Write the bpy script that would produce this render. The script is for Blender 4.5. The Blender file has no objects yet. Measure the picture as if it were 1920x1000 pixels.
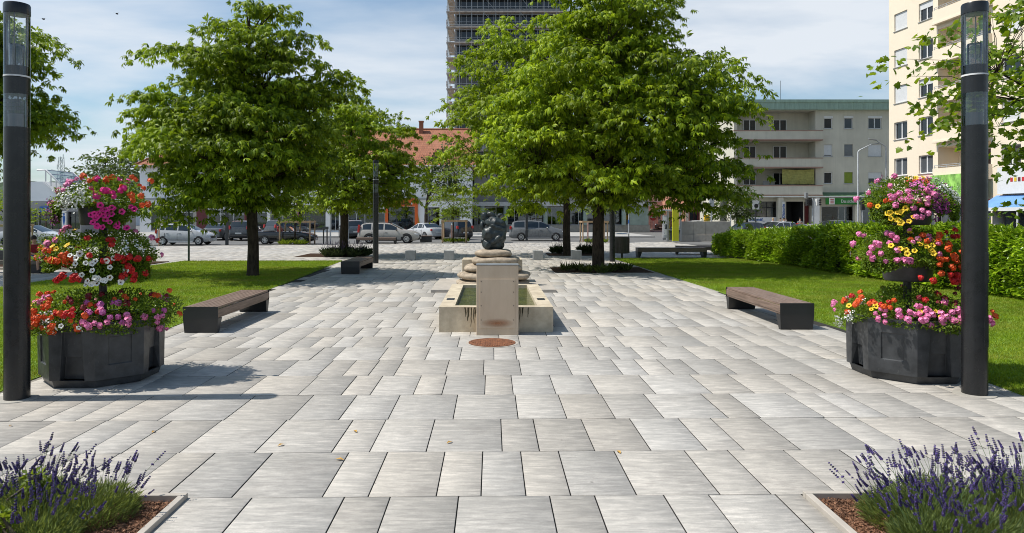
import bpy, bmesh, math, random
import numpy as np
from mathutils import Vector, Matrix

R = math.radians
S = bpy.context.scene
COL = S.collection
# the camera stands 2.1 m above the paving; gnd()/at() turn measured photo positions into metres on the site plan
H, F, PX, PY = 2.1, 1300.0, 922.0, 405.0


def gnd(px, py, z=0.0):
    Y = F * (H - z) / (py - PY)
    return Vector(((px - PX) / F * Y, Y, z))


def at(px, py, Y):
    return Vector(((px - PX) / F * Y, Y, H - (py - PY) / F * Y))


def lin(r, g, b):
    def c(u):
        u /= 255.0
        return u / 12.92 if u <= 0.04045 else ((u + 0.055) / 1.055) ** 2.4
    return (c(r), c(g), c(b))


# ------------------------------------------------------------------ mesh builder
class MB:
    def __init__(s):
        s.v, s.f, s.m, s.mi = [], [], [], 0

    def mat(s, i):
        s.mi = i
        return s

    def add(s, vs, fs):
        o = len(s.v)
        s.v += [tuple(v) for v in vs]
        s.f += [tuple(i + o for i in f) for f in fs]
        s.m += [s.mi] * len(fs)
        return s

    def box(s, c, d, rz=0.0, rx=0.0, ry=0.0):
        hx, hy, hz = d[0] / 2, d[1] / 2, d[2] / 2
        vs = [Vector((x * hx, y * hy, z * hz)) for z in (-1, 1) for x, y in ((-1, -1), (1, -1), (1, 1), (-1, 1))]
        if rx or ry or rz:
            M = Matrix.Rotation(rz, 3, 'Z') @ Matrix.Rotation(ry, 3, 'Y') @ Matrix.Rotation(rx, 3, 'X')
            vs = [M @ v for v in vs]
        c = Vector(c)
        return s.add([v + c for v in vs], [(3, 2, 1, 0), (4, 5, 6, 7), (0, 1, 5, 4), (1, 2, 6, 5), (2, 3, 7, 6), (3, 0, 4, 7)])

    def b2(s, x0, x1, y0, y1, z0, z1):
        return s.box(((x0 + x1) / 2, (y0 + y1) / 2, (z0 + z1) / 2), (x1 - x0, y1 - y0, z1 - z0))

    def frustum(s, p0, z0, p1, z1, caps=True):
        n = len(p0)
        vs = [(x, y, z0) for x, y in p0] + [(x, y, z1) for x, y in p1]
        fs = [(i, (i + 1) % n, n + (i + 1) % n, n + i) for i in range(n)]
        if caps:
            fs += [tuple(range(n - 1, -1, -1)), tuple(range(n, 2 * n))]
        return s.add(vs, fs)

    def prism(s, poly, z0, z1):
        return s.frustum(poly, z0, poly, z1)

    def tube(s, pts, radii, n=8, cap=True):
        pts = [Vector(p) for p in pts]
        if not hasattr(radii, '__len__'):
            radii = [radii] * len(pts)
        vs, fs = [], []
        prev = None
        for i, p in enumerate(pts):
            t = (pts[min(i + 1, len(pts) - 1)] - pts[max(i - 1, 0)])
            t = t.normalized() if t.length > 1e-9 else Vector((0, 0, 1))
            if prev is None:
                a = t.orthogonal().normalized()
            else:
                a = prev - t * prev.dot(t)
                a = a.normalized() if a.length > 1e-6 else t.orthogonal().normalized()
            prev = a
            b = t.cross(a)
            for k in range(n):
                th = 2 * math.pi * k / n
                vs.append(p + (a * math.cos(th) + b * math.sin(th)) * radii[i])
        for i in range(len(pts) - 1):
            for k in range(n):
                fs.append((i * n + k, i * n + (k + 1) % n, (i + 1) * n + (k + 1) % n, (i + 1) * n + k))
        if cap:
            fs += [tuple(range(n - 1, -1, -1)), tuple(range((len(pts) - 1) * n, len(pts) * n))]
        return s.add(vs, fs)

    def lathe(s, prof, n=24, c=(0, 0, 0), cap=True):
        vs, fs = [], []
        for r, z in prof:
            for k in range(n):
                th = 2 * math.pi * k / n
                vs.append((c[0] + r * math.cos(th), c[1] + r * math.sin(th), c[2] + z))
        m = len(prof)
        for i in range(m - 1):
            for k in range(n):
                fs.append((i * n + k, i * n + (k + 1) % n, (i + 1) * n + (k + 1) % n, (i + 1) * n + k))
        if cap:
            fs += [tuple(range(n - 1, -1, -1)), tuple(range((m - 1) * n, m * n))]
        return s.add(vs, fs)

    def ell(s, c, r, n=14, m=9, rot=None):
        vs, fs = [], []
        c = Vector(c)
        for i in range(m + 1):
            ph = math.pi * i / m - math.pi / 2
            for k in range(n):
                th = 2 * math.pi * k / n
                v = Vector((r[0] * math.cos(ph) * math.cos(th), r[1] * math.cos(ph) * math.sin(th), r[2] * math.sin(ph)))
                if rot is not None:
                    v = rot @ v
                vs.append(v + c)
        for i in range(m):
            for k in range(n):
                fs.append((i * n + k, i * n + (k + 1) % n, (i + 1) * n + (k + 1) % n, (i + 1) * n + k))
        return s.add(vs, fs)

    def quad(s, a, b, c, d):
        return s.add([a, b, c, d], [(0, 1, 2, 3)])

    def build(s, name, mats, parent=None, smooth=0, bevel=0, loc=None, bseg=2):
        me = bpy.data.meshes.new(name)
        me.from_pydata(s.v, [], s.f)
        if not isinstance(mats, (list, tuple)):
            mats = [mats]
        for m in mats:
            me.materials.append(m)
        if len(mats) > 1:
            me.polygons.foreach_set('material_index', s.m)
        if smooth:
            me.polygons.foreach_set('use_smooth', [True] * len(me.polygons))
            me.set_sharp_from_angle(angle=R(smooth))
        me.update()
        return link(name, me, parent, loc, bevel, bseg)


def link(name, me, parent=None, loc=None, bevel=0, bseg=2):
    o = bpy.data.objects.new(name, me)
    COL.objects.link(o)
    if parent is not None:
        o.parent = parent
    if loc is not None:
        o.location = loc
    if bevel:
        md = o.modifiers.new('bevel', 'BEVEL')
        md.width = bevel
        md.segments = bseg
        md.limit_method = 'ANGLE'
        md.angle_limit = R(40)
    return o


def npmesh(name, V, Fc, mats, parent=None, smooth=False, midx=None, loc=None):
    V = np.asarray(V, dtype=np.float32).reshape(-1, 3)
    Fc = np.asarray(Fc, dtype=np.int32)
    k = Fc.shape[1]
    me = bpy.data.meshes.new(name)
    me.vertices.add(len(V))
    me.vertices.foreach_set('co', V.ravel())
    me.loops.add(Fc.size)
    me.loops.foreach_set('vertex_index', Fc.ravel())
    me.polygons.add(len(Fc))
    me.polygons.foreach_set('loop_start', np.arange(0, Fc.size, k, dtype=np.int32))
    me.polygons.foreach_set('loop_total', np.full(len(Fc), k, dtype=np.int32))
    if not isinstance(mats, (list, tuple)):
        mats = [mats]
    for m in mats:
        me.materials.append(m)
    if midx is not None:
        me.polygons.foreach_set('material_index', np.asarray(midx, dtype=np.int32))
    if smooth:
        me.polygons.foreach_set('use_smooth', np.ones(len(Fc), dtype=bool))
    me.update(calc_edges=True)
    me.validate()
    return link(name, me, parent, loc)


def thing(name, label, cat, loc=(0, 0, 0), rz=0.0, group=None):
    o = bpy.data.objects.new(name, None)
    COL.objects.link(o)
    o.empty_display_size = 0.2
    o.location = loc
    o.rotation_euler = (0, 0, rz)
    return tag(o, label, cat, group)


def tag(o, label=None, cat=None, group=None, kind=None):
    if label:
        o['label'] = label
    if cat:
        o['category'] = cat
    if group:
        o['group'] = group
    if kind:
        o['kind'] = kind
    return o


def dup(root, loc=None, rz=None, label=None):
    c = root.copy()
    COL.objects.link(c)
    if loc is not None:
        c.location = loc
    if rz is not None:
        c.rotation_euler = (0, 0, rz)
    if label:
        c['label'] = label

    def kids(src, dst):
        for ch in list(src.children):
            d = ch.copy()
            COL.objects.link(d)
            d.parent = dst
            kids(ch, d)
    kids(root, c)
    return c


# ------------------------------------------------------------------ materials
def nt(name):
    m = bpy.data.materials.new(name)
    m.use_nodes = True
    t = m.node_tree
    t.nodes.clear()
    out = t.nodes.new('ShaderNodeOutputMaterial')
    return m, t, out


def N(t, typ, **kw):
    n = t.nodes.new(typ)
    for k, v in kw.items():
        if k.startswith('i_'):
            n.inputs[k[2:].replace('_', ' ')].default_value = v
        else:
            setattr(n, k, v)
    return n


def mixcol(t, fac, a, b, mode='MIX'):
    n = t.nodes.new('ShaderNodeMix')
    n.data_type = 'RGBA'
    n.blend_type = mode
    for s, v in ((0, fac), (6, a), (7, b)):
        if hasattr(v, 'is_output') or isinstance(v, bpy.types.NodeSocket):
            t.links.new(v, n.inputs[s])
        elif s == 0:
            n.inputs[0].default_value = v
        else:
            n.inputs[s].default_value = (v[0], v[1], v[2], 1)
    return n.outputs[2]


def objcoord(t, scale=(1, 1, 1)):
    tc = t.nodes.new('ShaderNodeTexCoord')
    mp = t.nodes.new('ShaderNodeMapping')
    mp.inputs['Scale'].default_value = scale
    t.links.new(tc.outputs['Object'], mp.inputs['Vector'])
    return mp.outputs['Vector']


def noise(t, vec, scale, detail=4, rough=0.6):
    n = t.nodes.new('ShaderNodeTexNoise')
    n.inputs['Scale'].default_value = scale
    n.inputs['Detail'].default_value = detail
    n.inputs['Roughness'].default_value = rough
    t.links.new(vec, n.inputs['Vector'])
    return n.outputs['Fac']


def maprange(t, v, a, b, c, d):
    n = t.nodes.new('ShaderNodeMapRange')
    t.links.new(v, n.inputs[0])
    for i, x in enumerate((a, b, c, d)):
        n.inputs[i + 1].default_value = x
    return n.outputs[0]


def mat(name, col, rough=0.6, var=0.15, vs=3.0, bump=0.0, bs=60.0, metal=0.0, spec=0.5, stretch=(1, 1, 1), col2=None,
        coat=0.0, isl=0.0, streak=0.0, scuff=0.0):
    m, t, out = nt(name)
    p = t.nodes.new('ShaderNodeBsdfPrincipled')
    t.links.new(p.outputs[0], out.inputs[0])
    p.inputs['Roughness'].default_value = rough
    p.inputs['Metallic'].default_value = metal
    p.inputs['Specular IOR Level'].default_value = spec
    p.inputs['Coat Weight'].default_value = coat
    p.inputs['Coat Roughness'].default_value = 0.06
    vec = objcoord(t, stretch)
    a = tuple(c * (1 - var) for c in col)
    b = tuple(min(1, c * (1 + var)) for c in (col2 or col))
    f = maprange(t, noise(t, vec, vs), 0.3, 0.7, 0, 1)
    c = mixcol(t, f, a, b)
    if streak:
        v2 = objcoord(t, (2.2, 2.2, 0.12))
        f2 = maprange(t, noise(t, v2, 2.0, 6), 0.45, 0.75, 0, streak)
        c = mixcol(t, f2, c, tuple(x * 0.45 for x in col))
    if scuff:      # pale scratches and dust
        f3 = maprange(t, noise(t, objcoord(t, (9, 9, 2.2)), 5, 8, 0.75), 0.62, 0.72, 0, scuff)
        c = mixcol(t, f3, c, (0.3, 0.29, 0.27))
    if isl:
        g = t.nodes.new('ShaderNodeNewGeometry')
        hs = t.nodes.new('ShaderNodeHueSaturation')
        t.links.new(maprange(t, g.outputs['Random Per Island'], 0, 1, 1 - isl, 1 + isl), hs.inputs['Value'])
        t.links.new(c, hs.inputs['Color'])
        c = hs.outputs[0]
    t.links.new(c, p.inputs['Base Color'])
    if rough > 0.15:
        t.links.new(maprange(t, noise(t, vec, vs * 3.1), 0.3, 0.7, max(0.05, rough - 0.08), min(1, rough + 0.08)), p.inputs['Roughness'])
    if bump:
        bn = t.nodes.new('ShaderNodeBump')
        bn.inputs['Strength'].default_value = bump
        bn.inputs['Distance'].default_value = 0.02
        t.links.new(noise(t, vec, bs, 5), bn.inputs['Height'])
        t.links.new(bn.outputs[0], p.inputs['Normal'])
    return m


def leaf(name, dark, light, trans=0.35, rough=0.45, low=0.5, lown=0.35, tcol=None, spec=0.25, dry=None):
    """foliage: each leaf its own tone, branches of lighter and darker growth, light passing through the blade"""
    m, t, out = nt(name)
    p = t.nodes.new('ShaderNodeBsdfPrincipled')
    p.inputs['Roughness'].default_value = rough
    p.inputs['Specular IOR Level'].default_value = spec
    g = t.nodes.new('ShaderNodeNewGeometry')
    c = mixcol(t, g.outputs['Random Per Island'], dark, light)
    vec = objcoord(t)
    f = maprange(t, noise(t, vec, low, 3), 0.35, 0.65, 1 - lown, 1 + lown)
    if dry:
        c = mixcol(t, maprange(t, noise(t, objcoord(t, (0.25, 1, 1)), 1.1, 5, 0.65), 0.45, 0.7, 0, 0.75), c, dry)
    hs = t.nodes.new('ShaderNodeHueSaturation')
    t.links.new(f, hs.inputs['Value'])
    t.links.new(c, hs.inputs['Color'])
    t.links.new(hs.outputs[0], p.inputs['Base Color'])
    tr = t.nodes.new('ShaderNodeBsdfTranslucent')
    tc = mixcol(t, 0.6, hs.outputs[0], tcol or tuple(min(1, x * k) for x, k in zip(light, (1.9, 1.7, 0.6))))
    t.links.new(tc, tr.inputs['Color'])
    mx = t.nodes.new('ShaderNodeMixShader')
    mx.inputs[0].default_value = trans
    t.links.new(p.outputs[0], mx.inputs[1])
    t.links.new(tr.outputs[0], mx.inputs[2])
    t.links.new(mx.outputs[0], out.inputs[0])
    return m


def glassy(name, tint=(0.8, 0.85, 0.85), clear=0.75, rough=0.02):
    m, t, out = nt(name)
    tr = N(t, 'ShaderNodeBsdfTransparent')
    tr.inputs[0].default_value = (*tint, 1)
    gl = N(t, 'ShaderNodeBsdfGlossy')
    gl.inputs['Roughness'].default_value = rough
    gl.inputs['Color'].default_value = (0.9, 0.95, 1, 1)
    fr = N(t, 'ShaderNodeFresnel')
    fr.inputs[0].default_value = 1.5
    f = maprange(t, fr.outputs[0], 0, 1, 1 - clear, 1)
    mx = N(t, 'ShaderNodeMixShader')
    t.links.new(f, mx.inputs[0])
    t.links.new(tr.outputs[0], mx.inputs[1])
    t.links.new(gl.outputs[0], mx.inputs[2])
    t.links.new(mx.outputs[0], out.inputs[0])
    return m


M = {}
M['black_metal'] = mat('black_metal', (0.016, 0.017, 0.019), 0.38, 0.25, 2, spec=0.5)
M['lamp_paint'] = mat('lamp_paint', (0.011, 0.0115, 0.013), 0.3, 0.3, 3, bump=0.02, bs=200, scuff=0.1)
M['dark_metal'] = mat('dark_metal', (0.035, 0.037, 0.041), 0.42, 0.2, 4)
M['grey_metal'] = mat('grey_metal', (0.3, 0.31, 0.32), 0.4, 0.12, 3, metal=0.4)
M['galv'] = mat('galvanised_steel', (0.42, 0.44, 0.46), 0.45, 0.15, 6, metal=0.15)
M['white_paint'] = mat('white_paint', (0.72, 0.72, 0.72), 0.45, 0.05, 3)
M['clear'] = glassy('clear_tube', (0.97, 0.98, 0.98), 0.995)
M['lens'] = glassy('prismatic_lens', (0.5, 0.51, 0.53), 0.95, 0.12)
M['pane'] = mat('window_pane', (0.018, 0.023, 0.028), 0.04, 0.2, 1.0, spec=0.6)
M['pane_grey'] = mat('window_pane_grey', (0.09, 0.1, 0.11), 0.08, 0.2, 1.0, spec=0.6)
M['shop_glass'] = glassy('shop_glass', (0.6, 0.63, 0.63), 0.93)
M['blind'] = mat('roller_blind', (0.62, 0.63, 0.64), 0.5, 0.06, 6)
M['blind_green'] = mat('green_blind', (0.2, 0.27, 0.02), 0.6, 0.12, 6)
M['plastic_tub'] = mat('grey_plastic_tub', (0.032, 0.034, 0.037), 0.42, 0.35, 5, bump=0.04, bs=90, col2=(0.045, 0.047, 0.05), scuff=0.35)
M['bench_wood'] = mat('bench_wood', (0.16, 0.105, 0.075), 0.55, 0.28, 3, bump=0.05, bs=40, stretch=(9, 0.6, 9), col2=(0.2, 0.14, 0.11))
M['stake_wood'] = mat('stake_wood', (0.4, 0.27, 0.16), 0.7, 0.2, 5, stretch=(4, 4, 0.6))
M['soil'] = mat('soil', (0.05, 0.03, 0.019), 1.0, 0.4, 20, bump=0.6, bs=50, spec=0.05)
M['mulch'] = mat('bark_mulch', (0.15, 0.07, 0.035), 0.85, 0.35, 9, isl=0.5, col2=(0.2, 0.1, 0.055))
M['concrete'] = mat('concrete', (0.34, 0.32, 0.28), 0.8, 0.15, 2.5, bump=0.12, bs=70)
M['conc_grey'] = mat('grey_concrete', (0.34, 0.35, 0.35), 0.8, 0.12, 6, bump=0.1, bs=90)
M['conc_beige'] = mat('beige_cast_stone', (0.46, 0.38, 0.27), 0.85, 0.16, 4, bump=0.25, bs=70, col2=(0.53, 0.455, 0.335))
M['kerb'] = mat('kerb_stone', (0.41, 0.37, 0.32), 0.75, 0.12, 5, bump=0.1, bs=80)
M['boulder'] = mat('boulder_stone', (0.3, 0.24, 0.17), 0.85, 0.25, 7, bump=0.35, bs=38, col2=(0.38, 0.31, 0.23))
M['bark'] = mat('bark', (0.026, 0.019, 0.014), 0.95, 0.45, 9, bump=0.8, bs=14, stretch=(1.6, 1.6, 0.5), col2=(0.05, 0.038, 0.027), spec=0.2)
M['twig'] = mat('twig', (0.09, 0.07, 0.045), 0.85, 0.3, 9)
M['stem'] = mat('stem', (0.08, 0.14, 0.04), 0.7, 0.2, 9)
M['render_white'] = mat('white_render', (0.74, 0.76, 0.78), 0.85, 0.04, 0.6, bump=0.03, bs=30)
M['render_grey'] = mat('grey_render', (0.6, 0.57, 0.48), 0.9, 0.1, 0.5, bump=0.03, bs=30, streak=0.16)
M['render_cream'] = mat('cream_render', (0.82, 0.71, 0.56), 0.85, 0.03, 0.5, bump=0.03, bs=30, streak=0.05)
M['render_pink'] = mat('salmon_render', (0.6, 0.29, 0.2), 0.85, 0.05, 0.5)
M['copper'] = mat('green_copper', (0.3, 0.42, 0.34), 0.6, 0.15, 1.5, stretch=(3, 1, 0.4))
M['alu'] = mat('aluminium', (0.45, 0.46, 0.47), 0.4, 0.06, 4, metal=0.3)
M['tyre'] = mat('tyre_rubber', (0.014, 0.014, 0.015), 0.8, 0.2, 10)
M['rim'] = mat('alloy_rim', (0.5, 0.51, 0.53), 0.32, 0.05, 10, metal=0.75)
M['car_glass'] = mat('car_glass', (0.02, 0.027, 0.032), 0.05, 0.15, 2, spec=0.7)
M['red_lens'] = mat('red_lens', (0.5, 0.02, 0.015), 0.2, 0.1, 10, spec=0.6)
M['head_lens'] = mat('headlight_lens', (0.55, 0.57, 0.6), 0.12, 0.15, 14, spec=0.8)
M['plate'] = mat('number_plate', (0.7, 0.7, 0.68), 0.5, 0.05, 10)
M['trim'] = mat('black_trim', (0.02, 0.02, 0.021), 0.6, 0.15, 8)
# ================================================================== camera, sky, sun
cam = bpy.data.cameras.new('camera')
cam.sensor_width = 36
cam.lens = 36 * F / 1920
cam.shift_x = (960 - PX) / 1920
cam.shift_y = -(500 - PY) / 1920
cam.clip_end = 4000
cam.clip_start = 0.05
co = bpy.data.objects.new('camera', cam)
COL.objects.link(co)
co.location = (0, 0, H)
co.rotation_euler = (R(90), 0, 0)
S.camera = co

SUN_EL = 58
sd = Vector((math.cos(R(SUN_EL)), 0.02, -math.sin(R(SUN_EL)))).normalized()
sl = bpy.data.lights.new('sun', 'SUN')
sl.energy = 4.9
sl.angle = R(0.55)
sl.color = (1.0, 0.95, 0.87)
so = bpy.data.objects.new('sun', sl)
COL.objects.link(so)
so.rotation_euler = sd.to_track_quat('-Z', 'Y').to_euler()
so.location = (-20, 0, 40)

W = bpy.data.worlds.new('World')
S.world = W
W.use_nodes = True
t = W.node_tree
t.nodes.clear()
wo = t.nodes.new('ShaderNodeOutputWorld')
bg = t.nodes.new('ShaderNodeBackground')
sky = t.nodes.new('ShaderNodeTexSky')
sky.sky_type = 'NISHITA'
sky.sun_disc = False
sky.sun_elevation = R(SUN_EL)
sky.sun_rotation = R(-90)
sky.altitude = 200
sky.air_density = 1.0
sky.dust_density = 1.6
sky.ozone_density = 1.6
tc = t.nodes.new('ShaderNodeTexCoord')
# thin high cloud: noise over the direction flattened on to a cloud plane
sep = t.nodes.new('ShaderNodeSeparateXYZ')
t.links.new(tc.outputs['Generated'], sep.inputs[0])
mz = N(t, 'ShaderNodeMath', operation='MAXIMUM')
t.links.new(sep.outputs[2], mz.inputs[0])
mz.inputs[1].default_value = 0.02
az = N(t, 'ShaderNodeMath', operation='ADD')
t.links.new(mz.outputs[0], az.inputs[0])
az.inputs[1].default_value = 0.16
dx = N(t, 'ShaderNodeMath', operation='DIVIDE')
dy = N(t, 'ShaderNodeMath', operation='DIVIDE')
t.links.new(sep.outputs[0], dx.inputs[0]); t.links.new(az.outputs[0], dx.inputs[1])
t.links.new(sep.outputs[1], dy.inputs[0]); t.links.new(az.outputs[0], dy.inputs[1])
cb = t.nodes.new('ShaderNodeCombineXYZ')
t.links.new(dx.outputs[0], cb.inputs[0]); t.links.new(dy.outputs[0], cb.inputs[1])
mp = t.nodes.new('ShaderNodeMapping')
mp.inputs['Location'].default_value = (3.1, 1.7, 0)
mp.inputs['Rotation'].default_value = (0, 0, R(12))
mp.inputs['Scale'].default_value = (0.75, 1.2, 1)
t.links.new(cb.outputs[0], mp.inputs[0])
n1 = t.nodes.new('ShaderNodeTexNoise')
n1.inputs['Scale'].default_value = 1.0
n1.inputs['Detail'].default_value = 6
n1.inputs['Roughness'].default_value = 0.52
n1.inputs['Distortion'].default_value = 0.25
t.links.new(mp.outputs[0], n1.inputs['Vector'])
cf = maprange(t, n1.outputs['Fac'], 0.41, 0.64, 0.16, 0.92)
# the unseen upper sky is kept free of cloud to weaken the fill light
ve = maprange(t, sep.outputs[2], 0.3, 0.55, 1.0, 0.0)
mm_ = N(t, 'ShaderNodeMath', operation='MULTIPLY')
t.links.new(cf, mm_.inputs[0]); t.links.new(ve, mm_.inputs[1])
tint = mixcol(t, 1.0, sky.outputs[0], (0.92, 1.1, 1.12), 'MULTIPLY')
cc = mixcol(t, mm_.outputs[0], tint, (6.9, 7.3, 7.8))
t.links.new(cc, bg.inputs[0])
bg.inputs[1].default_value = 0.115
t.links.new(bg.outputs[0], wo.inputs[0])

S.view_settings.view_transform = 'Standard'
S.view_settings.look = 'None'
S.view_settings.exposure = 0.06
S.view_settings.gamma = 1.0
S.cycles.max_bounces = 7
S.cycles.diffuse_bounces = 3
S.cycles.glossy_bounces = 3
S.cycles.transmission_bounces = 4
S.cycles.transparent_max_bounces = 12
S.cycles.caustics_reflective = False
S.cycles.caustics_refractive = False
S.cycles.use_denoising = True
S.cycles.filter_width = 1.0

# ================================================================== ground
def struct(o):
    o['kind'] = 'structure'
    return o


M['asphalt'] = mat('asphalt', (0.13, 0.128, 0.124), 0.85, 0.18, 0.8, bump=0.15, bs=120)
M['pavement'] = mat('pavement', (0.36, 0.35, 0.33), 0.8, 0.12, 1.2, bump=0.1, bs=60)
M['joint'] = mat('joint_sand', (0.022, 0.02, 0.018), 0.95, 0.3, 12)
M['lawn_soil'] = mat('lawn_turf', (0.13, 0.22, 0.015), 0.9, 0.25, 1.4, bump=0.3, bs=40)
M['meadow'] = mat('far_land', (0.1, 0.13, 0.05), 0.95, 0.3, 0.02)

# slabs of grey washed concrete with streaks along the row
m, t, out = nt('paving_slab')
p = t.nodes.new('ShaderNodeBsdfPrincipled')
t.links.new(p.outputs[0], out.inputs[0])
geo = t.nodes.new('ShaderNodeNewGeometry')
rnd = geo.outputs['Random Per Island']
tco = t.nodes.new('ShaderNodeTexCoord')
off = N(t, 'ShaderNodeVectorMath', operation='SCALE')
off.inputs[0].default_value = (37.0, 91.0, 13.0)
t.links.new(rnd, off.inputs['Scale'])
addv = N(t, 'ShaderNodeVectorMath', operation='ADD')
t.links.new(tco.outputs['Object'], addv.inputs[0])
t.links.new(off.outputs[0], addv.inputs[1])


def scaled(sc):
    mpn = t.nodes.new('ShaderNodeMapping')
    mpn.inputs['Scale'].default_value = sc
    t.links.new(addv.outputs[0], mpn.inputs[0])
    return mpn.outputs[0]


st = noise(t, scaled((1.6, 11, 1)), 2.4, 10, 0.72)
st2 = noise(t, scaled((4, 55, 1)), 1.8, 6, 0.7)
fine = noise(t, scaled((1, 1.6, 1)), 120, 4, 0.75)
mott = noise(t, scaled((1, 2.2, 1)), 5.5, 8, 0.7)
c = mixcol(t, maprange(t, st, 0.39, 0.61, 0, 1), (0.335, 0.318, 0.292), (0.6, 0.562, 0.507))
c = mixcol(t, maprange(t, mott, 0.38, 0.62, 0.65, 0), c, (0.33, 0.315, 0.29))
c = mixcol(t, maprange(t, st2, 0.52, 0.74, 0, 0.4), c, (0.6, 0.58, 0.545))
c = mixcol(t, maprange(t, fine, 0.36, 0.6, 0.35, 0), c, (0.2, 0.19, 0.175))
wn = N(t, 'ShaderNodeTexWhiteNoise', noise_dimensions='1D')
t.links.new(rnd, wn.inputs['W'])
warm = mixcol(t, wn.outputs['Value'], (0.975, 0.985, 1.0), (1.03, 1.0, 0.96))
c = mixcol(t, 1.0, c, warm, 'MULTIPLY')
hs = t.nodes.new('ShaderNodeHueSaturation')
t.links.new(c, hs.inputs['Color'])
t.links.new(maprange(t, rnd, 0, 1, 0.82, 1.12), hs.inputs['Value'])
# large patches of wear over many slabs
big = t.nodes.new('ShaderNodeTexNoise')
big.inputs['Scale'].default_value = 0.35
t.links.new(tco.outputs['Object'], big.inputs['Vector'])
c = mixcol(t, maprange(t, big.outputs['Fac'], 0.45, 0.7, 0, 0.22), hs.outputs[0], (0.3, 0.28, 0.25))
# trodden-in spots and blotches
vo = t.nodes.new('ShaderNodeTexVoronoi')
vo.inputs['Scale'].default_value = 1.7
t.links.new(tco.outputs['Object'], vo.inputs['Vector'])
c = mixcol(t, maprange(t, vo.outputs['Distance'], 0.018, 0.03, 0.55, 0), c, (0.1, 0.095, 0.09))
blo = t.nodes.new('ShaderNodeTexNoise')
blo.inputs['Scale'].default_value = 2.3
blo.inputs['Detail'].default_value = 7
blo.inputs['Roughness'].default_value = 0.7
t.links.new(tco.outputs['Object'], blo.inputs['Vector'])
c = mixcol(t, maprange(t, blo.outputs['Fac'], 0.54, 0.7, 0, 0.45), c, (0.24, 0.22, 0.2))
t.links.new(c, p.inputs['Base Color'])
p.inputs['Roughness'].default_value = 0.72
p.inputs['Specular IOR Level'].default_value = 0.35
bn = t.nodes.new('ShaderNodeBump')
bn.inputs['Strength'].default_value = 0.15
bn.inputs['Distance'].default_value = 0.004
t.links.new(fine, bn.inputs['Height'])
t.links.new(bn.outputs[0], p.inputs['Normal'])
M['slab'] = m

struct(MB().quad((-1500, -60, -0.03), (1500, -60, -0.03), (1500, 2500, -0.03), (-1500, 2500, -0.03)).build('ground', M['meadow']))
struct(MB().quad((-140, 40, -0.024), (90, 40, -0.024), (90, 190, -0.024), (-140, 190, -0.024)).build('road', M['asphalt']))
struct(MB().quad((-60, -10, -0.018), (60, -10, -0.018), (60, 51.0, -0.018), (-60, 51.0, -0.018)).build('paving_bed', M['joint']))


def edge_y(x):      # where the paving meets the road
    return 53.5 + 0.22 * x if x < 0 else 53.5 + 0.3 * x


rng = random.Random(5)
ROW0, ROWD = 5.2, 0.985
U = 0.337
known = {0: [475.6, 647, 732.5, 860, 1030.6, 1115, 1245, 1330], 1: [436.3, 605, 690.5, 818, 902, 986.4, 1070.8, 1195, 1353, 1450],
         2: [339, 479, 622, 693, 799, 941.8, 1011.9, 1116]}
rowY0 = {0: 5.2, 1: 5.2, 2: 6.185}
V, Q = [], []


def slab(x0, x1, y0, y1):
    g = 0.0041
    x0 += g; x1 -= g; y0 += g * 1.3; y1 -= g * 1.3
    if y1 < 5.21:      # butt against the edging of the two lavender beds
        x0, x1 = max(x0, -2.262), min(x1, 2.332)
        if x1 - x0 < 0.04:
            return
    xc, yc = (x0 + x1) / 2, (y0 + y1) / 2
    if yc > edge_y(xc):
        return
    if -13.2 < xc < -6.4 and 9 < yc < 28 or 6.3 < xc < 30 and 9 < yc < 29.5:
        return
    b = 0.004
    sh = 0.016
    dz = rng.gauss(0, 0.0012)
    o = len(V)
    for (x, y, z) in ((x0, y0, -0.016), (x1, y0, -0.016), (x1, y1, -0.016), (x0, y1, -0.016),
                      (x0, y0, -b), (x1, y0, -b), (x1, y1, -b), (x0, y1, -b),
                      (x0 + b, y0 + b, 0), (x1 - b, y0 + b, 0), (x1 - b, y1 - b, 0), (x0 + b, y1 - b, 0)):
        V.append((x, y + sh * x, z + dz))
    for a, bb in ((0, 4), (4, 8)):
        for k in range(4):
            Q.append((o + a + k, o + a + (k + 1) % 4, o + bb + (k + 1) % 4, o + bb + k))
    Q.append((o + 8, o + 9, o + 10, o + 11))


for r_ in range(-2, 52):
    y0 = ROW0 + (r_ - 1) * ROWD
    y1 = y0 + ROWD
    lo, hi = (-7.5, 7.5) if y0 < 26 else (-34, 14)
    if y0 < 5:
        lo, hi = -3.2, 3.2
    xs = []
    if r_ in known:
        xs = [(px - PX) / F * rowY0[r_] for px in known[r_]]
    else:
        xs = [rng.uniform(-0.4, 0.4)]
    while xs[-1] < hi:
        xs.append(xs[-1] + U * rng.choice((1, 1, 1.5, 1.5, 2)))
    while xs[0] > lo:
        xs.insert(0, xs[0] - U * rng.choice((1, 1, 1.5, 1.5, 2)))
    for a, b in zip(xs, xs[1:]):
        slab(a, b, y0, y1)
    if 12 < y0 < 30:     # the path on the far left, beyond the lawn
        x = -13.3
        while x > -24:
            wd = U * rng.choice((1, 1.5, 2))
            slab(x - wd, x, y0, y1)
            x -= wd
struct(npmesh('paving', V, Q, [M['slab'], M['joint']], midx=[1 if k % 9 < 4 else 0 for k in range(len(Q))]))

# far pavement along the shops
struct(MB().b2(-75, 16, 68, 84, -0.02, 0.11).build('pavement', M['pavement'], bevel=0.02))
struct(MB().b2(20.5, 60, 66.5, 74, -0.02, 0.11).build('pavement', M['pavement'], bevel=0.02))

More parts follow.
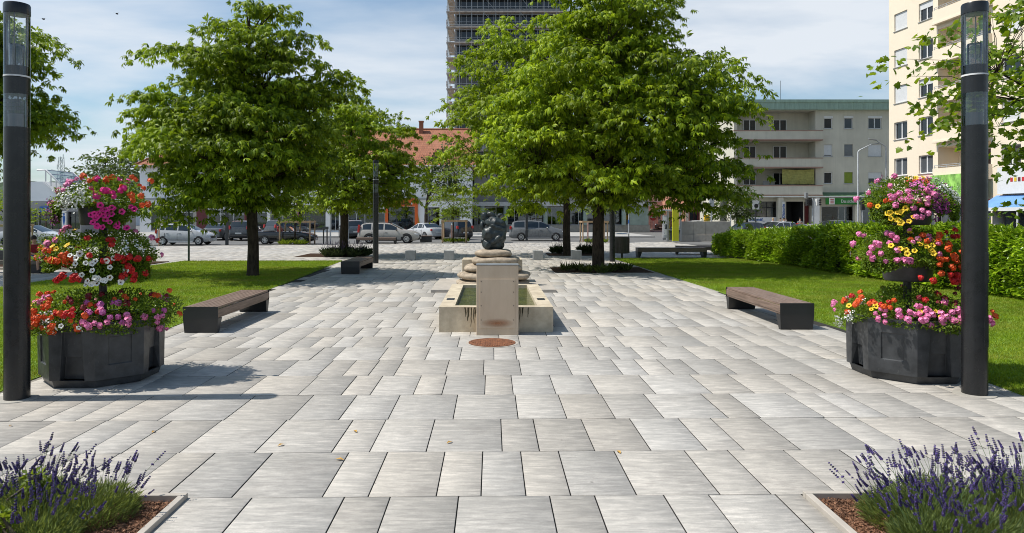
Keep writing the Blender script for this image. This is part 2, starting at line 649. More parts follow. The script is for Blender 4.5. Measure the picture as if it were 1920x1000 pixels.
# ================================================================== lawns
LAWN_L = [(-5.85, 8.1), (-5.98, 12.2), (-6.35, 20.0), (-6.95, 32.2), (-14.2, 32.0), (-14.4, 19.8), (-14.4, 8.1)]
LAWN_R = [(6.2, 8.1), (6.55, 13.0), (6.3, 19.0), (6.05, 30.2), (5.9, 34.2), (11.6, 34.6), (12.6, 33.0), (16, 33), (16, 8.1)]
for nm, P in (('lawn', LAWN_L), ('lawn', LAWN_R)):
    P = P[::-1] if sum((a[0] * b[1] - b[0] * a[1]) for a, b in zip(P, P[1:] + P[:1])) < 0 else P
    struct(MB().prism(P, -0.02, 0.012).build(nm, M['lawn_soil']))

M['grass'] = leaf('grass_blade', (0.12, 0.225, 0.008), (0.3, 0.4, 0.02), 0.42, 0.5, 0.9, 0.25, tcol=(0.34, 0.42, 0.03), dry=(0.36, 0.31, 0.06))


def inpoly(P, x, y):
    c = np.zeros(len(x), bool)
    n = len(P)
    for i in range(n):
        x1, y1 = P[i]
        x2, y2 = P[(i + 1) % n]
        cond = ((y1 > y) != (y2 > y))
        xi = (x2 - x1) * (y - y1) / ((y2 - y1) if y2 != y1 else 1e-9) + x1
        c ^= cond & (x < xi)
    return c


def grass(name, P, n, seed, label):
    g = np.random.default_rng(seed)
    xs = [p[0] for p in P]; ys = [p[1] for p in P]
    # more, finer blades near the camera
    u = g.random(n)
    y = min(ys) + (max(ys) - min(ys)) * u ** 1.55
    x = g.uniform(min(xs), max(xs), n)
    k = inpoly(P, x, y)
    x, y = x[k] + g.normal(0, 0.022, k.sum()), y[k] + g.normal(0, 0.022, k.sum())
    n = len(x)
    sc = 0.75 + 0.028 * (y - 8)
    h = g.uniform(0.028, 0.062, n) * (0.8 + 0.25 * sc)
    w = g.uniform(0.004, 0.0075, n) * sc * 1.25
    a = g.uniform(0, 2 * np.pi, n)
    tilt = g.normal(0, 0.42, (n, 2)) * h[:, None]
    V = np.zeros((n, 3, 3), np.float32)
    V[:, 0] = np.stack([x - np.cos(a) * w, y - np.sin(a) * w, np.full(n, 0.008)], 1)
    V[:, 1] = np.stack([x + np.cos(a) * w, y + np.sin(a) * w, np.full(n, 0.008)], 1)
    V[:, 2] = np.stack([x + tilt[:, 0], y + tilt[:, 1], h], 1)
    o = npmesh(name, V, np.arange(3 * n).reshape(n, 3), M['grass'])
    tag(o, label, 'grass', kind='stuff')


grass('grass', LAWN_L, 360000, 1, 'short mown green grass of the lawn left of the paved walk')
grass('grass', [(a, min(b, 34.0)) for a, b in LAWN_R if a < 15] + [(15, 33), (15, 8.1)], 400000, 2, 'short mown yellow green grass of the lawn right of the paved walk')

# strip of pale gravel round the second tree on the left
M['gravel'] = mat('gravel', (0.42, 0.39, 0.35), 0.85, 0.3, 30, bump=0.6, bs=40)
struct(MB().b2(-10.4, -6.3, 34.6, 39.5, -0.02, 0.006).build('gravel_strip', M['gravel']))
# ================================================================== foliage
def unit(a):
    return a / np.maximum(np.linalg.norm(a, axis=1, keepdims=True), 1e-9)


def frames(D, g, up=0.4):
    n = len(D)
    U = np.tile(np.array([0, 0, 1.0]), (n, 1)) + g.normal(0, up, (n, 3))
    s = unit(np.cross(U, D))
    nn = unit(np.cross(D, s))
    return s, nn


def palmate(P, D, size, g, nl=7):
    """horse-chestnut leaves: leaflets fanned from one point and hanging"""
    n = len(P)
    D = unit(D * np.array([1, 1, 0.35]) + g.normal(0, 0.45, (n, 3)))
    s, nn = frames(D, g, 0.45)
    Vs = []
    for k in range(nl):
        th = np.radians((k - (nl - 1) / 2) * 205 / (nl - 1)) + g.normal(0, 0.1, n)
        d = D * np.cos(th)[:, None] + s * np.sin(th)[:, None]
        q = np.cross(nn, d)
        L = size * (1 - 0.32 * np.abs(th) / 1.8) * g.uniform(0.8, 1.12, n)
        dr = np.radians(g.uniform(22, 72, n))
        L = L[:, None]
        mid = P + d * L * 0.58 * np.cos(dr * 0.5)[:, None] - nn * L * 0.58 * np.sin(dr * 0.5)[:, None]
        tip = P + d * L * np.cos(dr)[:, None] * 0.97 - nn * L * np.sin(dr)[:, None]
        w = L * 0.145
        fold = nn * L * 0.05
        Vs.append(np.stack([P, mid - q * w - fold, mid, mid + q * w - fold, tip], 1))
    V = np.stack(Vs, 1).reshape(-1, 5, 3)
    m = len(V)
    b = (np.arange(m) * 5)[:, None, None]
    F_ = np.array([[0, 2, 1], [0, 3, 2], [1, 2, 4], [2, 3, 4]])[None] + b
    return V.reshape(-1, 3), F_.reshape(-1, 3)


def blades(P, D, L, W_, g, up=0.5, fold=0.15, droop=0.15):
    """simple pointed-oval leaves, folded a little along the midrib"""
    n = len(P)
    D = unit(D)
    s, nn = frames(D, g, up)
    L = np.broadcast_to(L, (n,))[:, None] * g.uniform(0.75, 1.2, (n, 1))
    W_ = np.broadcast_to(W_, (n,))[:, None] * g.uniform(0.8, 1.15, (n, 1))
    mid = P + D * L * 0.5
    tip = P + D * L - nn * L * droop
    V = np.stack([P, mid - s * W_ / 2 + nn * W_ * fold, tip, mid + s * W_ / 2 + nn * W_ * fold], 1)
    b = (np.arange(n) * 4)[:, None, None]
    F_ = np.array([[0, 2, 1], [0, 3, 2]])[None] + b
    return V.reshape(-1, 3), F_.reshape(-1, 3)


LOBE = np.array([(0, 0), (0.1, 0.26), (-0.06, 0.48), (0.22, 0.44), (0.38, 0.62), (0.55, 0.36), (0.72, 0.3), (1.0, 0.0),
                 (0.72, -0.3), (0.55, -0.36), (0.38, -0.62), (0.22, -0.44), (-0.06, -0.48), (0.1, -0.26)])


def lobed(P, D, size, g):
    """five-pointed plane/maple leaves"""
    n = len(P)
    D = unit(D)
    s, nn = frames(D, g, 0.6)
    sz = (size * g.uniform(0.65, 1.2, n))[:, None, None]
    u = LOBE[None, :, 0, None]
    v = LOBE[None, :, 1, None]
    bend = -(u ** 2) * 0.3 - np.abs(v) * 0.18
    V = P[:, None] + sz * (u * D[:, None] + v * s[:, None] + bend * nn[:, None])
    c = P[:, None] + sz * (0.36 * D[:, None] - 0.0 * nn[:, None])
    V = np.concatenate([V, c], 1)
    k = len(LOBE)
    b = (np.arange(n) * (k + 1))[:, None, None]
    F_ = np.array([[i, (i + 1) % k, k] for i in range(k)])[None] + b
    return V.reshape(-1, 3), F_.reshape(-1, 3)


def tree(name, label, base, trunk_r, fork, ells, nspray, per, spread, size, matl, seed, kind='palm', group=None,
         limbs=9, lean=(0, 0), twigs=True, top=None, inner=0.3):
    """ells: crown lobes (centre relative to the base, radii, weight). Sprays of leaves sit on boughs that grow from the trunk."""
    g = np.random.default_rng(seed)
    rr = random.Random(seed)
    root = thing(name, label, 'tree', base, 0, group)
    E = [(np.array(c, float), np.array(r, float)) for c, r in ells]
    wts = np.array([r[0] * r[1] * r[2] for c, r in E]) ** 0.8
    wts /= wts.sum()
    allc = sum(c * w for (c, r), w in zip(E, wts))
    cen, dirs = [], []
    tries = 0
    mind = spread * 0.62
    while len(cen) < nspray and tries < nspray * 30:
        tries += 1
        i = g.choice(len(E), p=wts)
        c, r = E[i]
        d = g.normal(0, 1, 3)
        d /= np.linalg.norm(d)
        q = g.uniform(0.72, 1.06) if g.random() > inner else g.uniform(0.3, 0.8)
        pnt = c + d * r * q
        if pnt[2] < fork * 0.93:
            continue
        # the shell of one lobe may not show inside another
        if any(np.sum(((pnt - c2) / r2) ** 2) < 0.45 for j, (c2, r2) in enumerate(E) if j != i) and g.random() < 0.75:
            continue
        if len(cen) and np.min(np.linalg.norm(np.array(cen) - pnt, axis=1)) < mind and g.random() < 0.8:
            continue
        cen.append(pnt)
        dirs.append(d)
    cen = np.array(cen)
    nS = len(cen)
    P, D = [], []
    ax = np.array([0, 0, 1.0])
    for pnt, d in zip(cen, dirs):
        k = max(4, int(per * g.uniform(0.6, 1.4)))
        out = pnt - np.array([allc[0] * 0.5, allc[1] * 0.5, fork + 0.45 * (allc[2] - fork)])
        oh = np.array([out[0], out[1], 0]) + 1e-6
        oh /= np.linalg.norm(oh)
        tg = np.cross(ax, oh)
        a = np.clip(g.normal(0, 1, (k, 3)), -1.8, 1.8) * np.array([1.2, 0.9, 0.17]) * spread * 0.5 * g.uniform(0.75, 1.25)
        rel = a[:, :1] * oh + a[:, 1:2] * tg + a[:, 2:] * ax
        rel[:, 2] -= 0.28 / spread * (a[:, 0] ** 2 + a[:, 1] ** 2)
        P.append(pnt + rel)
        D.append(unit(unit(rel * np.array([1, 1, 0.3]) + 1e-6) * 0.7 + oh * 0.55 + np.array([0, 0, 0.05])))
    P = np.concatenate(P)
    D = np.concatenate(D)
    if kind == 'palm':
        V, Fc = palmate(P, D, size, g)
    elif kind == 'lobed':
        V, Fc = lobed(P, D + g.normal(0, 0.5, D.shape) + np.array([0, 0, -0.25]), size, g)
    else:
        V, Fc = blades(P, D + g.normal(0, 0.55, D.shape) + np.array([0, 0, -0.1]), size, size * 0.55, g)
    npmesh('crown', V, Fc, matl, root)
    # trunk, boughs and twigs
    b = MB()
    tp = top if top else max(c[2] + r[2] * 0.55 for c, r in E)
    axis = []
    nseg = 9
    for i in range(nseg + 1):
        u = i / nseg
        z = u * tp
        axis.append(Vector((lean[0] * u + rr.gauss(0, trunk_r * 0.12) * (i > 0) + allc[0] * 0.5 * max(0, (z - fork) / max(tp - fork, .1)),
                            lean[1] * u + rr.gauss(0, trunk_r * 0.12) * (i > 0), z)))
    rad = [trunk_r * (1.3 if i == 0 else 1.0) * (1 - 0.25 * (i / nseg)) if axis[i].z < fork else trunk_r * 0.72 * (1 - 0.85 * (axis[i].z - fork) / (tp - fork)) for i in range(nseg + 1)]
    axis.insert(1, axis[0].lerp(axis[1], 0.12)); rad.insert(1, trunk_r * 1.08)
    axis[0].z -= 0.05
    b.tube(axis, rad, 12)

    def axpt(z):
        for p, q in zip(axis, axis[1:]):
            if p.z <= z <= q.z:
                return p.lerp(q, (z - p.z) / max(q.z - p.z, 1e-6))
        return axis[-1]
    nodes = []
    order = list(range(nS))
    rr.shuffle(order)
    for i in order[:limbs]:
        e = Vector(cen[i])
        z0 = fork + (min(e.z, tp) - fork) * rr.uniform(0.05, 0.45)
        p0 = axpt(max(fork * 0.9, min(z0, tp * 0.9)))
        e2 = p0.lerp(e, 0.72)
        mid = p0.lerp(e2, 0.5) + Vector((rr.gauss(0, .12), rr.gauss(0, .12), 0.12 * (e2 - p0).length))
        r0 = trunk_r * rr.uniform(0.3, 0.45)
        b.tube([p0, p0.lerp(mid, .5) + Vector((0, 0, .03)), mid, mid.lerp(e2, .5), e2], [r0, r0 * .85, r0 * .65, r0 * .5, r0 * .32], 7)
        nodes += [(mid, r0 * .5), (mid.lerp(e2, .5), r0 * .42), (e2, r0 * .3)]
    nodes += [(axpt(fork + (tp - fork) * k / 6), trunk_r * 0.2) for k in range(6)]
    if twigs:
        for i in range(nS):
            e = Vector(cen[i])
            nd, r0 = min(nodes, key=lambda q: (q[0] - e).length + (0.6 if q[0].z > e.z else 0))
            mid = nd.lerp(e, .5) + Vector((rr.gauss(0, .06), rr.gauss(0, .06), .06 * (e - nd).length))
            r0 = min(r0, 0.035)
            b.tube([nd, mid, e], [r0, r0 * .7, r0 * .35], 5)
    b.build('trunk', M['bark'], root, smooth=50)
    return root


M['chestnut'] = leaf('chestnut_leaf', (0.045, 0.095, 0.005), (0.3, 0.385, 0.013), 0.33, 0.5, 0.55, 0.45, tcol=(0.36, 0.5, 0.015))
M['chestnut_b'] = leaf('chestnut_leaf_light', (0.055, 0.115, 0.006), (0.35, 0.44, 0.014), 0.35, 0.5, 0.5, 0.45, tcol=(0.42, 0.56, 0.015))
M['young_leaf'] = leaf('young_leaf', (0.08, 0.14, 0.014), (0.21, 0.29, 0.035), 0.42, 0.5, 0.8, 0.3)
M['plane_leaf'] = leaf('plane_leaf', (0.05, 0.11, 0.008), (0.2, 0.29, 0.02), 0.42, 0.42, 0.9, 0.3)
M['far_leaf'] = leaf('far_leaf', (0.04, 0.075, 0.02), (0.1, 0.15, 0.035), 0.25, 0.6, 0.35, 0.4)
M['dark_leaf'] = leaf('dark_leaf', (0.03, 0.055, 0.015), (0.06, 0.1, 0.025), 0.2, 0.6, 0.35, 0.3)


def rel(base, px, py, dy=0.0):
    v = at(px, py, base.y + dy)
    return (v.x - base.x, dy, v.z)


def lobe(base, px, py, rxpx, rzpx, ry=None, dy=0.0):
    s = F / (base.y + dy)
    rx = rxpx / s
    return (rel(base, px, py, dy), (rx, ry if ry else rx * 0.95, rzpx / s))


# the big chestnut on the left lawn
B = gnd(474, 518)
tree('chestnut_tree', 'large broad chestnut standing alone on the left lawn', B, 0.19, 2.15,
     [lobe(B, 448, 280, 150, 105, 3.2), lobe(B, 468, 125, 112, 92, 2.4), lobe(B, 345, 215, 75, 60, 1.6), lobe(B, 560, 220, 62, 90, 1.6),
      lobe(B, 262, 187, 46, 10, .6), lobe(B, 280, 266, 32, 12, .7), lobe(B, 330, 90, 30, 14, .6), lobe(B, 618, 160, 22, 26, .8), lobe(B, 330, 385, 45, 24, .9), lobe(B, 488, 22, 36, 16, .8)],
     225, 50, 0.97, 0.275, M['chestnut'], 11, limbs=13)
# smaller chestnut behind it, ringed by sage
B = gnd(645, 481)
tree('chestnut_tree', 'smaller chestnut behind the broad one, ringed by purple sage', B, 0.22, 2.6,
     [lobe(B, 672, 300, 98, 105, 2.9), lobe(B, 655, 232, 62, 48, 1.8), lobe(B, 735, 340, 48, 56, 1.6)],
     140, 36, 1.0, 0.29, M['chestnut_b'], 12, limbs=9)
# the two big ones right of the fountain
B = gnd(1122, 507)
tree('chestnut_tree', 'tallest chestnut, in the planted pit right of the fountain', B, 0.225, 2.5,
     [lobe(B, 1150, 215, 190, 165, 4.1), lobe(B, 1312, 255, 80, 132, 2.3), lobe(B, 1150, 38, 112, 100, 2.5), lobe(B, 1000, 255, 75, 125, 2.2),
      lobe(B, 1358, 135, 30, 44, .9), lobe(B, 1395, 225, 20, 40, .8)],
     300, 46, 1.0, 0.3, M['chestnut_b'], 13, limbs=14)
B = gnd(1063, 479)
tree('chestnut_tree', 'chestnut behind the tallest one, its crown in front of the scaffolded tower', B, 0.2, 2.7,
     [lobe(B, 985, 215, 130, 160, 4.2), lobe(B, 945, 110, 80, 70, 2.4), lobe(B, 880, 250, 58, 120, 1.8), lobe(B, 1090, 200, 120, 150, 3.5)],
     195, 37, 1.12, 0.33, M['chestnut_b'], 14, limbs=11)
# far left chestnut, its trunk out of the picture
B = Vector((-17.8, 23.5, 0))
tree('chestnut_tree', 'chestnut reaching in from the left edge behind the lamp post', B, 0.24, 2.4,
     [lobe(B, -75, 190, 120, 105, 2.6), lobe(B, -45, 95, 92, 85, 2.2), lobe(B, 52, 235, 42, 48, 1.2)],
     150, 42, 0.95, 0.265, M['chestnut'], 15, limbs=9)
# leafy plane at the right edge
B = Vector((9.5, 10.6, 0))
tree('plane_tree', 'young plane tree with lobed leaves at the right edge behind the lamp post', B, 0.08, 1.5,
     [((-0.9, 0.0, 4.2), (1.5, 1.2, 1.6)), ((-2.0, -.1, 4.35), (1.25, 0.8, 0.95)), ((-0.7, 0, 2.75), (0.95, .7, .75)), ((0.5, 0, 4.0), (1.3, 1.1, 1.6))],
     150, 27, 0.52, 0.104, M['plane_leaf'], 16, kind='lobed', limbs=12, inner=0.25)

# young staked trees by the road
SAP = [('sapling', 'young light green sapling in the wooden stakes left of the statue', gnd(850, 455), [(848, 350, 40, 66), (870, 395, 42, 30), (838, 405, 26, 28)], 110, 34),
       ('sapling', 'young sapling in the wooden stakes before the pink shop', gnd(553, 458), [(545, 396, 36, 22), (556, 375, 24, 24)], 50, 30),
       ('sapling', 'young sapling in the wooden stakes behind the tallest chestnut', gnd(1117, 455), [(1112, 372, 26, 30), (1132, 392, 20, 16)], 32, 20),
       ('sapling', 'young sapling in stakes at the left edge beside the parked silver car', gnd(12, 470), [(10, 390, 34, 34), (58, 404, 26, 20)], 46, 22)]
for i, (nm, lb, B, ls, ns, pr) in enumerate(SAP):
    tree(nm, lb, B, 0.06, 1.9, [lobe(B, *l) for l in ls], ns, pr, 0.55, 0.18, M['young_leaf'], 30 + i, kind='oval', group='staked young trees', limbs=6)
B = gnd(1382, 446)
tree('street_tree', 'small round street tree before the salmon house', B, 0.1, 2.0, [lobe(B, 1385, 380, 28, 32), lobe(B, 1350, 392, 22, 18)], 90, 36, 0.8, 0.24, M['far_leaf'], 40, kind='oval', limbs=6)
B = Vector((-52.0, 92, 0))
tree('lime_tree', 'round lime tree far behind the left flower tower', B, 0.3, 2.5, [lobe(B, 210, 330, 56, 46), lobe(B, 180, 345, 34, 28), lobe(B, 240, 322, 34, 40)], 110, 24, 1.7, 0.5, M['far_leaf'], 41, kind='oval', limbs=7)
B = Vector((-7.2, 76, 0))
tree('lime_tree', 'dark lime tree against the red roof beside the scaffolded tower', B, 0.2, 3.0, [lobe(B, 822, 330, 36, 42), lobe(B, 850, 300, 36, 36)], 70, 24, 1.2, 0.38, M['dark_leaf'], 42, kind='oval', limbs=6)


# ------------------------------------------------------------------ laurel hedge
M['laurel'] = leaf('laurel_leaf', (0.09, 0.19, 0.008), (0.38, 0.52, 0.02), 0.32, 0.3, 1.1, 0.4, spec=0.45, tcol=(0.25, 0.4, 0.02))
HP = [(14.3, 8.6), (13.5, 14.0), (12.9, 19.5), (12.55, 25.0), (12.5, 30.0), (11.6, 36.0)]     # front foot line of the hedge
hg = np.random.default_rng(77)


def hedge():
    root = thing('laurel_hedge', 'long clipped laurel hedge along the right lawn', 'hedge', (0, 0, 0))
    core = MB()
    Ps, Ds = [], []
    tw = 1.3
    HH = dict(zip([q[1] for q in HP], (1.55, 1.55, 1.68, 1.62, 1.36, 1.08)))
    for (x0, y0), (x1, y1) in zip(HP, HP[1:]):
        a = np.array([x0, y0]); b = np.array([x1, y1])
        L = np.linalg.norm(b - a)
        d = (b - a) / L
        nrm = np.array([-d[1], d[0]])          # toward the lawn
        if nrm[0] > 0:
            nrm = -nrm
        hh0, hh1 = HH[y0], HH[y1]
        q0, q1 = a - nrm * 0.3, b - nrm * 0.3
        q2, q3 = b - nrm * (tw - .2), a - nrm * (tw - .2)
        poly = [tuple(q0), tuple(q1), tuple(q2), tuple(q3)]
        core.add([(x, y, 0.1) for x, y in poly] + [(poly[0][0], poly[0][1], hh0 - .3), (poly[1][0], poly[1][1], hh1 - .3), (poly[2][0], poly[2][1], hh1 - .3), (poly[3][0], poly[3][1], hh0 - .3)],
                 [(0, 1, 5, 4), (1, 2, 6, 5), (2, 3, 7, 6), (3, 0, 4, 7), (4, 5, 6, 7)])
        for face, dens in (('front', 620), ('top', 560), ('back', 180)):
            n = int(L * (1.6 if face != 'top' else tw) * dens)
            u = hg.random(n)
            v = hg.random(n)
            hh = hh0 + (hh1 - hh0) * u
            base = a + (b - a) * u[:, None]
            lump = 0.14 * np.sin(u * L * 2.1 + y0) + 0.1 * np.sin(u * L * 5.3 + 1.3 * y0) + hg.normal(0, 0.05, n)
            dep = hg.exponential(0.07, n)
            if face == 'front':
                z = 0.1 + v * (hh - 0.1)
                o = 0.08 + lump * 0.7 + 0.12 * np.sin(z * 5 + u * L * 3) * 0.5 - dep
                o -= 0.3 * np.clip((z - hh + 0.35) / 0.35, 0, 1) ** 2
                p = np.concatenate([base + nrm * o[:, None], z[:, None]], 1)
                dd = np.concatenate([np.tile(nrm, (n, 1)), np.full((n, 1), 0.35)], 1)
            elif face == 'top':
                z = hh + lump * 0.6 - dep + hg.exponential(0.035, n)
                p = np.concatenate([base - nrm * (v * tw)[:, None], z[:, None]], 1)
                dd = np.concatenate([np.tile(nrm * 0.35, (n, 1)), np.full((n, 1), 1.0)], 1)
            else:
                z = 0.1 + v * (hh - 0.1)
                p = np.concatenate([base - nrm * (tw + lump * .5 - dep)[:, None], z[:, None]], 1)
                dd = np.concatenate([np.tile(-nrm, (n, 1)), np.full((n, 1), 0.35)], 1)
            Ps.append(p)
            Ds.append(dd + hg.normal(0, 0.55, (n, 3)))
    a, b = HP[-1], HP[-2]
    n = 1500
    p = np.stack([hg.uniform(a[0] - .05, a[0] + tw, n), a[1] + 0.25 + hg.normal(0, .08, n), hg.uniform(.1, 1.1, n)], 1)
    Ps.append(p); Ds.append(np.array([0, .6, .4]) + hg.normal(0, .5, (n, 3)))
    P = np.concatenate(Ps); D = np.concatenate(Ds)
    V, Fc = blades(P, D, 0.15, 0.06, hg, 0.6, 0.2, 0.2)
    npmesh('foliage', V, Fc, M['laurel'], root)
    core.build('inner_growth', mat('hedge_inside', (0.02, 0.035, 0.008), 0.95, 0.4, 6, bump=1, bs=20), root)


hedge()
# shrubs behind the bench on the far left
M['shrub'] = leaf('shrub_leaf', (0.05, 0.09, 0.012), (0.13, 0.19, 0.035), 0.35, 0.5, 1.2, 0.35)


def shrub(name, label, base, lobes, n, size, matl, seed, cat='shrub', group=None, w=0.5):
    g = np.random.default_rng(seed)
    root = thing(name, label, cat, base, 0, group)
    Ps, Ds = [], []
    for c, r in lobes:
        d = unit(g.normal(0, 1, (n, 3)))
        q = g.uniform(0.5, 1.1, (n, 1))
        p = np.array(c) + d * np.array(r) * q
        k = p[:, 2] > 0.02
        Ps.append(p[k]); Ds.append((d + g.normal(0, .5, d.shape) + np.array([0, 0, .2]))[k])
    V, Fc = blades(np.concatenate(Ps), np.concatenate(Ds), size, size * w, g)
    npmesh('foliage', V, Fc, matl, root)
    b = MB()
    rr = random.Random(seed)
    for k in range(7):
        c, r = rr.choice(lobes)
        b.tube([(rr.gauss(0, .06), rr.gauss(0, .06), -.02), (c[0] * .5 + rr.gauss(0, .1), c[1] * .5, c[2] * .55), (c[0] + rr.gauss(0, r[0] * .4), c[1] + rr.gauss(0, r[1] * .4), c[2] + r[2] * .3)], [.018, .013, .006], 5)
    b.build('stem', M['twig'], root)
    return root


shrub('shrub', 'bushy green shrub behind the bench at the left edge', gnd(62, 499), [((0, .6, .75), (.9, .6, .55)), ((-1.0, .6, .7), (.8, .6, .5))], 900, 0.09, M['shrub'], 51)
shrub('shrub', 'low shrub by the kerb just left of the flower tower', gnd(108, 498), [((0, .3, .3), (.8, .4, .28))], 700, 0.08, M['shrub'], 52)
for i, (px, py, s) in enumerate(((100, 345, 1), (0, 345, 1))):
    pass


def spiky(name, label, base, n, h, rad, matl, seed, group=None, spike=None, nsp=0, cat='plant'):
    """grassy or sage-like clumps with upright shoots"""
    g = np.random.default_rng(seed)
    root = thing(name, label, cat, base, 0, group)
    a = g.uniform(0, 2 * np.pi, n)
    r = rad * np.sqrt(g.random(n)) * 0.75
    P = np.stack([r * np.cos(a), r * np.sin(a), g.uniform(0, .1, n)], 1)
    D = np.stack([np.cos(a) * r / rad * 0.9 + g.normal(0, .25, n), np.sin(a) * r / rad * .9 + g.normal(0, .25, n), np.full(n, 1.0)], 1)
    V, Fc = blades(P, D, h * g.uniform(.5, 1, n), h * 0.07, g, .8, .1, .25)
    npmesh('foliage', V, Fc, matl, root)
    if spike:
        b = MB()
        rr = random.Random(seed)
        for k in range(nsp):
            q = rr.uniform(0, 6.28)
            rr_ = rad * rr.random() ** .5
            x, y = rr_ * math.cos(q), rr_ * math.sin(q)
            tp = Vector((x * 1.3 + rr.gauss(0, .04), y * 1.3, h * rr.uniform(.95, 1.5)))
            b.tube([(x * .7, y * .7, h * .4), tp], [.008, .006], 4)
            b.tube([tp, tp + Vector((0, 0, h * .22))], [.014, .005], 5)
        b.build('flower_spike', spike, root)
    return root


M['sage'] = leaf('sage_leaf', (0.03, 0.055, 0.02), (0.085, 0.12, 0.05), 0.2, 0.6, 2, 0.3)
M['sage_bloom'] = mat('sage_bloom', (0.09, 0.05, 0.11), 0.7, 0.3, 20)
M['ornamental'] = leaf('ornamental_grass', (0.03, 0.06, 0.012), (0.12, 0.17, 0.04), 0.3, 0.5, 2, 0.3)
for i, (px, py, n) in enumerate(((618, 482, 500), (634, 482, 420), (664, 482, 380), (682, 481, 420), (650, 479, 300))):
    spiky('sage_clump', 'purple flowering sage clump %s the smaller chestnut' % ('left of', 'at the foot of', 'just right of', 'farthest right of', 'close behind')[i], gnd(px, py), n, 0.5, .34, M['sage'], 60 + i, 'sage round the left tree', M['sage_bloom'], 22)
for i, (px, py, n) in enumerate(((1043, 476, 180), (1054, 476, 220), (1096, 476, 420), (1109, 476, 300))):
    spiky('sage_clump', 'sage clump %s behind the stone cubes' % ('thin low', 'sparse', 'dense purple', 'dark narrow')[i], gnd(px, py), n, 0.5, .3, M['sage'], 70 + i, 'sage round the right tree', M['sage_bloom'], 14)
for i, (px, py, n) in enumerate(((1062, 509, 70), (1082, 508, 90), (1100, 512, 150), (1128, 513, 160), (1142, 511, 120), (1158, 508, 140), (1172, 509, 100))):
    spiky('grass_tuft', 'tuft of ornamental grass in the pit of the tallest chestnut', gnd(px, py), n, 0.34, .22, M['ornamental'], 80 + i, 'grass tufts round the tallest chestnut')
for i, (px, py, n, d) in enumerate(((535, 459, 260, 'before the pink shop, left half'), (563, 459, 260, 'before the pink shop, right half'), (840, 455, 160, 'left of the statue, left half'), (858, 455, 130, 'left of the statue, middle'), (868, 455, 110, 'left of the statue, right half'), (1108, 456, 200, 'behind the tallest chestnut, left half'), (1127, 456, 160, 'behind the tallest chestnut, right half'))):
    spiky('green_clump', 'low green clump inside the wooden stakes ' + d, gnd(px, py), n, 0.4, .55, M['young_leaf'], 90 + i, 'green clumps under the staked trees')


# ------------------------------------------------------------------ lavender beds
M['lav_leaf'] = leaf('lavender_leaf', (0.075, 0.115, 0.03), (0.25, 0.32, 0.11), 0.32, 0.6, 6, 0.3)
M['lav_bloom'] = mat('lavender_bloom', (0.05, 0.032, 0.125), 0.75, 0.5, 60, isl=0.5, col2=(0.085, 0.055, 0.21))
M['lav_dark'] = mat('lavender_calyx', (0.028, 0.022, 0.05), 0.8, 0.4, 60, isl=0.4)


def spike_mesh(seed):
    rr = random.Random(seed)
    b = MB()
    L = rr.uniform(0.28, 0.43)
    lean = Vector((rr.gauss(0, .02), rr.gauss(0, .02), 0))
    pts = [Vector((0, 0, 0)), Vector((0, 0, L * .5)) + lean, Vector((0, 0, L)) + lean * 2.6]
    b.mat(0).tube(pts, [.0018, .0015, .0012], 4)
    nw = rr.randint(5, 8)
    zt = L
    head = rr.uniform(.05, .09)
    for k in range(nw):
        u = k / (nw - 1)
        c = pts[1].lerp(pts[2], 1 - (1 - u) * head / (L * .5))
        if k == 0 and rr.random() < .6:
            c = pts[1].lerp(pts[2], 1 - (head * 1.35) / (L * .5))
        nf = rr.randint(4, 6)
        for j in range(nf):
            a = 6.283 * j / nf + k
            b.mat(1 if rr.random() < .72 else 2)
            r = .0058 * (1 - .35 * u)
            q = c + Vector((math.cos(a), math.sin(a), .35)) * r * 1.15
            b.ell(q, (r * .85, r * .85, r * 1.15), 5, 3)
    me = bpy.data.meshes.new('flower_spike')
    me.from_pydata(b.v, [], b.f)
    for mm in (M['stem'], M['lav_bloom'], M['lav_dark']):
        me.materials.append(mm)
    me.polygons.foreach_set('material_index', b.m)
    me.update()
    return me


SPK = [spike_mesh(200 + i) for i in range(10)]


def lavender(label, base, rad, nsp, seed, hh=.3, lean=(0, 0)):
    g = np.random.default_rng(seed)
    rr = random.Random(seed)
    root = thing('lavender_bush', label, 'lavender', base, 0, 'lavender in the front beds')
    n = 3400
    a = g.uniform(0, 2 * np.pi, n)
    r = rad * np.sqrt(g.random(n))
    z = g.random(n) * hh * (1 - 0.55 * (r / rad) ** 2)
    P = np.stack([r * np.cos(a) * .9, r * np.sin(a) * .9, z], 1)
    D = np.stack([np.cos(a) * r / rad * .8 + g.normal(0, .35, n) + lean[0], np.sin(a) * r / rad * .8 + g.normal(0, .35, n), g.uniform(.5, 1.2, n)], 1)
    V, Fc = blades(P, D, g.uniform(.045, .09, n), 0.005, g, .8, .1, .1)
    npmesh('foliage', V, Fc, M['lav_leaf'], root)
    for k in range(nsp):
        q = rr.uniform(0, 6.283)
        u = rr.random() ** .5
        x, y = rad * .8 * u * math.cos(q), rad * .8 * u * math.sin(q)
        o = link('flower_spike', SPK[rr.randrange(len(SPK))], root, (x, y, hh * (.5 - .25 * u) + rr.uniform(-.03, .04)))
        ti = 0.12 + .55 * u * rr.uniform(.5, 1.1)
        d = Vector((math.cos(q) * ti + lean[0] + rr.gauss(0, .1), math.sin(q) * ti + rr.gauss(0, .1), 1)).normalized()
        o.rotation_euler = d.to_track_quat('Z', 'Y').to_euler()
        s = rr.uniform(.75, 1.12)
        o.scale = (s, s, s)
    return root


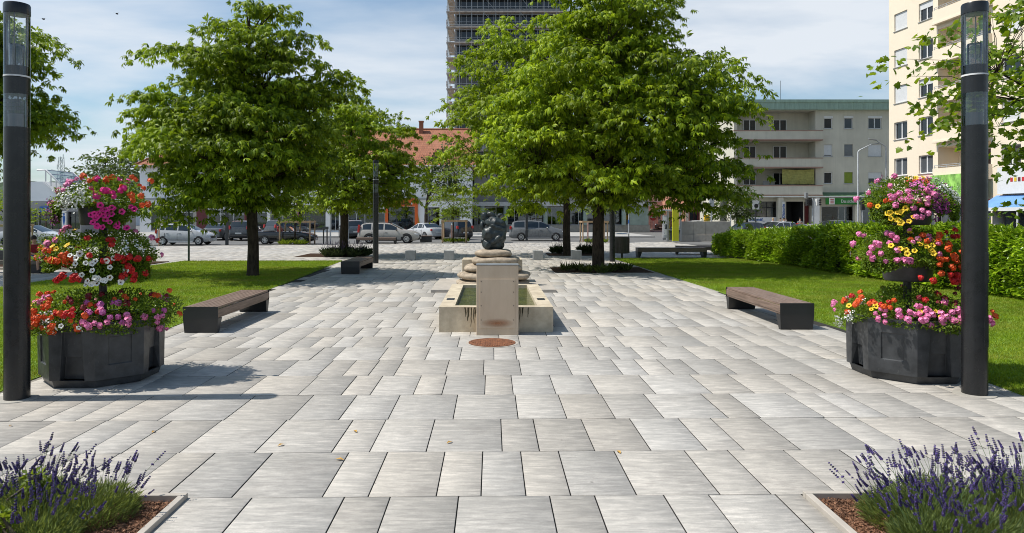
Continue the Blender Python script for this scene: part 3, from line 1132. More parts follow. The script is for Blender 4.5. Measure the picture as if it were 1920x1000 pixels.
LV = [((-2.78, 4.83), .3, 62, (.12, 0), 'outermost lavender of the left bed, nearest the bark mulch'), ((-3.06, 4.62), .3, 66, (.05, 0), 'lavender of the left bed beside the light green weed'),
      ((-3.3, 4.95), .3, 64, (0, 0), 'lavender at the back of the left bed near the frame edge'), ((-2.9, 4.35), .28, 46, (.05, 0), 'low front lavender of the left bed'),
      ((-3.62, 4.7), .3, 60, (0, 0), 'lavender of the left bed cut by the frame edge'),
      ((2.84, 4.74), .3, 62, (-.22, 0), 'outermost lavender of the right bed, nearest the bark mulch'), ((3.18, 4.95), .32, 84, (-.05, 0), 'lavender at the back of the right bed'),
      ((3.1, 4.42), .3, 70, (-.05, 0), 'front lavender of the right bed'), ((3.58, 4.68), .32, 90, (0, 0), 'tallest lavender of the right bed, at its middle'),
      ((3.85, 5.0), .32, 80, (.03, 0), 'lavender at the back right of the right bed'), ((2.78, 4.38), .24, 36, (-.05, 0), 'small lavender by the right bed kerb'),
      ((4.05, 4.6), .3, 70, (0, 0), 'lavender at the outer end of the right bed')]
for i, ((x, y), rd, ns, ln, lb) in enumerate(LV):
    lavender(lb, (x, y, -.02), rd, int(ns * .88), 300 + i, .23 if i not in (3, 10) else .19, ln)
for i, (x, y, lb) in enumerate(((-3.12, 4.72, 'light green broadleaf weed among the left lavender'), (-3.02, 4.22, 'light green weed at the lower left frame edge'))):
    shrub('weed', lb, (x, y, 0), [((0, 0, .3 if i == 0 else .24), (.07, .07, .07)), ((.03, 0, .17), (.06, .06, .12))], 60, .05, M['young_leaf'], 400 + i, 'weed', w=.6)


def bed(name, label, corner, sx):
    """raised stone edging with bark mulch inside"""
    root = thing(name, label, 'bed edging', (corner[0], corner[1], 0))
    e = .05
    ln = 2.4
    MB().b2(min(0, -sx * ln), max(0, -sx * ln), -e, 0, -.05, .04).build('kerb', M['kerb'], root, bevel=.004)
    MB().b2(min(0, -sx * e), max(0, -sx * e), -1.05, -e - .003, -.05, .04).build('kerb', M['kerb'], root, bevel=.004)
    MB().b2(min(0, -sx * e), max(0, -sx * e), -2.1, -1.056, -.05, .04).build('kerb', M['kerb'], root, bevel=.004)
    x0, x1 = sorted((corner[0] - sx * (e + .002), corner[0] - sx * ln))
    struct(MB().b2(x0, x1, corner[1] - 2.1, corner[1] - e - .002, -.05, -.006).build('bed_soil', M['mulch']))
    g = np.random.default_rng(int(corner[0] * 10) + 99)
    n = 11000
    P = np.stack([g.uniform(x0, x1, n) * .35 + (corner[0] - sx * (e + .01)) * .65 + g.uniform(-.01, .01, n), g.uniform(corner[1] - 1.2, corner[1] - e - .03, n), g.uniform(-.008, .014, n)], 1)
    P[:, 0] = np.clip(P[:, 0], x0 + .02, x1 - .02)
    V, Fc = blades(P, g.normal(0, 1, (n, 3)) * np.array([1, 1, .35]), .024, .01, g, 1.5, .1, .0)
    tag(npmesh('bark_mulch', V, Fc, M['mulch']), 'reddish bark mulch in the %s lavender bed' % ('left' if sx > 0 else 'right'), 'mulch', kind='stuff')


bed('bed_edging', 'beige stone edging of the left lavender bed', (-2.26, 5.16), 1)
bed('bed_edging', 'beige stone edging of the right lavender bed', (2.33, 5.2), -1)
# ================================================================== flower towers
PETAL = {
    'orange': mat('petal_orange', (0.75, 0.1, 0.012), 0.6, 0.2, 40, isl=0.2),
    'red': mat('petal_red', (0.55, 0.012, 0.012), 0.6, 0.2, 40, isl=0.25),
    'darkred': mat('petal_dark_red', (0.2, 0.006, 0.02), 0.6, 0.2, 40, isl=0.3),
    'pink': mat('petal_pink', (0.78, 0.22, 0.43), 0.6, 0.15, 40, isl=0.2),
    'magenta': mat('petal_magenta', (0.75, 0.025, 0.26), 0.55, 0.15, 40, isl=0.15),
    'mauve': mat('petal_mauve', (0.58, 0.13, 0.38), 0.6, 0.2, 40, isl=0.2),
    'purple': mat('petal_purple', (0.16, 0.012, 0.11), 0.6, 0.25, 40, isl=0.3),
    'yellow': mat('petal_yellow', (0.78, 0.52, 0.02), 0.55, 0.1, 40, isl=0.12),
    'white': mat('petal_white', (0.78, 0.78, 0.72), 0.6, 0.05, 40, isl=0.08),
}
M['throat'] = mat('flower_throat', (0.25, 0.1, 0.02), 0.6, 0.2, 40)
M['throat_dark'] = mat('flower_throat_dark', (0.2, 0.004, 0.06), 0.6, 0.2, 40)
M['bedding_leaf'] = leaf('bedding_leaf', (0.04, 0.095, 0.008), (0.2, 0.3, 0.035), 0.34, 0.45, 4, 0.4)


def floret(b, c, d, r, rr, npet=5, cup=0.25):
    d = d.normalized()
    a = d.orthogonal().normalized()
    e = d.cross(a)
    ph = rr.uniform(0, 6.28)
    vs = [c]
    for k in range(npet):
        th = ph + 6.283 * k / npet
        for dth, q, lf in ((-.5, .72, cup * .6), (-.22, 1.0, cup), (.22, 1.0, cup), (.5, .72, cup * .6)):
            t2 = th + dth * 6.283 / npet * .9
            vs.append(c + (a * math.cos(t2) + e * math.sin(t2)) * r * q + d * r * lf)
    m = len(vs) - 1
    b.add(vs, [(0, 1 + i, 1 + (i + 1) % m) for i in range(m)])


def geranium(seed, col, r=.041, n=24):
    rr = random.Random(seed)
    b = MB()
    for k in range(n):
        u = (k + .5) / n
        ph = math.acos(1 - 1.25 * u)
        th = 2.4 * k + rr.uniform(-.3, .3)
        d = Vector((math.sin(ph) * math.cos(th), math.sin(ph) * math.sin(th), math.cos(ph)))
        floret(b.mat(0), d * r * rr.uniform(.75, 1.05) * .9, d + Vector((rr.gauss(0, .25), rr.gauss(0, .25), rr.gauss(0, .25))), r * .4, rr, 5, .15)
    b.mat(1).tube([(0, 0, -r * 1.6), (0, 0, r * .3)], .0025, 4)
    return meshonly(b, 'bloom', [PETAL[col], M['stem']])


def petunia(seed, col, r=.036):
    rr = random.Random(seed)
    b = MB()
    vs, fs = [], []
    rings = ((.16, -.55), (.32, -.12), (.7, .1), (1.0, .06))
    nn = 20
    for q, z in rings:
        for k in range(nn):
            th = 6.283 * k / nn
            w = 1 + .1 * math.cos(5 * th) * (q > .5)
            vs.append((r * q * w * math.cos(th), r * q * w * math.sin(th), r * (z + rr.gauss(0, .04) * (q > .5) + .08 * math.cos(10 * th) * (q > .9))))
    for i in range(3):
        b.mi = 1 if i == 0 else 0
        b.add(vs, [(i * nn + k, i * nn + (k + 1) % nn, (i + 1) * nn + (k + 1) % nn, (i + 1) * nn + k) for k in range(nn)])
    b.mi = 1
    b.add(vs[:nn], [tuple(range(nn))])
    return meshonly(b, 'bloom', [PETAL[col], M['throat_dark'] if col in ('magenta', 'purple') else M['throat']])


def lobelia(seed, col, r=.06, n=16):
    rr = random.Random(seed)
    b = MB()
    for k in range(n):
        d = Vector((rr.gauss(0, .5), rr.gauss(0, .5), 1))
        p = Vector((rr.gauss(0, r * .55), rr.gauss(0, r * .55), rr.gauss(0, r * .22)))
        floret(b.mat(0), p, d, r * .2, rr, 5, .2)
        b.mat(1).tube([(0, 0, -r * .8), p], .0012, 3)
    return meshonly(b, 'bloom', [PETAL[col], M['stem']])


def meshonly(b, name, mats):
    me = bpy.data.meshes.new(name)
    me.from_pydata(b.v, [], b.f)
    for mm in mats:
        me.materials.append(mm)
    me.polygons.foreach_set('material_index', b.m)
    me.update()
    return me


_bl = {}


def bloom(kind, col, rr):
    k = (kind, col, rr.randrange(3))
    if k not in _bl:
        f = {'g': geranium, 'p': petunia, 'l': lobelia}[kind]
        _bl[k] = f(hash((kind, col)) % 97 + k[2] if False else 7 + k[2] * 13 + len(_bl), col)
    return _bl[k]


def flower_mound(label, base, rx, ry, rz, zones, nleaf, seed, droop=0.0, zc=0.0, hang=()):
    """a mound of bedding plants: leaves through a dome that hangs over the rim, flower heads on its surface"""
    g = np.random.default_rng(seed)
    rr = random.Random(seed)
    root = thing('flower_mound', label, 'flowers', base, 0, 'flowers in the two flower towers')

    def surf(dx, dz):
        dx = max(-1.0, min(1.0, dx))
        lim = math.sqrt(max(0.0, 1 - dx * dx))
        return dx, lim
    n = int(nleaf * 1.2)
    d = unit(g.normal(0, 1, (n, 3)) * np.array([1, 1, .95]))
    q = 1 - np.abs(g.normal(0, .17, n))
    lump = 1 + .13 * np.sin(d[:, 0] * 5 + seed) + .1 * np.sin(d[:, 1] * 7 + d[:, 2] * 5 + seed * 2) + .07 * np.sin(d[:, 0] * 13 + d[:, 2] * 11)
    P = d * np.array([rx, ry, rz]) * (q * lump)[:, None]
    low = P[:, 2] < 0
    P[low, 2] *= droop if droop else 0.4
    P[:, 2] += zc
    D = d + g.normal(0, .6, (n, 3)) + np.array([0, 0, .3])
    for (hx_, hw, hl) in hang:        # trailing growth hanging over the bowl rim
        k = int(2600 * hw * hl / .1)
        fx = np.clip(g.normal(hx_, hw * .5, k), -1, 1)
        z = -g.random(k) ** .8 * hl * (1 - .5 * np.abs(fx - hx_) / max(hw, .01))
        y = -np.sqrt(1 - fx ** 2 * .95) * ry * .92 + g.normal(0, .035, k)
        P = np.concatenate([P, np.stack([fx * rx, y, z + zc], 1)])
        D = np.concatenate([D, np.stack([g.normal(0, .5, k) + fx * .4, -.6 + g.normal(0, .4, k), g.normal(-.3, .5, k)], 1)])
    V, Fc = blades(P, D, .032, .027, g, .6, .15, .15)
    npmesh('foliage', V, Fc, M['bedding_leaf'], root)
    for (zx, zz, kind, col, cnt, sx, sz) in zones:
        if kind[0] == '^':            # flower heads on trailing growth: zz and sz in metres below the rim
            for k in range(int(cnt * 1.3)):
                fx = max(-1, min(1, rr.gauss(zx, sx)))
                o = link('bloom', bloom(kind[1], col, rr), root, (fx * rx, -math.sqrt(1 - fx * fx * .95) * ry * 1.0 - .055, zc + zz + rr.uniform(-sz, sz)))
                o.rotation_euler = Vector((fx * .6 + rr.gauss(0, .3), -1, .35 + rr.gauss(0, .25))).to_track_quat('Z', 'Y').to_euler()
                s = rr.uniform(.85, 1.15)
                o.scale = (s, s, s)
            continue
        for k in range(int(cnt * 1.35)):
            back = k % 5 == 4
            fx = max(-1.05, min(1.05, rr.gauss(zx, sx)))
            fz = max(-1.0, min(1.05, rr.gauss(zz, sz)))
            if back:
                fx = rr.uniform(-1, 1)
            lim = math.sqrt(max(0.0, 1 - min(1, fx * fx) * .92 - min(1, fz * fz) * .85))
            dd = Vector((fx, (1 if back else -1) * lim, fz))
            zv = fz * rz * (1 if fz > 0 else (droop if droop else .4))
            p = Vector((dd.x * rx, dd.y * ry, zv + zc)) * 1.0
            nrm = Vector((dd.x / rx, dd.y / ry, fz / rz * .7 + .35)).normalized()
            lm = 1.03 + rr.uniform(-.03, .1)
            p = Vector((p.x * lm, p.y * lm, p.z + rr.uniform(0, .03)))
            o = link('bloom', bloom(kind, col, rr), root, p)
            nn2 = (nrm + Vector((rr.gauss(0, .25), rr.gauss(0, .25) - .15, rr.gauss(0, .25)))).normalized()
            o.rotation_euler = nn2.to_track_quat('Z', 'Y').to_euler()
            s = rr.uniform(.68, 1.15)
            o.scale = (s, s, s)
    return root


def octpoly(r, cz=0.0):
    return [(r * math.cos(R(22.5 + 45 * k)), r * math.sin(R(22.5 + 45 * k))) for k in range(8)]


def flower_tower(label, c):
    """three-tier planter: octagonal tub on a plinth, post, two bowls"""
    root = thing('flower_tower', label, 'planter', c, 0, 'three tier flower planters')
    b = MB()
    Rr = .735
    zs, zt = .1, .775
    k0 = math.cos(R(22.5))
    # body as eight separate faces: diagonal faces carry a sunk square panel, straight faces a tapering recess with a ledge
    top = octpoly(Rr); bot = octpoly(Rr * .985)
    for k in range(8):
        a0, a1 = Vector((*top[k], zt)), Vector((*top[(k + 1) % 8], zt))
        b0, b1 = Vector((*bot[k], zs)), Vector((*bot[(k + 1) % 8], zs))
        mid = (a0 + a1) / 2
        n = Vector((mid.x, mid.y, 0)).normalized()

        def P(u, v, dpt=0.0):
            return (b0.lerp(b1, u)).lerp(a0.lerp(a1, u), v) - n * dpt
        ang = math.degrees(math.atan2(n.y, n.x)) % 90
        diag = 20 < ang < 70
        if diag:
            O = [(0, 0), (1, 0), (1, 1), (0, 1)]
            I = [(.27, .26), (.74, .26), (.74, .76), (.27, .76)]
            vo = [P(*p) for p in O]; vi = [P(*p) for p in I]; vd = [P(p[0], p[1], .016) for p in I]
            b.add(vo + vi + vd, [(0, 1, 5, 4), (1, 2, 6, 5), (2, 3, 7, 6), (3, 0, 4, 7), (4, 5, 9, 8), (5, 6, 10, 9), (6, 7, 11, 10), (7, 4, 8, 11), (8, 9, 10, 11)])
        else:
            # side cheeks, recess open at the bottom
            O = [P(0, 0), P(.23, 0), P(.3, .87), P(.7, .87), P(.77, 0), P(1, 0), P(1, 1), P(0, 1)]
            D1 = [P(.23, 0, .1), P(.3, .42, .075), P(.3, .42, .05), P(.3, .87, .03)]
            D2 = [P(.77, 0, .1), P(.7, .42, .075), P(.7, .42, .05), P(.7, .87, .03)]
            mL, mR = P(.265, .42), P(.735, .42)
            vs = O + D1 + D2 + [mL, mR]
            b.add(vs, [(0, 1, 16, 2, 7), (7, 2, 3, 6), (3, 17, 4, 5, 6),
                       (1, 8, 9, 16), (16, 10, 11, 2), (4, 17, 13, 12), (17, 3, 15, 14), (2, 11, 15, 3),
                       (8, 12, 13, 9), (9, 13, 14, 10), (10, 14, 15, 11)])
    # rim lip and soil level
    b.frustum(octpoly(Rr * 1.012), zt - .03, octpoly(Rr * 1.012), zt + .012, caps=False)
    n8 = 8
    ro, ri = octpoly(Rr * 1.012), octpoly(Rr * .93)
    b.add([(x, y, zt + .012) for x, y in ro] + [(x, y, zt + .012) for x, y in ri], [(i, (i + 1) % 8, 8 + (i + 1) % 8, 8 + i) for i in range(8)])
    b.add([(x, y, zt - .03) for x, y in ro] + [(x, y, zt - .03) for x, y in top], [((i + 1) % 8, i, 8 + i, 8 + (i + 1) % 8) for i in range(8)])
    b.add([(x, y, zs) for x, y in bot], [tuple(range(7, -1, -1))])
    b.build('tub', M['plastic_tub'], root, bevel=.006)
    pl = MB()
    # plinth with fork slots on the diagonals
    pl.frustum(octpoly(.66), 0.003, octpoly(.69), .1)
    pl.build('plinth', M['plastic_tub'], root, bevel=.005)
    sl_ = MB()
    sl_.add([(x, y, zt - .05) for x, y in octpoly(Rr * .94)], [tuple(range(8))])
    sl_.build('soil', M['soil'], root)
    MB().tube([(0, 0, zt - .1), (0, 0, 2.05)], .05, 16).build('post', M['black_metal'], root, smooth=40)
    for z0, r in ((1.24, .29), (1.98, .27)):
        bo = MB()
        bo.lathe([(r * .2, z0), (r * .93, z0), (r * .985, z0 + .025), (r * 1.06, z0 + .25), (r * 1.1, z0 + .255), (r * 1.1, z0 + .275), (r * 1.03, z0 + .275), (r * 1.0, z0 + .2), (.01, z0 + .2)], 32)
        bo.build('bowl', M['plastic_tub'], root, smooth=35)
    return root


TL = Vector((-5.08, 9.06, 0))
TR = Vector((5.545, 9.25, 0))
flower_tower('left flower tower, dark octagonal tub with two stacked bowls', TL)
flower_tower('right flower tower, dark octagonal tub with two stacked bowls', TR)
# (x, z, kind, colour, number, spread x, spread z) over the face of the mound as one sees it from the walk
flower_mound('lowest flowers of the left tower, orange red at left, mauve at right', TL + Vector((0, 0, .78)), .83, .8, .34,
             [(-.55, .35, 'g', 'orange', 38, .27, .25), (-.35, .0, 'g', 'orange', 16, .3, .2), (-.75, .6, 'g', 'pink', 7, .12, .15), (-.7, .45, 'p', 'yellow', 7, .15, .12), (-.8, -.2, 'l', 'white', 5, .15, .2),
              (-.15, .1, 'l', 'white', 5, .2, .2), (.25, .8, 'g', 'darkred', 8, .2, .1), (.2, .45, 'g', 'red', 6, .2, .1), (.6, .4, 'g', 'mauve', 10, .22, .22), (.35, -.1, 'g', 'pink', 6, .12, .2), (.85, .1, 'g', 'pink', 6, .12, .2),
              (.62, .75, 'g', 'orange', 5, .2, .1), (.0, -.1, 'p', 'white', 4, .15, .15), (.75, -.9, 'g', 'pink', 4, .1, .3)], 10500, 501, droop=.5)
flower_mound('middle flowers of the left tower, yellow and orange at left, white at right', TL + Vector((0, 0, 1.56)), .64, .6, .36,
             [(-.7, .45, 'g', 'pink', 9, .12, .3), (-.5, .55, 'p', 'yellow', 12, .3, .25), (-.55, .0, 'g', 'orange', 10, .25, .3), (-.4, -.2, 'p', 'yellow', 6, .15, .2), (-.1, -.1, 'g', 'orange', 6, .15, .25), (-.95, -.1, 'g', 'pink', 5, .06, .15),
              (.42, -.14, '^p', 'white', 18, .17, .16), (-.1, -.2, '^g', 'red', 5, .25, .05), (.85, -.18, '^g', 'red', 8, .1, .12), (.1, .1, 'p', 'white', 4, .12, .1), (.8, -.1, 'g', 'red', 12, .15, .35), (.35, .4, 'g', 'red', 5, .2, .2), (-.1, -.8, 'g', 'red', 5, .3, .15), (.85, .4, 'l', 'white', 5, .15, .2)], 8500, 502, droop=.3, hang=((.5, .5, .32), (-.7, .4, .16), (.95, .2, .3)))
flower_mound('topmost flowers of the left tower, white with magenta petunias hanging right', TL + Vector((0, 0, 2.24)), .53, .5, .34,
             [(-.25, .35, 'l', 'white', 26, .32, .3), (-.1, .9, 'g', 'orange', 7, .45, .08), (-.6, .75, 'g', 'pink', 8, .2, .12), (-.95, .3, 'g', 'pink', 4, .08, .3), (.55, .5, 'g', 'magenta', 10, .2, .25), (.85, .7, 'g', 'orange', 5, .15, .2),
              (.55, -.15, '^p', 'magenta', 26, .2, .15), (-.85, -.12, '^l', 'purple', 6, .1, .1), (.98, -.1, 'g', 'orange', 5, .06, .25), (-.85, -.4, 'l', 'purple', 7, .08, .3)], 6500, 503, droop=.06, hang=((.62, .3, .32), (-.85, .2, .24)))
flower_mound('lowest flowers of the right tower, pink geraniums with white petunias at right', TR + Vector((0, 0, .78)), .84, .8, .33,
             [(-.1, .3, 'g', 'pink', 34, .36, .24), (-.75, .65, 'g', 'orange', 10, .16, .15), (-.95, -.2, 'l', 'white', 7, .06, .4), (-.75, .2, 'g', 'pink', 7, .12, .2), (-.6, .35, 'p', 'yellow', 6, .3, .12), (-.2, .75, 'g', 'red', 6, .35, .1), (.3, .8, 'g', 'darkred', 10, .3, .1),
              (.65, -.3, 'p', 'white', 14, .2, .35), (.45, .25, 'g', 'pink', 9, .2, .2), (.85, .3, 'g', 'orange', 8, .12, .2), (-.9, .3, 'g', 'orange', 4, .1, .2)], 10500, 504, droop=.5)
flower_mound('middle flowers of the right tower, pink and yellow at left, orange red at right', TR + Vector((0, 0, 1.56)), .64, .6, .36,
             [(-.75, .2, 'g', 'pink', 16, .16, .35), (-.3, .45, 'p', 'yellow', 14, .25, .2), (-.25, .55, 'g', 'pink', 7, .2, .2), (.1, .6, 'g', 'orange', 7, .3, .15), (.55, .2, 'g', 'orange', 8, .2, .2), (.5, -.35, 'g', 'orange', 9, .18, .2), (.45, -.24, '^g', 'red', 10, .2, .05), (.3, -.12, '^g', 'orange', 6, .3, .06), (-.25, -.22, '^g', 'red', 2, .1, .05),
              (.9, 0, 'p', 'white', 8, .08, .4), (.75, .75, 'g', 'red', 5, .15, .15), (-.5, -.5, 'g', 'pink', 4, .12, .2)], 8500, 505, droop=.3, hang=((.6, .55, .32), (-.85, .3, .2)))
flower_mound('topmost flowers of the right tower, pink at left, purple middle, white at right', TR + Vector((0, 0, 2.24)), .53, .5, .34,
             [(-.6, .5, 'g', 'pink', 14, .22, .3), (-.72, -.12, '^p', 'yellow', 12, .14, .12), (-.3, -.1, '^g', 'pink', 4, .1, .06), (.25, -.12, '^l', 'purple', 5, .2, .1), (.0, .55, 'l', 'mauve', 10, .2, .2), (.05, .1, 'l', 'purple', 8, .2, .3), (-.2, .2, 'g', 'pink', 6, .15, .2), (.6, .5, 'l', 'white', 14, .2, .3), (-.85, -.55, 'g', 'orange', 4, .1, .2),
              (.9, .0, 'l', 'white', 6, .08, .3), (-.1, .95, 'p', 'yellow', 3, .3, .05), (-.55, -.9, 'g', 'darkred', 5, .15, .1)], 6500, 506, droop=.06, hang=((-.8, .3, .26), (.85, .26, .2), (.25, .12, .14)))


# ================================================================== lamp columns
def lamp_column(label, base, h, r, big=True, name='lamp_column'):
    """black column with a clear tube head, lens window and cap"""
    root = thing(name, label, 'street lamp', base, 0, 'black column lamps')
    u = h / 4.44
    z = lambda q: q * u
    MB().lathe([(r, .0), (r, z(3.05))], 32).build('pole', M['lamp_paint'], root, smooth=40)
    if big:
        MB().lathe([(r + .09, -.01), (r + .085, .008), (r + .003, .01)], 32).build('base_ring', M['concrete'], root, smooth=40)
        for s in (0.55, 1.3):
            MB().box((r * .405, -r * .845, s + .2), (.075, .02, .36), R(24)).build('service_door', M['lamp_paint'], root, bevel=.003)
    MB().lathe([(r * .985, z(3.05)), (r * .985, z(3.42))], 32, cap=False).build('lens', M['lens'], root, smooth=40)
    c = MB()
    c.lathe([(r * .62, z(3.06)), (r * .62, z(3.2)), (r * .5, z(3.2))], 20)
    for i in range(3):
        for j in range(4):
            c.box(((j - 1.5) * r * .36, -r * .66, z(3.25) + i * z(.045)), (r * .28, .012, z(.032)))
    c.build('led_unit', [M['grey_metal']], root)
    b = MB()
    b.lathe([(r, z(3.42)), (r * 1.0, z(3.605)), (r * .9, z(3.61))], 32)
    b.build('collar', M['lamp_paint'], root, smooth=40)
    MB().lathe([(r * 1.02, z(3.612)), (r * 1.02, z(3.63))], 32).build('white_ring', M['white_paint'], root, smooth=40)
    MB().lathe([(r * .93, z(3.632)), (r * .93, z(3.735)), (r * .5, z(3.74))], 32).build('inner_collar', M['lamp_paint'], root, smooth=40)
    MB().lathe([(r, z(3.632)), (r, z(4.32))], 32, cap=False).build('glass_tube', M['clear'], root, smooth=40)
    rods = MB()
    for k in range(3):
        a = R(50 + 120 * k)
        rods.tube([(r * .78 * math.cos(a), r * .78 * math.sin(a), z(3.73)), (r * .78 * math.cos(a), r * .78 * math.sin(a), z(4.33))], r * .055, 8)
    rods.build('rod', M['grey_metal'], root, smooth=40)
    if big:
        f = MB()
        f.lathe([(r * .55, z(3.74)), (r * .6, z(3.97)), (r * .55, z(3.985)), (.01, z(3.985))], 20)
        f.build('reflector', M['lens'], root, smooth=40)
    MB().lathe([(.01, z(4.31)), (r * .8, z(4.315)), (r * .98, z(4.32))], 32, cap=False).build('cap_underside', M['white_paint'], root, smooth=40)
    MB().lathe([(r * 1.03, z(4.322)), (r * 1.03, z(4.425)), (r * .98, z(4.44)), (.01, z(4.44))], 32).build('cap', M['lamp_paint'], root, smooth=40)
    return root


lamp_column('large black column lamp at the left front beside the flower tower', (-5.45, 7.96, 0), 4.53, .131)
lamp_column('large black column lamp at the right front before the flower tower', (5.69, 8.17, 0), 4.6, .133)
b_ = gnd(704.5, 494)
lamp_column('slim black column lamp beyond the left bench row', b_, 4.55, .125)
b_ = gnd(1148, 491)
lamp_column('black column lamp whose head is hidden in the tallest chestnut', b_, 4.55, .125)
for px, py, lb in ((425.5, 459, 'dark square post behind the broad chestnut, before the parked dark estate'), (987.5, 451.5, 'dark square post in front of the grey people carrier')):
    b_ = gnd(px, py)
    rt = thing('lamp_post', lb, 'post', b_, 0, 'dark posts along the road')
    MB().b2(-.1, .1, -.08, .08, -.02, 4.4).build('pole', M['dark_metal'], rt, bevel=.01)
    MB().b2(-.09, .09, -.07, .07, 4.4, 5.0).build('lamp_head', M['lens'], rt, bevel=.01)
b_ = gnd(354, 491)
rt = thing('sign_post', 'thin dark green post on the far edge of the left lawn', 'post', b_)
MB().tube([(0, 0, -.05), (0, 0, 3.1)], .045, 12).build('pole', mat('dark_green_paint', (.03, .045, .035), .5), rt, smooth=40)
MB().box((0, -.05, 2.75), (.4, .02, .5)).build('sign_plate', M['galv'], rt, bevel=.004)


# ================================================================== benches
def bench(label, c, L=2.9, w=.62, h=.47, rz=0.0, group='timber slat benches', name='bench', light=False):
    root = thing(name, label, 'bench', c, rz, group)
    mw = M['bench_wood']
    ns = 7
    sw = (w - .03) / ns
    for k in range(ns):
        x = -w / 2 + .015 + sw * (k + .5)
        MB().box((x, 0, h - .0225), (sw - .009, L - .022, .04)).build('slat', mw, root, bevel=.004)
    for s in (-1, 1):
        MB().box((s * (w / 2 - .018), 0, h - .108), (.032, L - .024, .122)).build('side_board', mw, root, bevel=.004)
        MB().box((s * (w / 2 - .03), 0, h - .19), (.03, L - .024, .036)).build('lower_rail', mw, root, bevel=.003)
        # end leg: steel plate with a sloping inner side
        y0 = s * L / 2
        y1 = s * (L / 2 - .11)
        y2 = s * (L / 2 - .2)
        leg = MB()
        vs = []
        for x, q in ((-w / 2, 0), (w / 2, 0)):
            wv = .02 if x < 0 else -.02
            vs += [(x + wv, y0 - s * .02, 0), (x + wv, y1, 0), (x, y2, h - .21), (x, y0, h - .21), (x, y0, h), (x, y0 - s * .012, h)]
        n = 6
        leg.add(vs, [(0, 1, 7, 6), (1, 2, 8, 7), (2, 3, 9, 8), (0, 6, 9, 3), (3, 9, 10, 4), (4, 10, 11, 5), (0, 3, 2, 1), (6, 7, 8, 9), (3, 4, 5), (9, 11, 10), (5, 11, 9, 3)])
        leg.build('leg', M['black_metal'], root)
    return root


bench('timber slat bench at left beside the flower tower', (-5.22, 13.85, 0), 2.86, .63, .47)
bench('timber slat bench at right beside the lawn edge', (5.63, 14.25, 0), 2.95, .63, .49)
p_ = gnd(656, 514.5)
bench('slat bench farther off on the left, by the slim lamp', (p_.x, p_.y + 1.5, 0), 2.9, .68, .46)
p_ = gnd(1258, 483)
bench('slat bench seen side-on beyond the right lawn', (p_.x, p_.y, 0), 3.45, .62, .5, R(90))
p_ = gnd(1308, 478.5)
bench('slat bench end by the far corner of the hedge', (p_.x + .1, p_.y + .6, 0), 2.2, .95, .46, R(78))
p_ = gnd(706, 457)
bench('slat bench before the silver estate car, beside the road', (p_.x, p_.y, 0), 3.0, .6, .47, R(90))
p_ = gnd(798, 454)
rt = thing('steel_seat', 'low dark steel seat block before the silver saloon', 'seat', (p_.x, p_.y + .4, 0))
MB().b2(-.46, .46, -.3, .3, 0, .44).build('base', M['dark_metal'], rt, bevel=.012)
MB().b2(-.47, .47, -.31, .31, .443, .5).build('top_board', M['bench_wood'], rt, bevel=.01)

# long dark bench on the far left with a seated person
p_ = gnd(46, 513)
BL = Vector((p_.x, p_.y + .3, 0))
rt = thing('long_bench', 'long dark bench on the far left with a person sitting on it', 'bench', BL)
MB().b2(-2.4, .85, -.28, .28, .32, .46).build('seat', mat('weathered_oak', (.13, .115, .09), .7, .25, 6, stretch=(.6, 6, 6)), rt, bevel=.015)
MB().b2(.15, .75, -.22, .22, 0, .317).build('leg', M['black_metal'], rt, bevel=.01)
MB().b2(-2.3, -1.6, -.22, .22, 0, .317).build('leg', M['black_metal'], rt, bevel=.01)
MB().b2(-2.4, -.55, .2, .27, .463, .82).build('backrest', M['dark_metal'], rt, bevel=.012)
struct(MB().b2(-26, -14.7, 26.95, 27.2, -.02, .1).build('kerb', M['kerb'], bevel=.01))
struct(MB().b2(-26, -14.7, 27.21, 31.6, -.02, .03).build('planting_bed', M['soil']))
struct(MB().b2(-38, -26.2, 20, 44, -.02, .01).build('lawn', M['lawn_soil']))

# ================================================================== fountain
FX = 0.08
M['water'] = None
m, t, out = nt('pond_water')
p = t.nodes.new('ShaderNodeBsdfPrincipled')
p.inputs['Roughness'].default_value = 0.03
p.inputs['IOR'].default_value = 1.33
vec = objcoord(t, (1, 1, 1))
t.links.new(mixcol(t, maprange(t, noise(t, vec, 3, 4), .35, .65, 0, 1), (0.03, 0.04, 0.006), (0.085, 0.095, 0.014)), p.inputs['Base Color'])
bn = t.nodes.new('ShaderNodeBump'); bn.inputs['Strength'].default_value = .9; bn.inputs['Distance'].default_value = .06
t.links.new(noise(t, objcoord(t, (1, 2.2, 1)), 7, 3), bn.inputs['Height'])
t.links.new(bn.outputs[0], p.inputs['Normal'])
t.links.new(p.outputs[0], out.inputs[0])
M['water'] = m

y0, y1 = 12.52, 16.7
x0, x1 = FX - 1.03, FX + 1.03
zt = .455
rt = thing('fountain_basin', 'rectangular beige stone basin holding green water', 'fountain', (FX, y0, 0))
b = MB()
wl, wf = .275, .22
L = y1 - y0
w2 = 1.03
b.b2(-w2, w2, 0, wf, 0, zt).b2(-w2, w2, L - wf, L, 0, zt).b2(-w2, -w2 + wl, wf + .0005, L - wf - .0005, 0, zt).b2(w2 - wl, w2, wf + .0005, L - wf - .0005, 0, zt)
b.build('basin_wall', M['conc_beige'], rt)
MB().b2(-w2 + wl + .001, w2 - wl - .001, wf + .001, L - wf - .001, .02, zt - .075).build('water', M['water'], rt)
for s in (-1, 1):
    MB().box((s * (w2 - .14), 1.15, zt + .004), (.15, .26, .01)).build('plaque', M['dark_metal'], rt, bevel=.002)
M['stain'] = mat('water_stain', (.05, .042, .02), .85, .4, 20)
rs = random.Random(3)
st_ = MB()
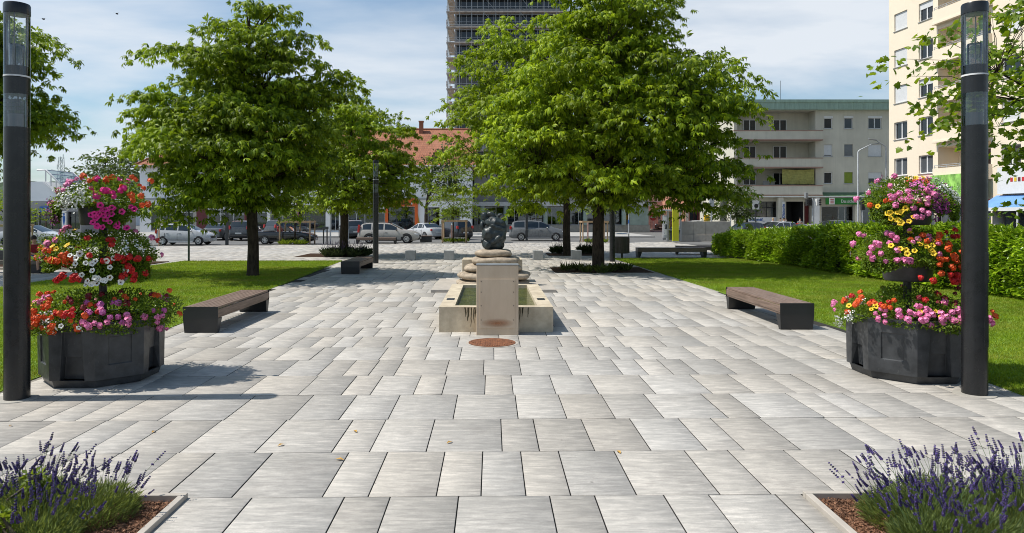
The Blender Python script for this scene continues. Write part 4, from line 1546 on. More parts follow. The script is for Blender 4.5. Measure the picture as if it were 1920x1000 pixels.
for xs in (-.56, -.5, -.45, -.4, -.36, .42, .47, .5, .58):
    ln = rs.uniform(.1, .38)
    xx = xs
    w_ = rs.uniform(.008, .02)
    pts = []
    nsg = 7
    lft, rgt = [], []
    for k in range(nsg + 1):
        z = zt - .01 - ln * k / nsg
        xx += rs.gauss(0, .004)
        ww = w_ * (1 - .75 * (k / nsg) ** 2) * rs.uniform(.75, 1.2)
        lft.append((xx - ww, -.0025, z)); rgt.append((xx + ww, -.0025, z))
    st_.add(lft + rgt[::-1], [tuple(range(2 * nsg + 2))])
st_.build('stain', M['stain'], rt)

M['stele'] = mat('stele_stone', (.55, .425, .3), .65, .06, 2.2, bump=.08, bs=70, stretch=(2.0, 2.0, .6), col2=(.57, .455, .335))
rt = thing('fountain_stele', 'upright beige stone slab standing at the front of the basin', 'stele', (FX + .02, 12.19, 0))
MB().b2(-.37, .37, 0, .325, 0, 1.228).build('slab', M['stele'], rt, bevel=.006)
MB().b2(-.31, .31, -.008, -.0005, .12, .99).build('panel', M['stele'], rt, bevel=.003)
MB().b2(-.375, .375, -.005, .33, 1.23, 1.245).build('cap_edge', M['grey_metal'], rt, bevel=.003)
bb = MB()
for zz in (.27, .52, .76, .95):
    for s in (-1, 1):
        bb.box((s * .285, -.011, zz), (.014, .008, .014))
bb.build('screw', M['dark_metal'], rt)
# rust run-off stain left by the outlet
rst = mat('rust_stain', (.16, .075, .03), .7, .3, 9)
bb = MB()
n_ = 40
vs = [(0, -.0095, .215)] + [(.305 * math.cos(6.283 * k / n_), -.0095, .215 + .085 * math.sin(6.283 * k / n_)) for k in range(n_)]
bb.add(vs, [(0, 1 + k, 1 + (k + 1) % n_) for k in range(n_)])
m, t, out = nt('rust_stain')
p = t.nodes.new('ShaderNodeBsdfPrincipled'); p.inputs['Base Color'].default_value = (.38, .15, .055, 1); p.inputs['Roughness'].default_value = .7
tr = t.nodes.new('ShaderNodeBsdfTransparent'); mx = t.nodes.new('ShaderNodeMixShader')
tcx = t.nodes.new('ShaderNodeTexCoord'); mpx = t.nodes.new('ShaderNodeMapping')
mpx.inputs['Location'].default_value = (0, 0, -.215 / .085); mpx.inputs['Scale'].default_value = (1 / .305, 0, 1 / .085)
t.links.new(tcx.outputs['Object'], mpx.inputs[0])
ln_ = N(t, 'ShaderNodeVectorMath', operation='LENGTH'); t.links.new(mpx.outputs[0], ln_.inputs[0])
t.links.new(maprange(t, ln_.outputs['Value'], .0, 1.0, .72, 0), mx.inputs[0])
t.links.new(tr.outputs[0], mx.inputs[1]); t.links.new(p.outputs[0], mx.inputs[2]); t.links.new(mx.outputs[0], out.inputs[0])
bb.build('rust_stain', m, rt)

# stacked boulders and sculpture
SY = 20.2


def cushion(parent, cx, cy, z0, z1, rx, ry, seed):
    g = random.Random(seed)
    b = MB()
    n, mm = 36, 14
    vs, fs = [], []
    ph = [g.uniform(0, 6.28) for _ in range(4)]
    for i in range(mm + 1):
        a = math.pi * i / mm - math.pi / 2
        cz, sz = math.cos(a), math.sin(a)
        q = abs(cz) ** .45
        zz = (abs(sz) ** .8) * (1 if sz > 0 else -1)
        for k in range(n):
            th = 6.283 * k / n
            c_, s_ = math.cos(th), math.sin(th)
            k2 = 1 / (abs(c_) ** 3.2 + abs(s_) ** 3.2) ** (1 / 3.2)
            wv = 1 + .02 * math.sin(3 * th + ph[0]) + .015 * math.sin(5 * th + ph[1] + 2 * a)
            vs.append((cx + rx * q * c_ * k2 * wv, cy + ry * q * s_ * k2 * wv, (z0 + z1) / 2 + (z1 - z0) / 2 * zz * (1 + .08 * math.sin(2 * th + ph[2])) + .01 * math.sin(4 * th + ph[3])))
    for i in range(mm):
        for k in range(n):
            fs.append((i * n + k, i * n + (k + 1) % n, (i + 1) * n + (k + 1) % n, (i + 1) * n + k))
    b.add(vs, fs)
    return b.build('boulder', M['boulder'], parent, smooth=80)


rt = thing('boulder_pedestal', 'stack of rounded sandstone boulders carrying the dark sculpture', 'pedestal', (.05, SY, 0))
for (z0, z1, rx, ry, ox, sd_) in ((.06, .27, 1.07, .8, -.02, 1), (.25, .5, 1.06, .78, .02, 2), (.47, .7, .84, .7, -.02, 3), (.68, .93, .7, .62, .05, 4), (.9, 1.13, .535, .5, .0, 5)):
    cushion(rt, ox, 0, z0, z1, rx, ry, sd_)
pl = MB()
MB().b2(-1.72, -.02, -1.25, 1.9, -.02, .085).build('plinth_slab', M['kerb'], rt, bevel=.01)
MB().b2(-.01, 1.72, -1.25, 1.9, -.02, .086).build('plinth_slab', M['kerb'], rt, bevel=.01)
MB().b2(-.95, .88, .85, 1.75, .09, .78).build('back_block', M['conc_beige'], rt, bevel=.012)

M['statue'] = mat('serpentine', (.012, .016, .017), .4, .5, 6, bump=.35, bs=16, spec=.4, col2=(.03, .04, .042))
sv = MB()
Z0 = 1.1
def E_(c, r, rx=0, ry=0, rz=0):
    sv.ell((c[0], c[1], c[2] + Z0), r, 20, 14, (Matrix.Rotation(rz, 3, 'Z') @ Matrix.Rotation(ry, 3, 'Y') @ Matrix.Rotation(rx, 3, 'X')))
E_((.0, 0, .32), (.34, .28, .3))
E_((.08, -.02, .42), (.31, .28, .33))
E_((.06, 0, .14), (.27, .24, .16))
E_((.05, -.06, .73), (.31, .22, .16), ry=.12)
E_((.1, -.1, .62), (.27, .22, .1), ry=.25)
E_((-.12, -.16, .45), (.2, .17, .18))
E_((.1, -.2, .3), (.22, .14, .1), ry=-.6)
E_((-.16, -.14, .15), (.15, .16, .15))
E_((-.25, -.02, .92), (.115, .115, .115))
E_((-.31, -.06, .66), (.075, .1, .12))
E_((-.05, -.02, .95), (.13, .12, .09), ry=.3)
E_((.18, 0, .93), (.11, .12, .055), ry=-.5)
E_((-.3, -.12, .26), (.06, .07, .06))
E_((.3, 0, .55), (.1, .18, .25))
E_((-.02, -.2, .56), (.16, .1, .06), ry=.3)
so_ = sv.build('sculpture', M['statue'], None, loc=(.04, SY, 0))
so_.scale = (1, 1, 1.08); so_.location.z = -.085
md = so_.modifiers.new('remesh', 'REMESH'); md.mode = 'VOXEL'; md.voxel_size = .017; md.use_smooth_shade = True
md2 = so_.modifiers.new('smooth', 'SMOOTH'); md2.factor = .5; md2.iterations = 2
tx_ = bpy.data.textures.new('carving', 'VORONOI'); tx_.noise_scale = .16; tx_.distance_metric = 'DISTANCE'
md3 = so_.modifiers.new('carved', 'DISPLACE'); md3.texture = tx_; md3.strength = .045; md3.mid_level = .45; md3.texture_coords = 'LOCAL'
tag(so_, 'dark green abstract sculpture of bulging rounded forms on the boulders', 'sculpture')

# rusty manhole cover
M['rust'] = mat('rusty_iron', (.13, .045, .02), .75, .4, 14, bump=.2, bs=80, col2=(.2, .075, .03))
p_ = Vector((.005, 11.46, 0))
rt = thing('manhole_cover', 'round rusty ribbed cover set in the paving before the fountain', 'manhole cover', p_)
MB().lathe([(.43, .002), (.43, .0045), (.39, .0045)], 48, cap=True).build('surround', M['kerb'], rt)
b = MB()
b.lathe([(.388, .005), (.388, .012), (.35, .012), (.345, .007), (.01, .007)], 48)
for k in range(-7, 8):
    hw = math.sqrt(max(0, .29 ** 2 - (k * .04) ** 2))
    if hw > .05:
        b.box((k * .04, 0, .0095), (.016, 2 * hw, .006), R(-35) * 0)
for s in (-1, 1):
    b.box((s * .315, 0, .0095), (.03, .05, .006))
b.build('cover', M['rust'], rt, smooth=30)

# stone cubes
for px, py, lb in ((769, 488, 'grey stone cube nearest the slim lamp, leftmost of four'), (841.5, 488, 'grey stone cube just left of the sculpture'),
                   (1009, 488, 'grey stone cube right of the sculpture, before the people carrier'), (1081.5, 487, 'grey stone cube nearest the tallest chestnut trunk')):
    p_ = gnd(px, py)
    o = MB().b2(-.235, .235, -.235, .235, 0, .44).build('stone_cube', M['conc_grey'], None, bevel=.012, loc=(p_.x, p_.y + .235, 0))
    tag(o, lb, 'stone cube', 'grey stone cubes')

# planted pits round the trees
struct(MB().b2(2.35, 6.0, 25.6, 28.3, -.02, .006).build('tree_pit', M['soil']))
struct(MB().b2(3.0, 5.6, 36.4, 39.0, -.02, .006).build('tree_pit', M['soil']))
struct(MB().b2(-10.1, -6.6, 35.2, 38.6, -.015, .012).build('tree_pit', M['soil']))

# litter bin
p_ = gnd(1166, 485)
rt = thing('litter_bin', 'dark ribbed litter bin on a post beside the right lamp', 'litter bin', p_)
b = MB()
b.tube([(0, 0, 0), (0, 0, .3)], .05, 12)
b.build('post', M['black_metal'], rt, smooth=40)
b = MB()
b.lathe([(.02, .26), (.33, .26), (.35, .28), (.36, 1.06), (.33, 1.06), (.3, .9), (.02, .9)], 28)
for k in range(28):
    a = 6.283 * k / 28
    b.box((.362 * math.cos(a), .362 * math.sin(a), .66), (.02, .035, .74), a)
b.build('body', mat('bin_bronze', (.055, .045, .037), .5, .2, 6), rt)
b = MB()
b.tube([(.33, 0, 1.0), (.34, 0, 1.22)], .02, 8)
b.lathe([(.36, 1.2), (.37, 1.21), (.2, 1.25), (.01, 1.26)], 28, cap=True)
b.build('lid', M['galv'], rt, smooth=40)

# wooden tree stakes


def stakes(label, px0, px1, py, h, depth, npost):
    a, c = gnd(px0, py), gnd(px1, py)
    mid = (a + c) / 2
    root = thing('tree_stakes', label, 'tree stakes', mid, 0, 'wooden tree stakes')
    w = (c - a).length / 2
    pts = [(-w, 0), (w, 0), (-w, depth), (w, depth)]
    if npost > 4:
        pts.append((0, depth * 1.0))
    for x, y in pts:
        MB().tube([(x, y, -.1), (x, y, h)], .055, 10).build('stake', M['stake_wood'], root, smooth=40)
    for y in (0, depth):
        MB().box((0, y - .075 * (1 if y == 0 else -1), h - .09), (2 * w + .14, .045, .13)).build('rail', M['stake_wood'], root, bevel=.006)
    for x in (-w, w):
        MB().box((x + (.08 if x > 0 else -.08), depth / 2, h - .09), (.045, depth + .1, .12)).build('rail', M['stake_wood'], root, bevel=.006)
    return root


stakes('wooden stakes round the sapling before the pink shop', 524.5, 581, 458.5, 1.75, 1.4, 5)
stakes('wooden stakes round the sapling left of the sculpture', 829.5, 873.5, 455.5, 1.78, 1.6, 4)
stakes('wooden stakes round the sapling behind the tallest chestnut', 1093, 1139, 454, 1.7, 1.6, 4)
stakes('wooden stakes at the left edge beside the big lamp', -8, 34, 470, 1.6, 1.3, 4)
for px, py, hh, lb in ((846, 454, 1.35, 'pale square marker post inside the stakes left of the sculpture'), (1104, 452, 1.5, 'red and white marker post behind the tallest chestnut')):
    p_ = gnd(px, py)
    rt = thing('marker_post', lb, 'post', (p_.x, p_.y + .6, 0))
    b = MB().b2(-.06, .06, -.05, .05, 0, hh)
    b.build('post', mat('marker_pink', (.6, .36, .3), .7, .15, 5), rt, bevel=.01)
    MB().frustum([(-.06, -.05), (.06, -.05), (.06, .05), (-.06, .05)], hh + .002, [(-.01, -.01), (.01, -.01), (.01, .01), (-.01, .01)], hh + .16).build('tip', M['white_paint'], rt)
# fallen leaves on the slabs
M['dry_leaf'] = mat('dry_leaf', (.45, .25, .04), .7, .3, 30)
for i, (px, py) in enumerate(((666, 810), (527, 836), (637, 863), (288, 811), (20, 800), (843, 831), (1160, 849))):
    p_ = gnd(px, py)
    rr = random.Random(i)
    b = MB()
    a = rr.uniform(0, 6.28)
    ln = rr.uniform(.02, .045)
    d = Vector((math.cos(a), math.sin(a), 0)) * ln; q = Vector((-math.sin(a), math.cos(a), 0)) * ln * .45
    up = Vector((0, 0, .012))
    b.add([-d, -q + up, d, q + up, up * .4], [(0, 1, 4), (1, 2, 4), (2, 3, 4), (3, 0, 4)])
    o = b.build('fallen_leaf', M['dry_leaf'], None, loc=(p_.x, p_.y, .006))
    tag(o, 'small dry yellow leaf fallen on the paving slabs', 'leaf', 'fallen leaves on the slabs')
# ================================================================== buildings
M['inside'] = mat('dark_interior', (.03, .03, .032), .9, .3, 1.5)


def facade(mb, w, h, openings, depth, mi=0, mir=None, v0=0.0):
    """wall in the local x-z plane (outside is -y) with recessed openings (u0,u1,v0,v1[,depth])"""
    us = sorted({0.0, w, *[o[0] for o in openings], *[o[1] for o in openings]})
    vs = sorted({v0, h, *[o[2] for o in openings], *[o[3] for o in openings]})
    for a, b in zip(us, us[1:]):
        for c, d in zip(vs, vs[1:]):
            m_ = ((a + b) / 2, (c + d) / 2)
            if any(o[0] < m_[0] < o[1] and o[2] < m_[1] < o[3] for o in openings):
                continue
            mb.mat(mi).quad((a, 0, c), (b, 0, c), (b, 0, d), (a, 0, d))
    for o in openings:
        q = o[4] if len(o) > 4 else depth
        a, b, c, d = o[:4]
        mb.mat(1 if q > 1.75 else mi)
        mb.quad((a, 0, c), (a, 0, d), (a, q, d), (a, q, c))
        mb.quad((b, 0, c), (b, q, c), (b, q, d), (b, 0, d))
        mb.quad((a, 0, c), (a, q, c), (b, q, c), (b, 0, c))
        mb.quad((a, 0, d), (b, 0, d), (b, q, d), (a, q, d))
        if q > 1:
            mb.quad((a, q, c), (a, q, d), (b, q, d), (b, q, c))
    mb.mat(0)


def window(parent, u0, u1, v0, v1, y, style='two', blind=0.0, frame=None, pane=None, blindm=None, sill=True, name='window', box=False):
    f = frame or M['white_paint']
    t_ = .07
    b = MB()
    b.b2(u0, u1, y - .05, y, v0, v0 + t_).b2(u0, u1, y - .05, y, v1 - t_, v1)
    b.b2(u0, u0 + t_, y - .05, y, v0 + t_ + .001, v1 - t_ - .001).b2(u1 - t_, u1, y - .05, y, v0 + t_ + .001, v1 - t_ - .001)
    if style == 'two':
        m_ = (u0 + u1) / 2 if isinstance(style, str) else style
        b.b2(m_ - .05, m_ + .05, y - .05, y, v0 + t_ + .001, v1 - t_ - .001)
    o = b.build(name, f, parent)
    MB().b2(u0 + .03, u1 - .03, y - .012, y + .03, v0 + .03, v1 - .03).build('pane', pane or M['pane'], o)
    if blind > 0:
        MB().b2(u0 + .02, u1 - .02, y - .075, y - .055, v1 - (v1 - v0) * blind, v1 - .01).build('blind', blindm or M['blind'], o)
    if box:
        MB().b2(u0 - .04, u1 + .04, y - .18, y - .08, v1 - .02, v1 + .16).build('blind_box', M['white_paint'], o)
    if sill:
        MB().b2(u0 - .06, u1 + .06, -.06, y - .05, v0 - .05, v0 - .005).build('sill', M['conc_grey'], o)
    return o


def text(parent, s, loc, size, m, rz=0.0, rx=R(90), align='CENTER', ext=.008, name='lettering', ry=0.0, bold=False):
    cu = bpy.data.curves.new(name, 'FONT')
    cu.body = s
    cu.size = size
    cu.extrude = ext
    cu.align_x = align
    cu.align_y = 'CENTER'
    if bold:
        cu.offset = size * .018
    o = bpy.data.objects.new(name, cu)
    COL.objects.link(o)
    cu.materials.append(m)
    # turn into a mesh so that the lettering is plain geometry
    dg = bpy.context.evaluated_depsgraph_get()
    me = bpy.data.meshes.new_from_object(o.evaluated_get(dg))
    bpy.data.objects.remove(o)
    q = bpy.data.objects.new(name, me)
    COL.objects.link(q)
    if parent:
        q.parent = parent
    q.location = loc
    q.rotation_euler = (rx, ry, rz)
    return q


# ---------------------------------------------------------------- grey apartment block (right, facing the square)
Yg = 74.0
sg = F / Yg
gx = lambda px: (px - PX) / sg
gz = lambda py: H - (py - PY) / sg
X0, X1 = gx(1376), gx(1760)
rt = thing('apartment_block', 'grey rendered apartment block with long loggias and a green copper roof edge', 'building', (X0, Yg, 0))
lx = lambda px: gx(px) - X0
W_ = X1 - X0
ztop = gz(207)
rows = ((221, 241.5), (271, 293.5), (323, 344.5))
cols = ((1545, 1560.5), (1583, 1599), (1628, 1653))
ops = []
for ya, yb in rows:
    for xa, xb in cols:
        ops.append((lx(xa), lx(xb), gz(yb), gz(ya)))
    ops.append((lx(1690), lx(1715), gz(yb), gz(ya)))
log = ((207.5, 246), (265, 297), (316, 348))
for ya, yb in log:
    ops.append((.35, lx(1529), gz(yb), gz(ya) - .02, 1.7))
zshop = gz(372)
shop_ops = [(1.3, lx(1455), .75, zshop - .35, 1.9), (lx(1474), lx(1506), .1, zshop - .35, 3.0), (lx(1508), lx(1521), .1, zshop - .4, 1.2), (lx(1540), lx(1600), .45, gz(387), 1.9), (lx(1602), lx(1668), .45, gz(387), 1.9), (lx(1462.5), lx(1471), .1, zshop - .45, .5)]
b = MB()
facade(b, W_, ztop, ops + shop_ops, .16)
b.mat(0).quad((0, 0, 0), (0, 0, ztop), (0, 12, ztop), (0, 12, 0)).quad((W_, 0, 0), (W_, 12, 0), (W_, 12, ztop), (W_, 0, ztop)).quad((0, 12, 0), (0, 12, ztop), (W_, 12, ztop), (W_, 12, 0))
b.build('wall', [M['render_grey'], M['inside']], rt)
# roof edge: seamed copper band with flat roof
b = MB()
b.b2(-.35, W_ + .3, -.55, 12.3, ztop + .002, gz(193.5))
b.build('roof', M['copper'], rt)
b = MB()
b.b2(-.42, W_ + .36, -.62, 12.36, gz(193.4), gz(188.5))
k = 0.0
while k < W_:
    b.b2(k, k + .035, -.575, -.551, ztop + .01, gz(193.6))
    k += .52
b.build('roof_edge', M['copper'], rt)
b = MB()
for px, w_, hh in ((1432, .5, .35), (1490, .9, .3), (1503, .5, .55)):
    b.b2(lx(px), lx(px) + w_, 3, 3.4, gz(188), gz(188) + hh)
b.tube([(lx(1482), 2.5, gz(189)), (lx(1482), 2.5, gz(143))], .025, 5)
b.build('roof_vent', M['dark_metal'], rt)
bl = {(1, 0): (.9, 'blind'), (1, 1): (.95, 'pane_grey'), (1, 2): (1, 'blind'), (2, 2): (.55, 'blind'), (2, 1): (.96, 'blind_green'), (0, 0): (.1, 'blind')}
for i, (ya, yb) in enumerate(rows):
    for j, (xa, xb) in enumerate(cols):
        bb, bmn = bl.get((i, j), (0, 'blind'))
        window(rt, lx(xa), lx(xb), gz(yb), gz(ya), .14, 'two' if j == 2 else 'one', bb, blindm=M[bmn], box=(i == 0))
    window(rt, lx(1690), lx(1715), gz(yb), gz(ya), .14)
M['pink_trim'] = mat('pink_trim', (.32, .2, .16), .8, .1, 3)
for i, (ya, yb) in enumerate(log):
    y_t, y_b = ((246, 265), (297, 316), (348, 368))[i]
    bal = MB().b2(-.25, lx(1536), -.75, -.55, gz(y_b) + .12, gz(y_t) - .08).b2(lx(1534), lx(1536) , -.549, -.005, gz(y_b) + .12, gz(y_t) - .08).build('balcony', M['render_grey'], rt)
    MB().b2(-.3, lx(1537), -.8, -.5, gz(y_t) - .078, gz(y_t)).build('coping', M['pink_trim'], bal)
    MB().b2(-.3, lx(1537), -.8, -.003, gz(y_b), gz(y_b) + .118).build('slab_edge', M['pink_trim'], bal)
    for xa, xb in ((1404, 1428), (1461, 1487)):
        window(rt, lx(xa), lx(xb), gz(yb) + .1, gz(ya) - (.75 if i == 0 else .35), 1.66, 'two', sill=False, name='balcony_door')
# cloth banner on the lowest loggia
ban = mat('yellow_banner', (.32, .31, .09), .8, .25, 3, stretch=(1, 1, 3))
b = MB()
n_ = 14
bx0, bx1, bz0, bz1 = lx(1464), lx(1524), gz(346), gz(318)
vs = []
for k in range(n_ + 1):
    u = k / n_
    for v in range(5):
        vs.append((bx0 + (bx1 - bx0) * u, -.35 + .05 * math.sin(u * 19 + v), bz1 + (bz0 - bz1) * v / 4 - .08 * math.sin(math.pi * u) * (v < 1)))
b.add(vs, [(k * 5 + v, (k + 1) * 5 + v, (k + 1) * 5 + v + 1, k * 5 + v + 1) for k in range(n_) for v in range(4)])
tag(b.build('banner', ban, None, loc=(X0, Yg, 0)), 'yellow cloth banner hung across the lowest loggia of the grey block', 'banner')
for px in (1440, 1452):
    q = MB().b2(-.3, .3, -.03, .03, 0, .5).b2(-.3, .3, -.3, -.25, .42, .47)
    tag(q.build('balcony_chair', M['grey_metal'], None, loc=(gx(px), Yg + .6, gz(348) + .01)), 'grey metal chair on the lowest loggia beside the banner, %s one' % ('left' if px == 1440 else 'right'), 'chair')
# green canopy band, gutter, shop fronts
can = MB().add([(-.3, -.9, gz(369)), (W_, -.9, gz(369)), (W_, -.01, gz(361)), (-.3, -.01, gz(361)), (-.3, -.01, gz(369)), (W_, -.01, gz(369))], [(0, 1, 2, 3), (0, 4, 5, 1), (1, 5, 2), (0, 3, 4)]).build('canopy', mat('canopy_green', (.1, .17, .09), .7, .2, 3), rt)
MB().b2(-.35, W_, -1.02, -.905, gz(370.5), gz(368.6)).build('gutter', M['white_paint'], can)
shelfm = [mat('goods_' + n, c, .7, .3, 8) for n, c in (('pale', (.4, .4, .38)), ('warm', (.35, .2, .1)), ('blue', (.12, .2, .3)), ('dark', (.06, .06, .065)), ('red', (.3, .04, .05)), ('green', (.1, .2, .08)))]


def shopfront(parent, u0, u1, v0, v1, y, mullions=(), frame=None, goods=14, seed=0, transom=None, pane=None, bright=.5):
    """glazed front set in its opening, shelves and goods standing behind the glass"""
    f = frame or M['alu']
    b = MB()
    t_ = .07
    b.b2(u0, u1, y - .06, y, v0, v0 + t_).b2(u0, u1, y - .06, y, v1 - t_, v1)
    for m_ in [u0 + t_ / 2, u1 - t_ / 2] + list(mullions):
        b.b2(m_ - t_ / 2, m_ + t_ / 2, y - .061, y + .001, v0 + t_, v1 - t_)
    if transom:
        b.b2(u0 + t_, u1 - t_, y - .062, y + .002, transom - .05, transom + .05)
    o = b.build('shop_window', f, parent)
    MB().b2(u0 + .02, u1 - .02, y - .03, y - .02, v0 + .02, v1 - .02).build('pane', pane or M['shop_glass'], o)
    rr = random.Random(seed)
    if goods:
        d = MB()
        for k in range(goods):
            w_ = rr.uniform(.15, .7)
            x = rr.uniform(u0 + .1, u1 - .1 - w_)
            z = v0 + .1 + rr.choice((0, .0, .5, 1.0, 1.4)) * (v1 - v0) / 2.6
            hh = rr.uniform(.12, .55)
            yy = rr.uniform(y + .25, y + 1.1)
            d.mat(rr.randrange(len(shelfm))).b2(x, x + w_, yy, yy + .2, z, min(z + hh, v1 - .1))
        for z in (.95, 1.6):
            if v0 + z < v1:
                d.mat(3).b2(u0 + .1, u1 - .1, y + .25, y + .6, v0 + z - .03, v0 + z)
        d.build('display', shelfm, o)
    return o


M['shop_red_door'] = mat('dark_red_door', (.12, .012, .012), .5, .2, 4)
shopfront(rt, 1.3, lx(1455), .75, zshop - .35, .15, (lx(1420), lx(1438)), M['black_metal'], 5, 1, transom=zshop - 1.0)
cur = MB()
for k in range(26):
    x = lx(1418) + k * .07
    if x < lx(1436):
        cur.b2(x, x + .04, .5, .52 + .03 * (k % 2), 1.0, zshop - 1.1)
cur.b2(lx(1441), lx(1452), .4, .42, 1.0, zshop - 1.0)
cur.build('curtain', M['blind'], rt)
MB().b2(lx(1476), lx(1504), 2.6, 2.64, .1, zshop - .4).build('entrance_door', M['black_metal'], rt)
MB().b2(lx(1509), lx(1520), .5, .54, .12, zshop - .6).build('red_door', M['shop_red_door'], rt)
MB().b2(lx(1463), lx(1470.5), .3, .34, .12, zshop - .5).build('side_door', M['dark_metal'], rt)
shopfront(rt, lx(1540), lx(1600), .45, gz(387), .12, (lx(1572), lx(1584)), M['alu'], 18, 3)
shopfront(rt, lx(1602), lx(1668), .45, gz(387), .12, (lx(1630),), M['alu'], 14, 4)
for px in (1458.5, 1525, 1601):
    MB().b2(lx(px) - .28, lx(px) + .28, -.85, -.3, 0.1, gz(371)).build('pillar', M['white_paint'] if px == 1525 else M['render_grey'], rt, bevel=.02)
# green fascia sign
M['sign_green'] = mat('sign_green', (.012, .17, .018), .45, .05, 2)
M['sign_blue'] = mat('sign_blue', (.02, .1, .35), .45, .05, 2)
M['lettering_blue'] = mat('lettering_blue', (.015, .09, .33), .5, .05, 2)
M['lettering_grey'] = mat('lettering_grey', (.5, .53, .5), .5, .05, 2)
sg_ = thing('shop_sign', 'green fascia sign reading Das sichere on the grey block', 'sign', (X0, Yg - .9, 0))
MB().b2(lx(1540), lx(1690), -.12, 0, gz(384), gz(372.2)).build('board', M['sign_green'], sg_)
MB().b2(lx(1546), lx(1556), -.15, -.122, gz(383.8), gz(371.8)).build('badge', M['plate'], sg_)
lgo = MB()
for k in range(3):
    lgo.b2(lx(1548), lx(1554), -.165, -.152, gz(381.8 - 3.2 * k), gz(380.2 - 3.2 * k))
lgo.build('emblem', mat('emblem_red', (.4, .08, .08), .6), sg_)
text(sg_, 'Das sichere M', (lx(1568), -.13, gz(378.2)), .46, M['lettering_grey'], align='LEFT', bold=True).scale = (.78, 1, 1)
sg_ = thing('shop_sign', 'white panel with blue word Diakonie under the dark window', 'sign', (X0, Yg - .05, 0))
MB().b2(lx(1402), lx(1456), -.05, 0, gz(420), gz(407.5)).build('board', M['white_paint'], sg_)
text(sg_, 'Diakonie', (lx(1403.5), -.06, gz(412.2)), .4, M['lettering_blue'], align='LEFT', bold=True)
lgo = MB()
lgo.b2(lx(1425.5), lx(1426.5), -.07, -.052, gz(414.5), gz(410)).b2(lx(1427.5), lx(1429.5), -.07, -.052, gz(411), gz(409.6)).b2(lx(1429), lx(1433), -.07, -.052, gz(415.4), gz(414.6))
lgo.build('emblem', M['lettering_blue'], sg_)
sg_ = thing('vertical_sign', 'narrow upright sign reading Diakonie on the pillar of the grey block', 'sign', (X0, Yg - .9, 0))
MB().b2(lx(1459.8), lx(1464.2), -.06, 0, gz(410), gz(379)).build('board', M['plate'], sg_)
text(sg_, 'Diakonie', (lx(1462), -.07, gz(396)), .4, M['lettering_blue'], rx=R(90), ry=-R(90), bold=True)

# ---------------------------------------------------------------- cream apartment tower (right edge, its sunny side along the street)
P0 = Vector((31.8, 55.5, 0))
dv = Vector((0.1, -1.0, 0)).normalized()
ang = math.atan2(dv.y, dv.x)
rt = thing('apartment_tower', 'tall cream apartment house in full sun at the right edge', 'building', P0, ang)
Lc, Hc = 17.5, 26.0
ops = []
lev = [5.93 + 2.85 * k for k in range(7)]
wins = [(.62, 2.1), (3.35, 4.8), (10.85, 12.3), (13.6, 15.2)]
for zc in lev:
    for a, b_ in wins:
        ops.append((a, b_, zc - .68, zc + .68))
    ops.append((5.3, 10.0, zc - 1.28, zc + 1.12, 1.6))
gops = [(.5, 4.9, .2, 2.75, 1.8), (5.3, 10.0, .2, 2.75, 1.8), (10.6, 16.8, .2, 2.75, 1.8)]
b = MB()
facade(b, Lc, Hc, ops + gops, .2)
b.quad((0, 0, 0), (0, 0, Hc), (0, 14, Hc), (0, 14, 0)).quad((Lc, 0, 0), (Lc, 14, 0), (Lc, 14, Hc), (Lc, 0, Hc)).quad((0, 14, 0), (0, 14, Hc), (Lc, 14, Hc), (Lc, 14, 0)).quad((0, 0, Hc), (Lc, 0, Hc), (Lc, 14, Hc), (0, 14, Hc))
b.build('wall', [M['render_cream'], M['inside']], rt)
for i, zc in enumerate(lev):
    for j, (a, b_) in enumerate(wins):
        closed = (j == 0 and i >= 2) or (j == 2 and i in (1, 3, 5))
        part = .35 if (j == 1 and i in (2, 4)) else 0
        window(rt, a, b_, zc - .68, zc + .68, .17, 'two', 1.0 if closed else part, blindm=M['blind'], pane=M['pane_grey'] if i == 0 else None, box=False)
    bal = MB().b2(5.2, 10.1, -.35, -.22, zc - 1.28, zc - .42).b2(5.2, 5.32, -.219, -.003, zc - 1.28, zc - .42).b2(9.98, 10.1, -.219, -.003, zc - 1.28, zc - .42).build('balcony', M['render_cream'], rt)
    MB().b2(5.15, 10.15, -.4, -.003, zc - 1.42, zc - 1.284).build('slab_edge', M['render_cream'], bal)
    r_ = MB()
    for q in (.1, .22):
        r_.tube([(5.25, -.28, zc - .42 + q), (10.05, -.28, zc - .42 + q)], .022, 6)
    for k in range(5):
        r_.tube([(5.3 + k * 1.17, -.28, zc - .42), (5.3 + k * 1.17, -.28, zc - .2)], .018, 6)
    r_.build('railing', M['galv'], bal)
    window(rt, 6.6, 7.5, zc - 1.2, zc + .85, 1.56, 'one', name='balcony_door', sill=False)
    window(rt, 7.9, 9.4, zc - .5, zc + .85, 1.56, 'two', name='balcony_window', sill=False)
for a, b_, s_ in ((.5, 4.9, 1), (5.3, 10.0, 2), (10.6, 16.8, 3)):
    shopfront(rt, a, b_, .2, 2.75, .3, [a + (b_ - a) * k / 3 for k in (1, 2)], M['grey_metal'], 8, 20 + s_, pane=M['pane_grey'])
MB().b2(.4, 17, -.12, -.003, 2.78, 3.2).build('red_band', mat('red_band', (.5, .05, .02), .5, .1, 2), rt)
MB().lathe([(.28, 0), (.28, 2.78)], 16, c=(5.1, -.7, 0)).build('column', M['concrete'], rt, smooth=40)
MB().lathe([(.33, 0), (.33, 2.78)], 16, c=(11.4, -.7, 0)).build('column', M['concrete'], rt, smooth=40)
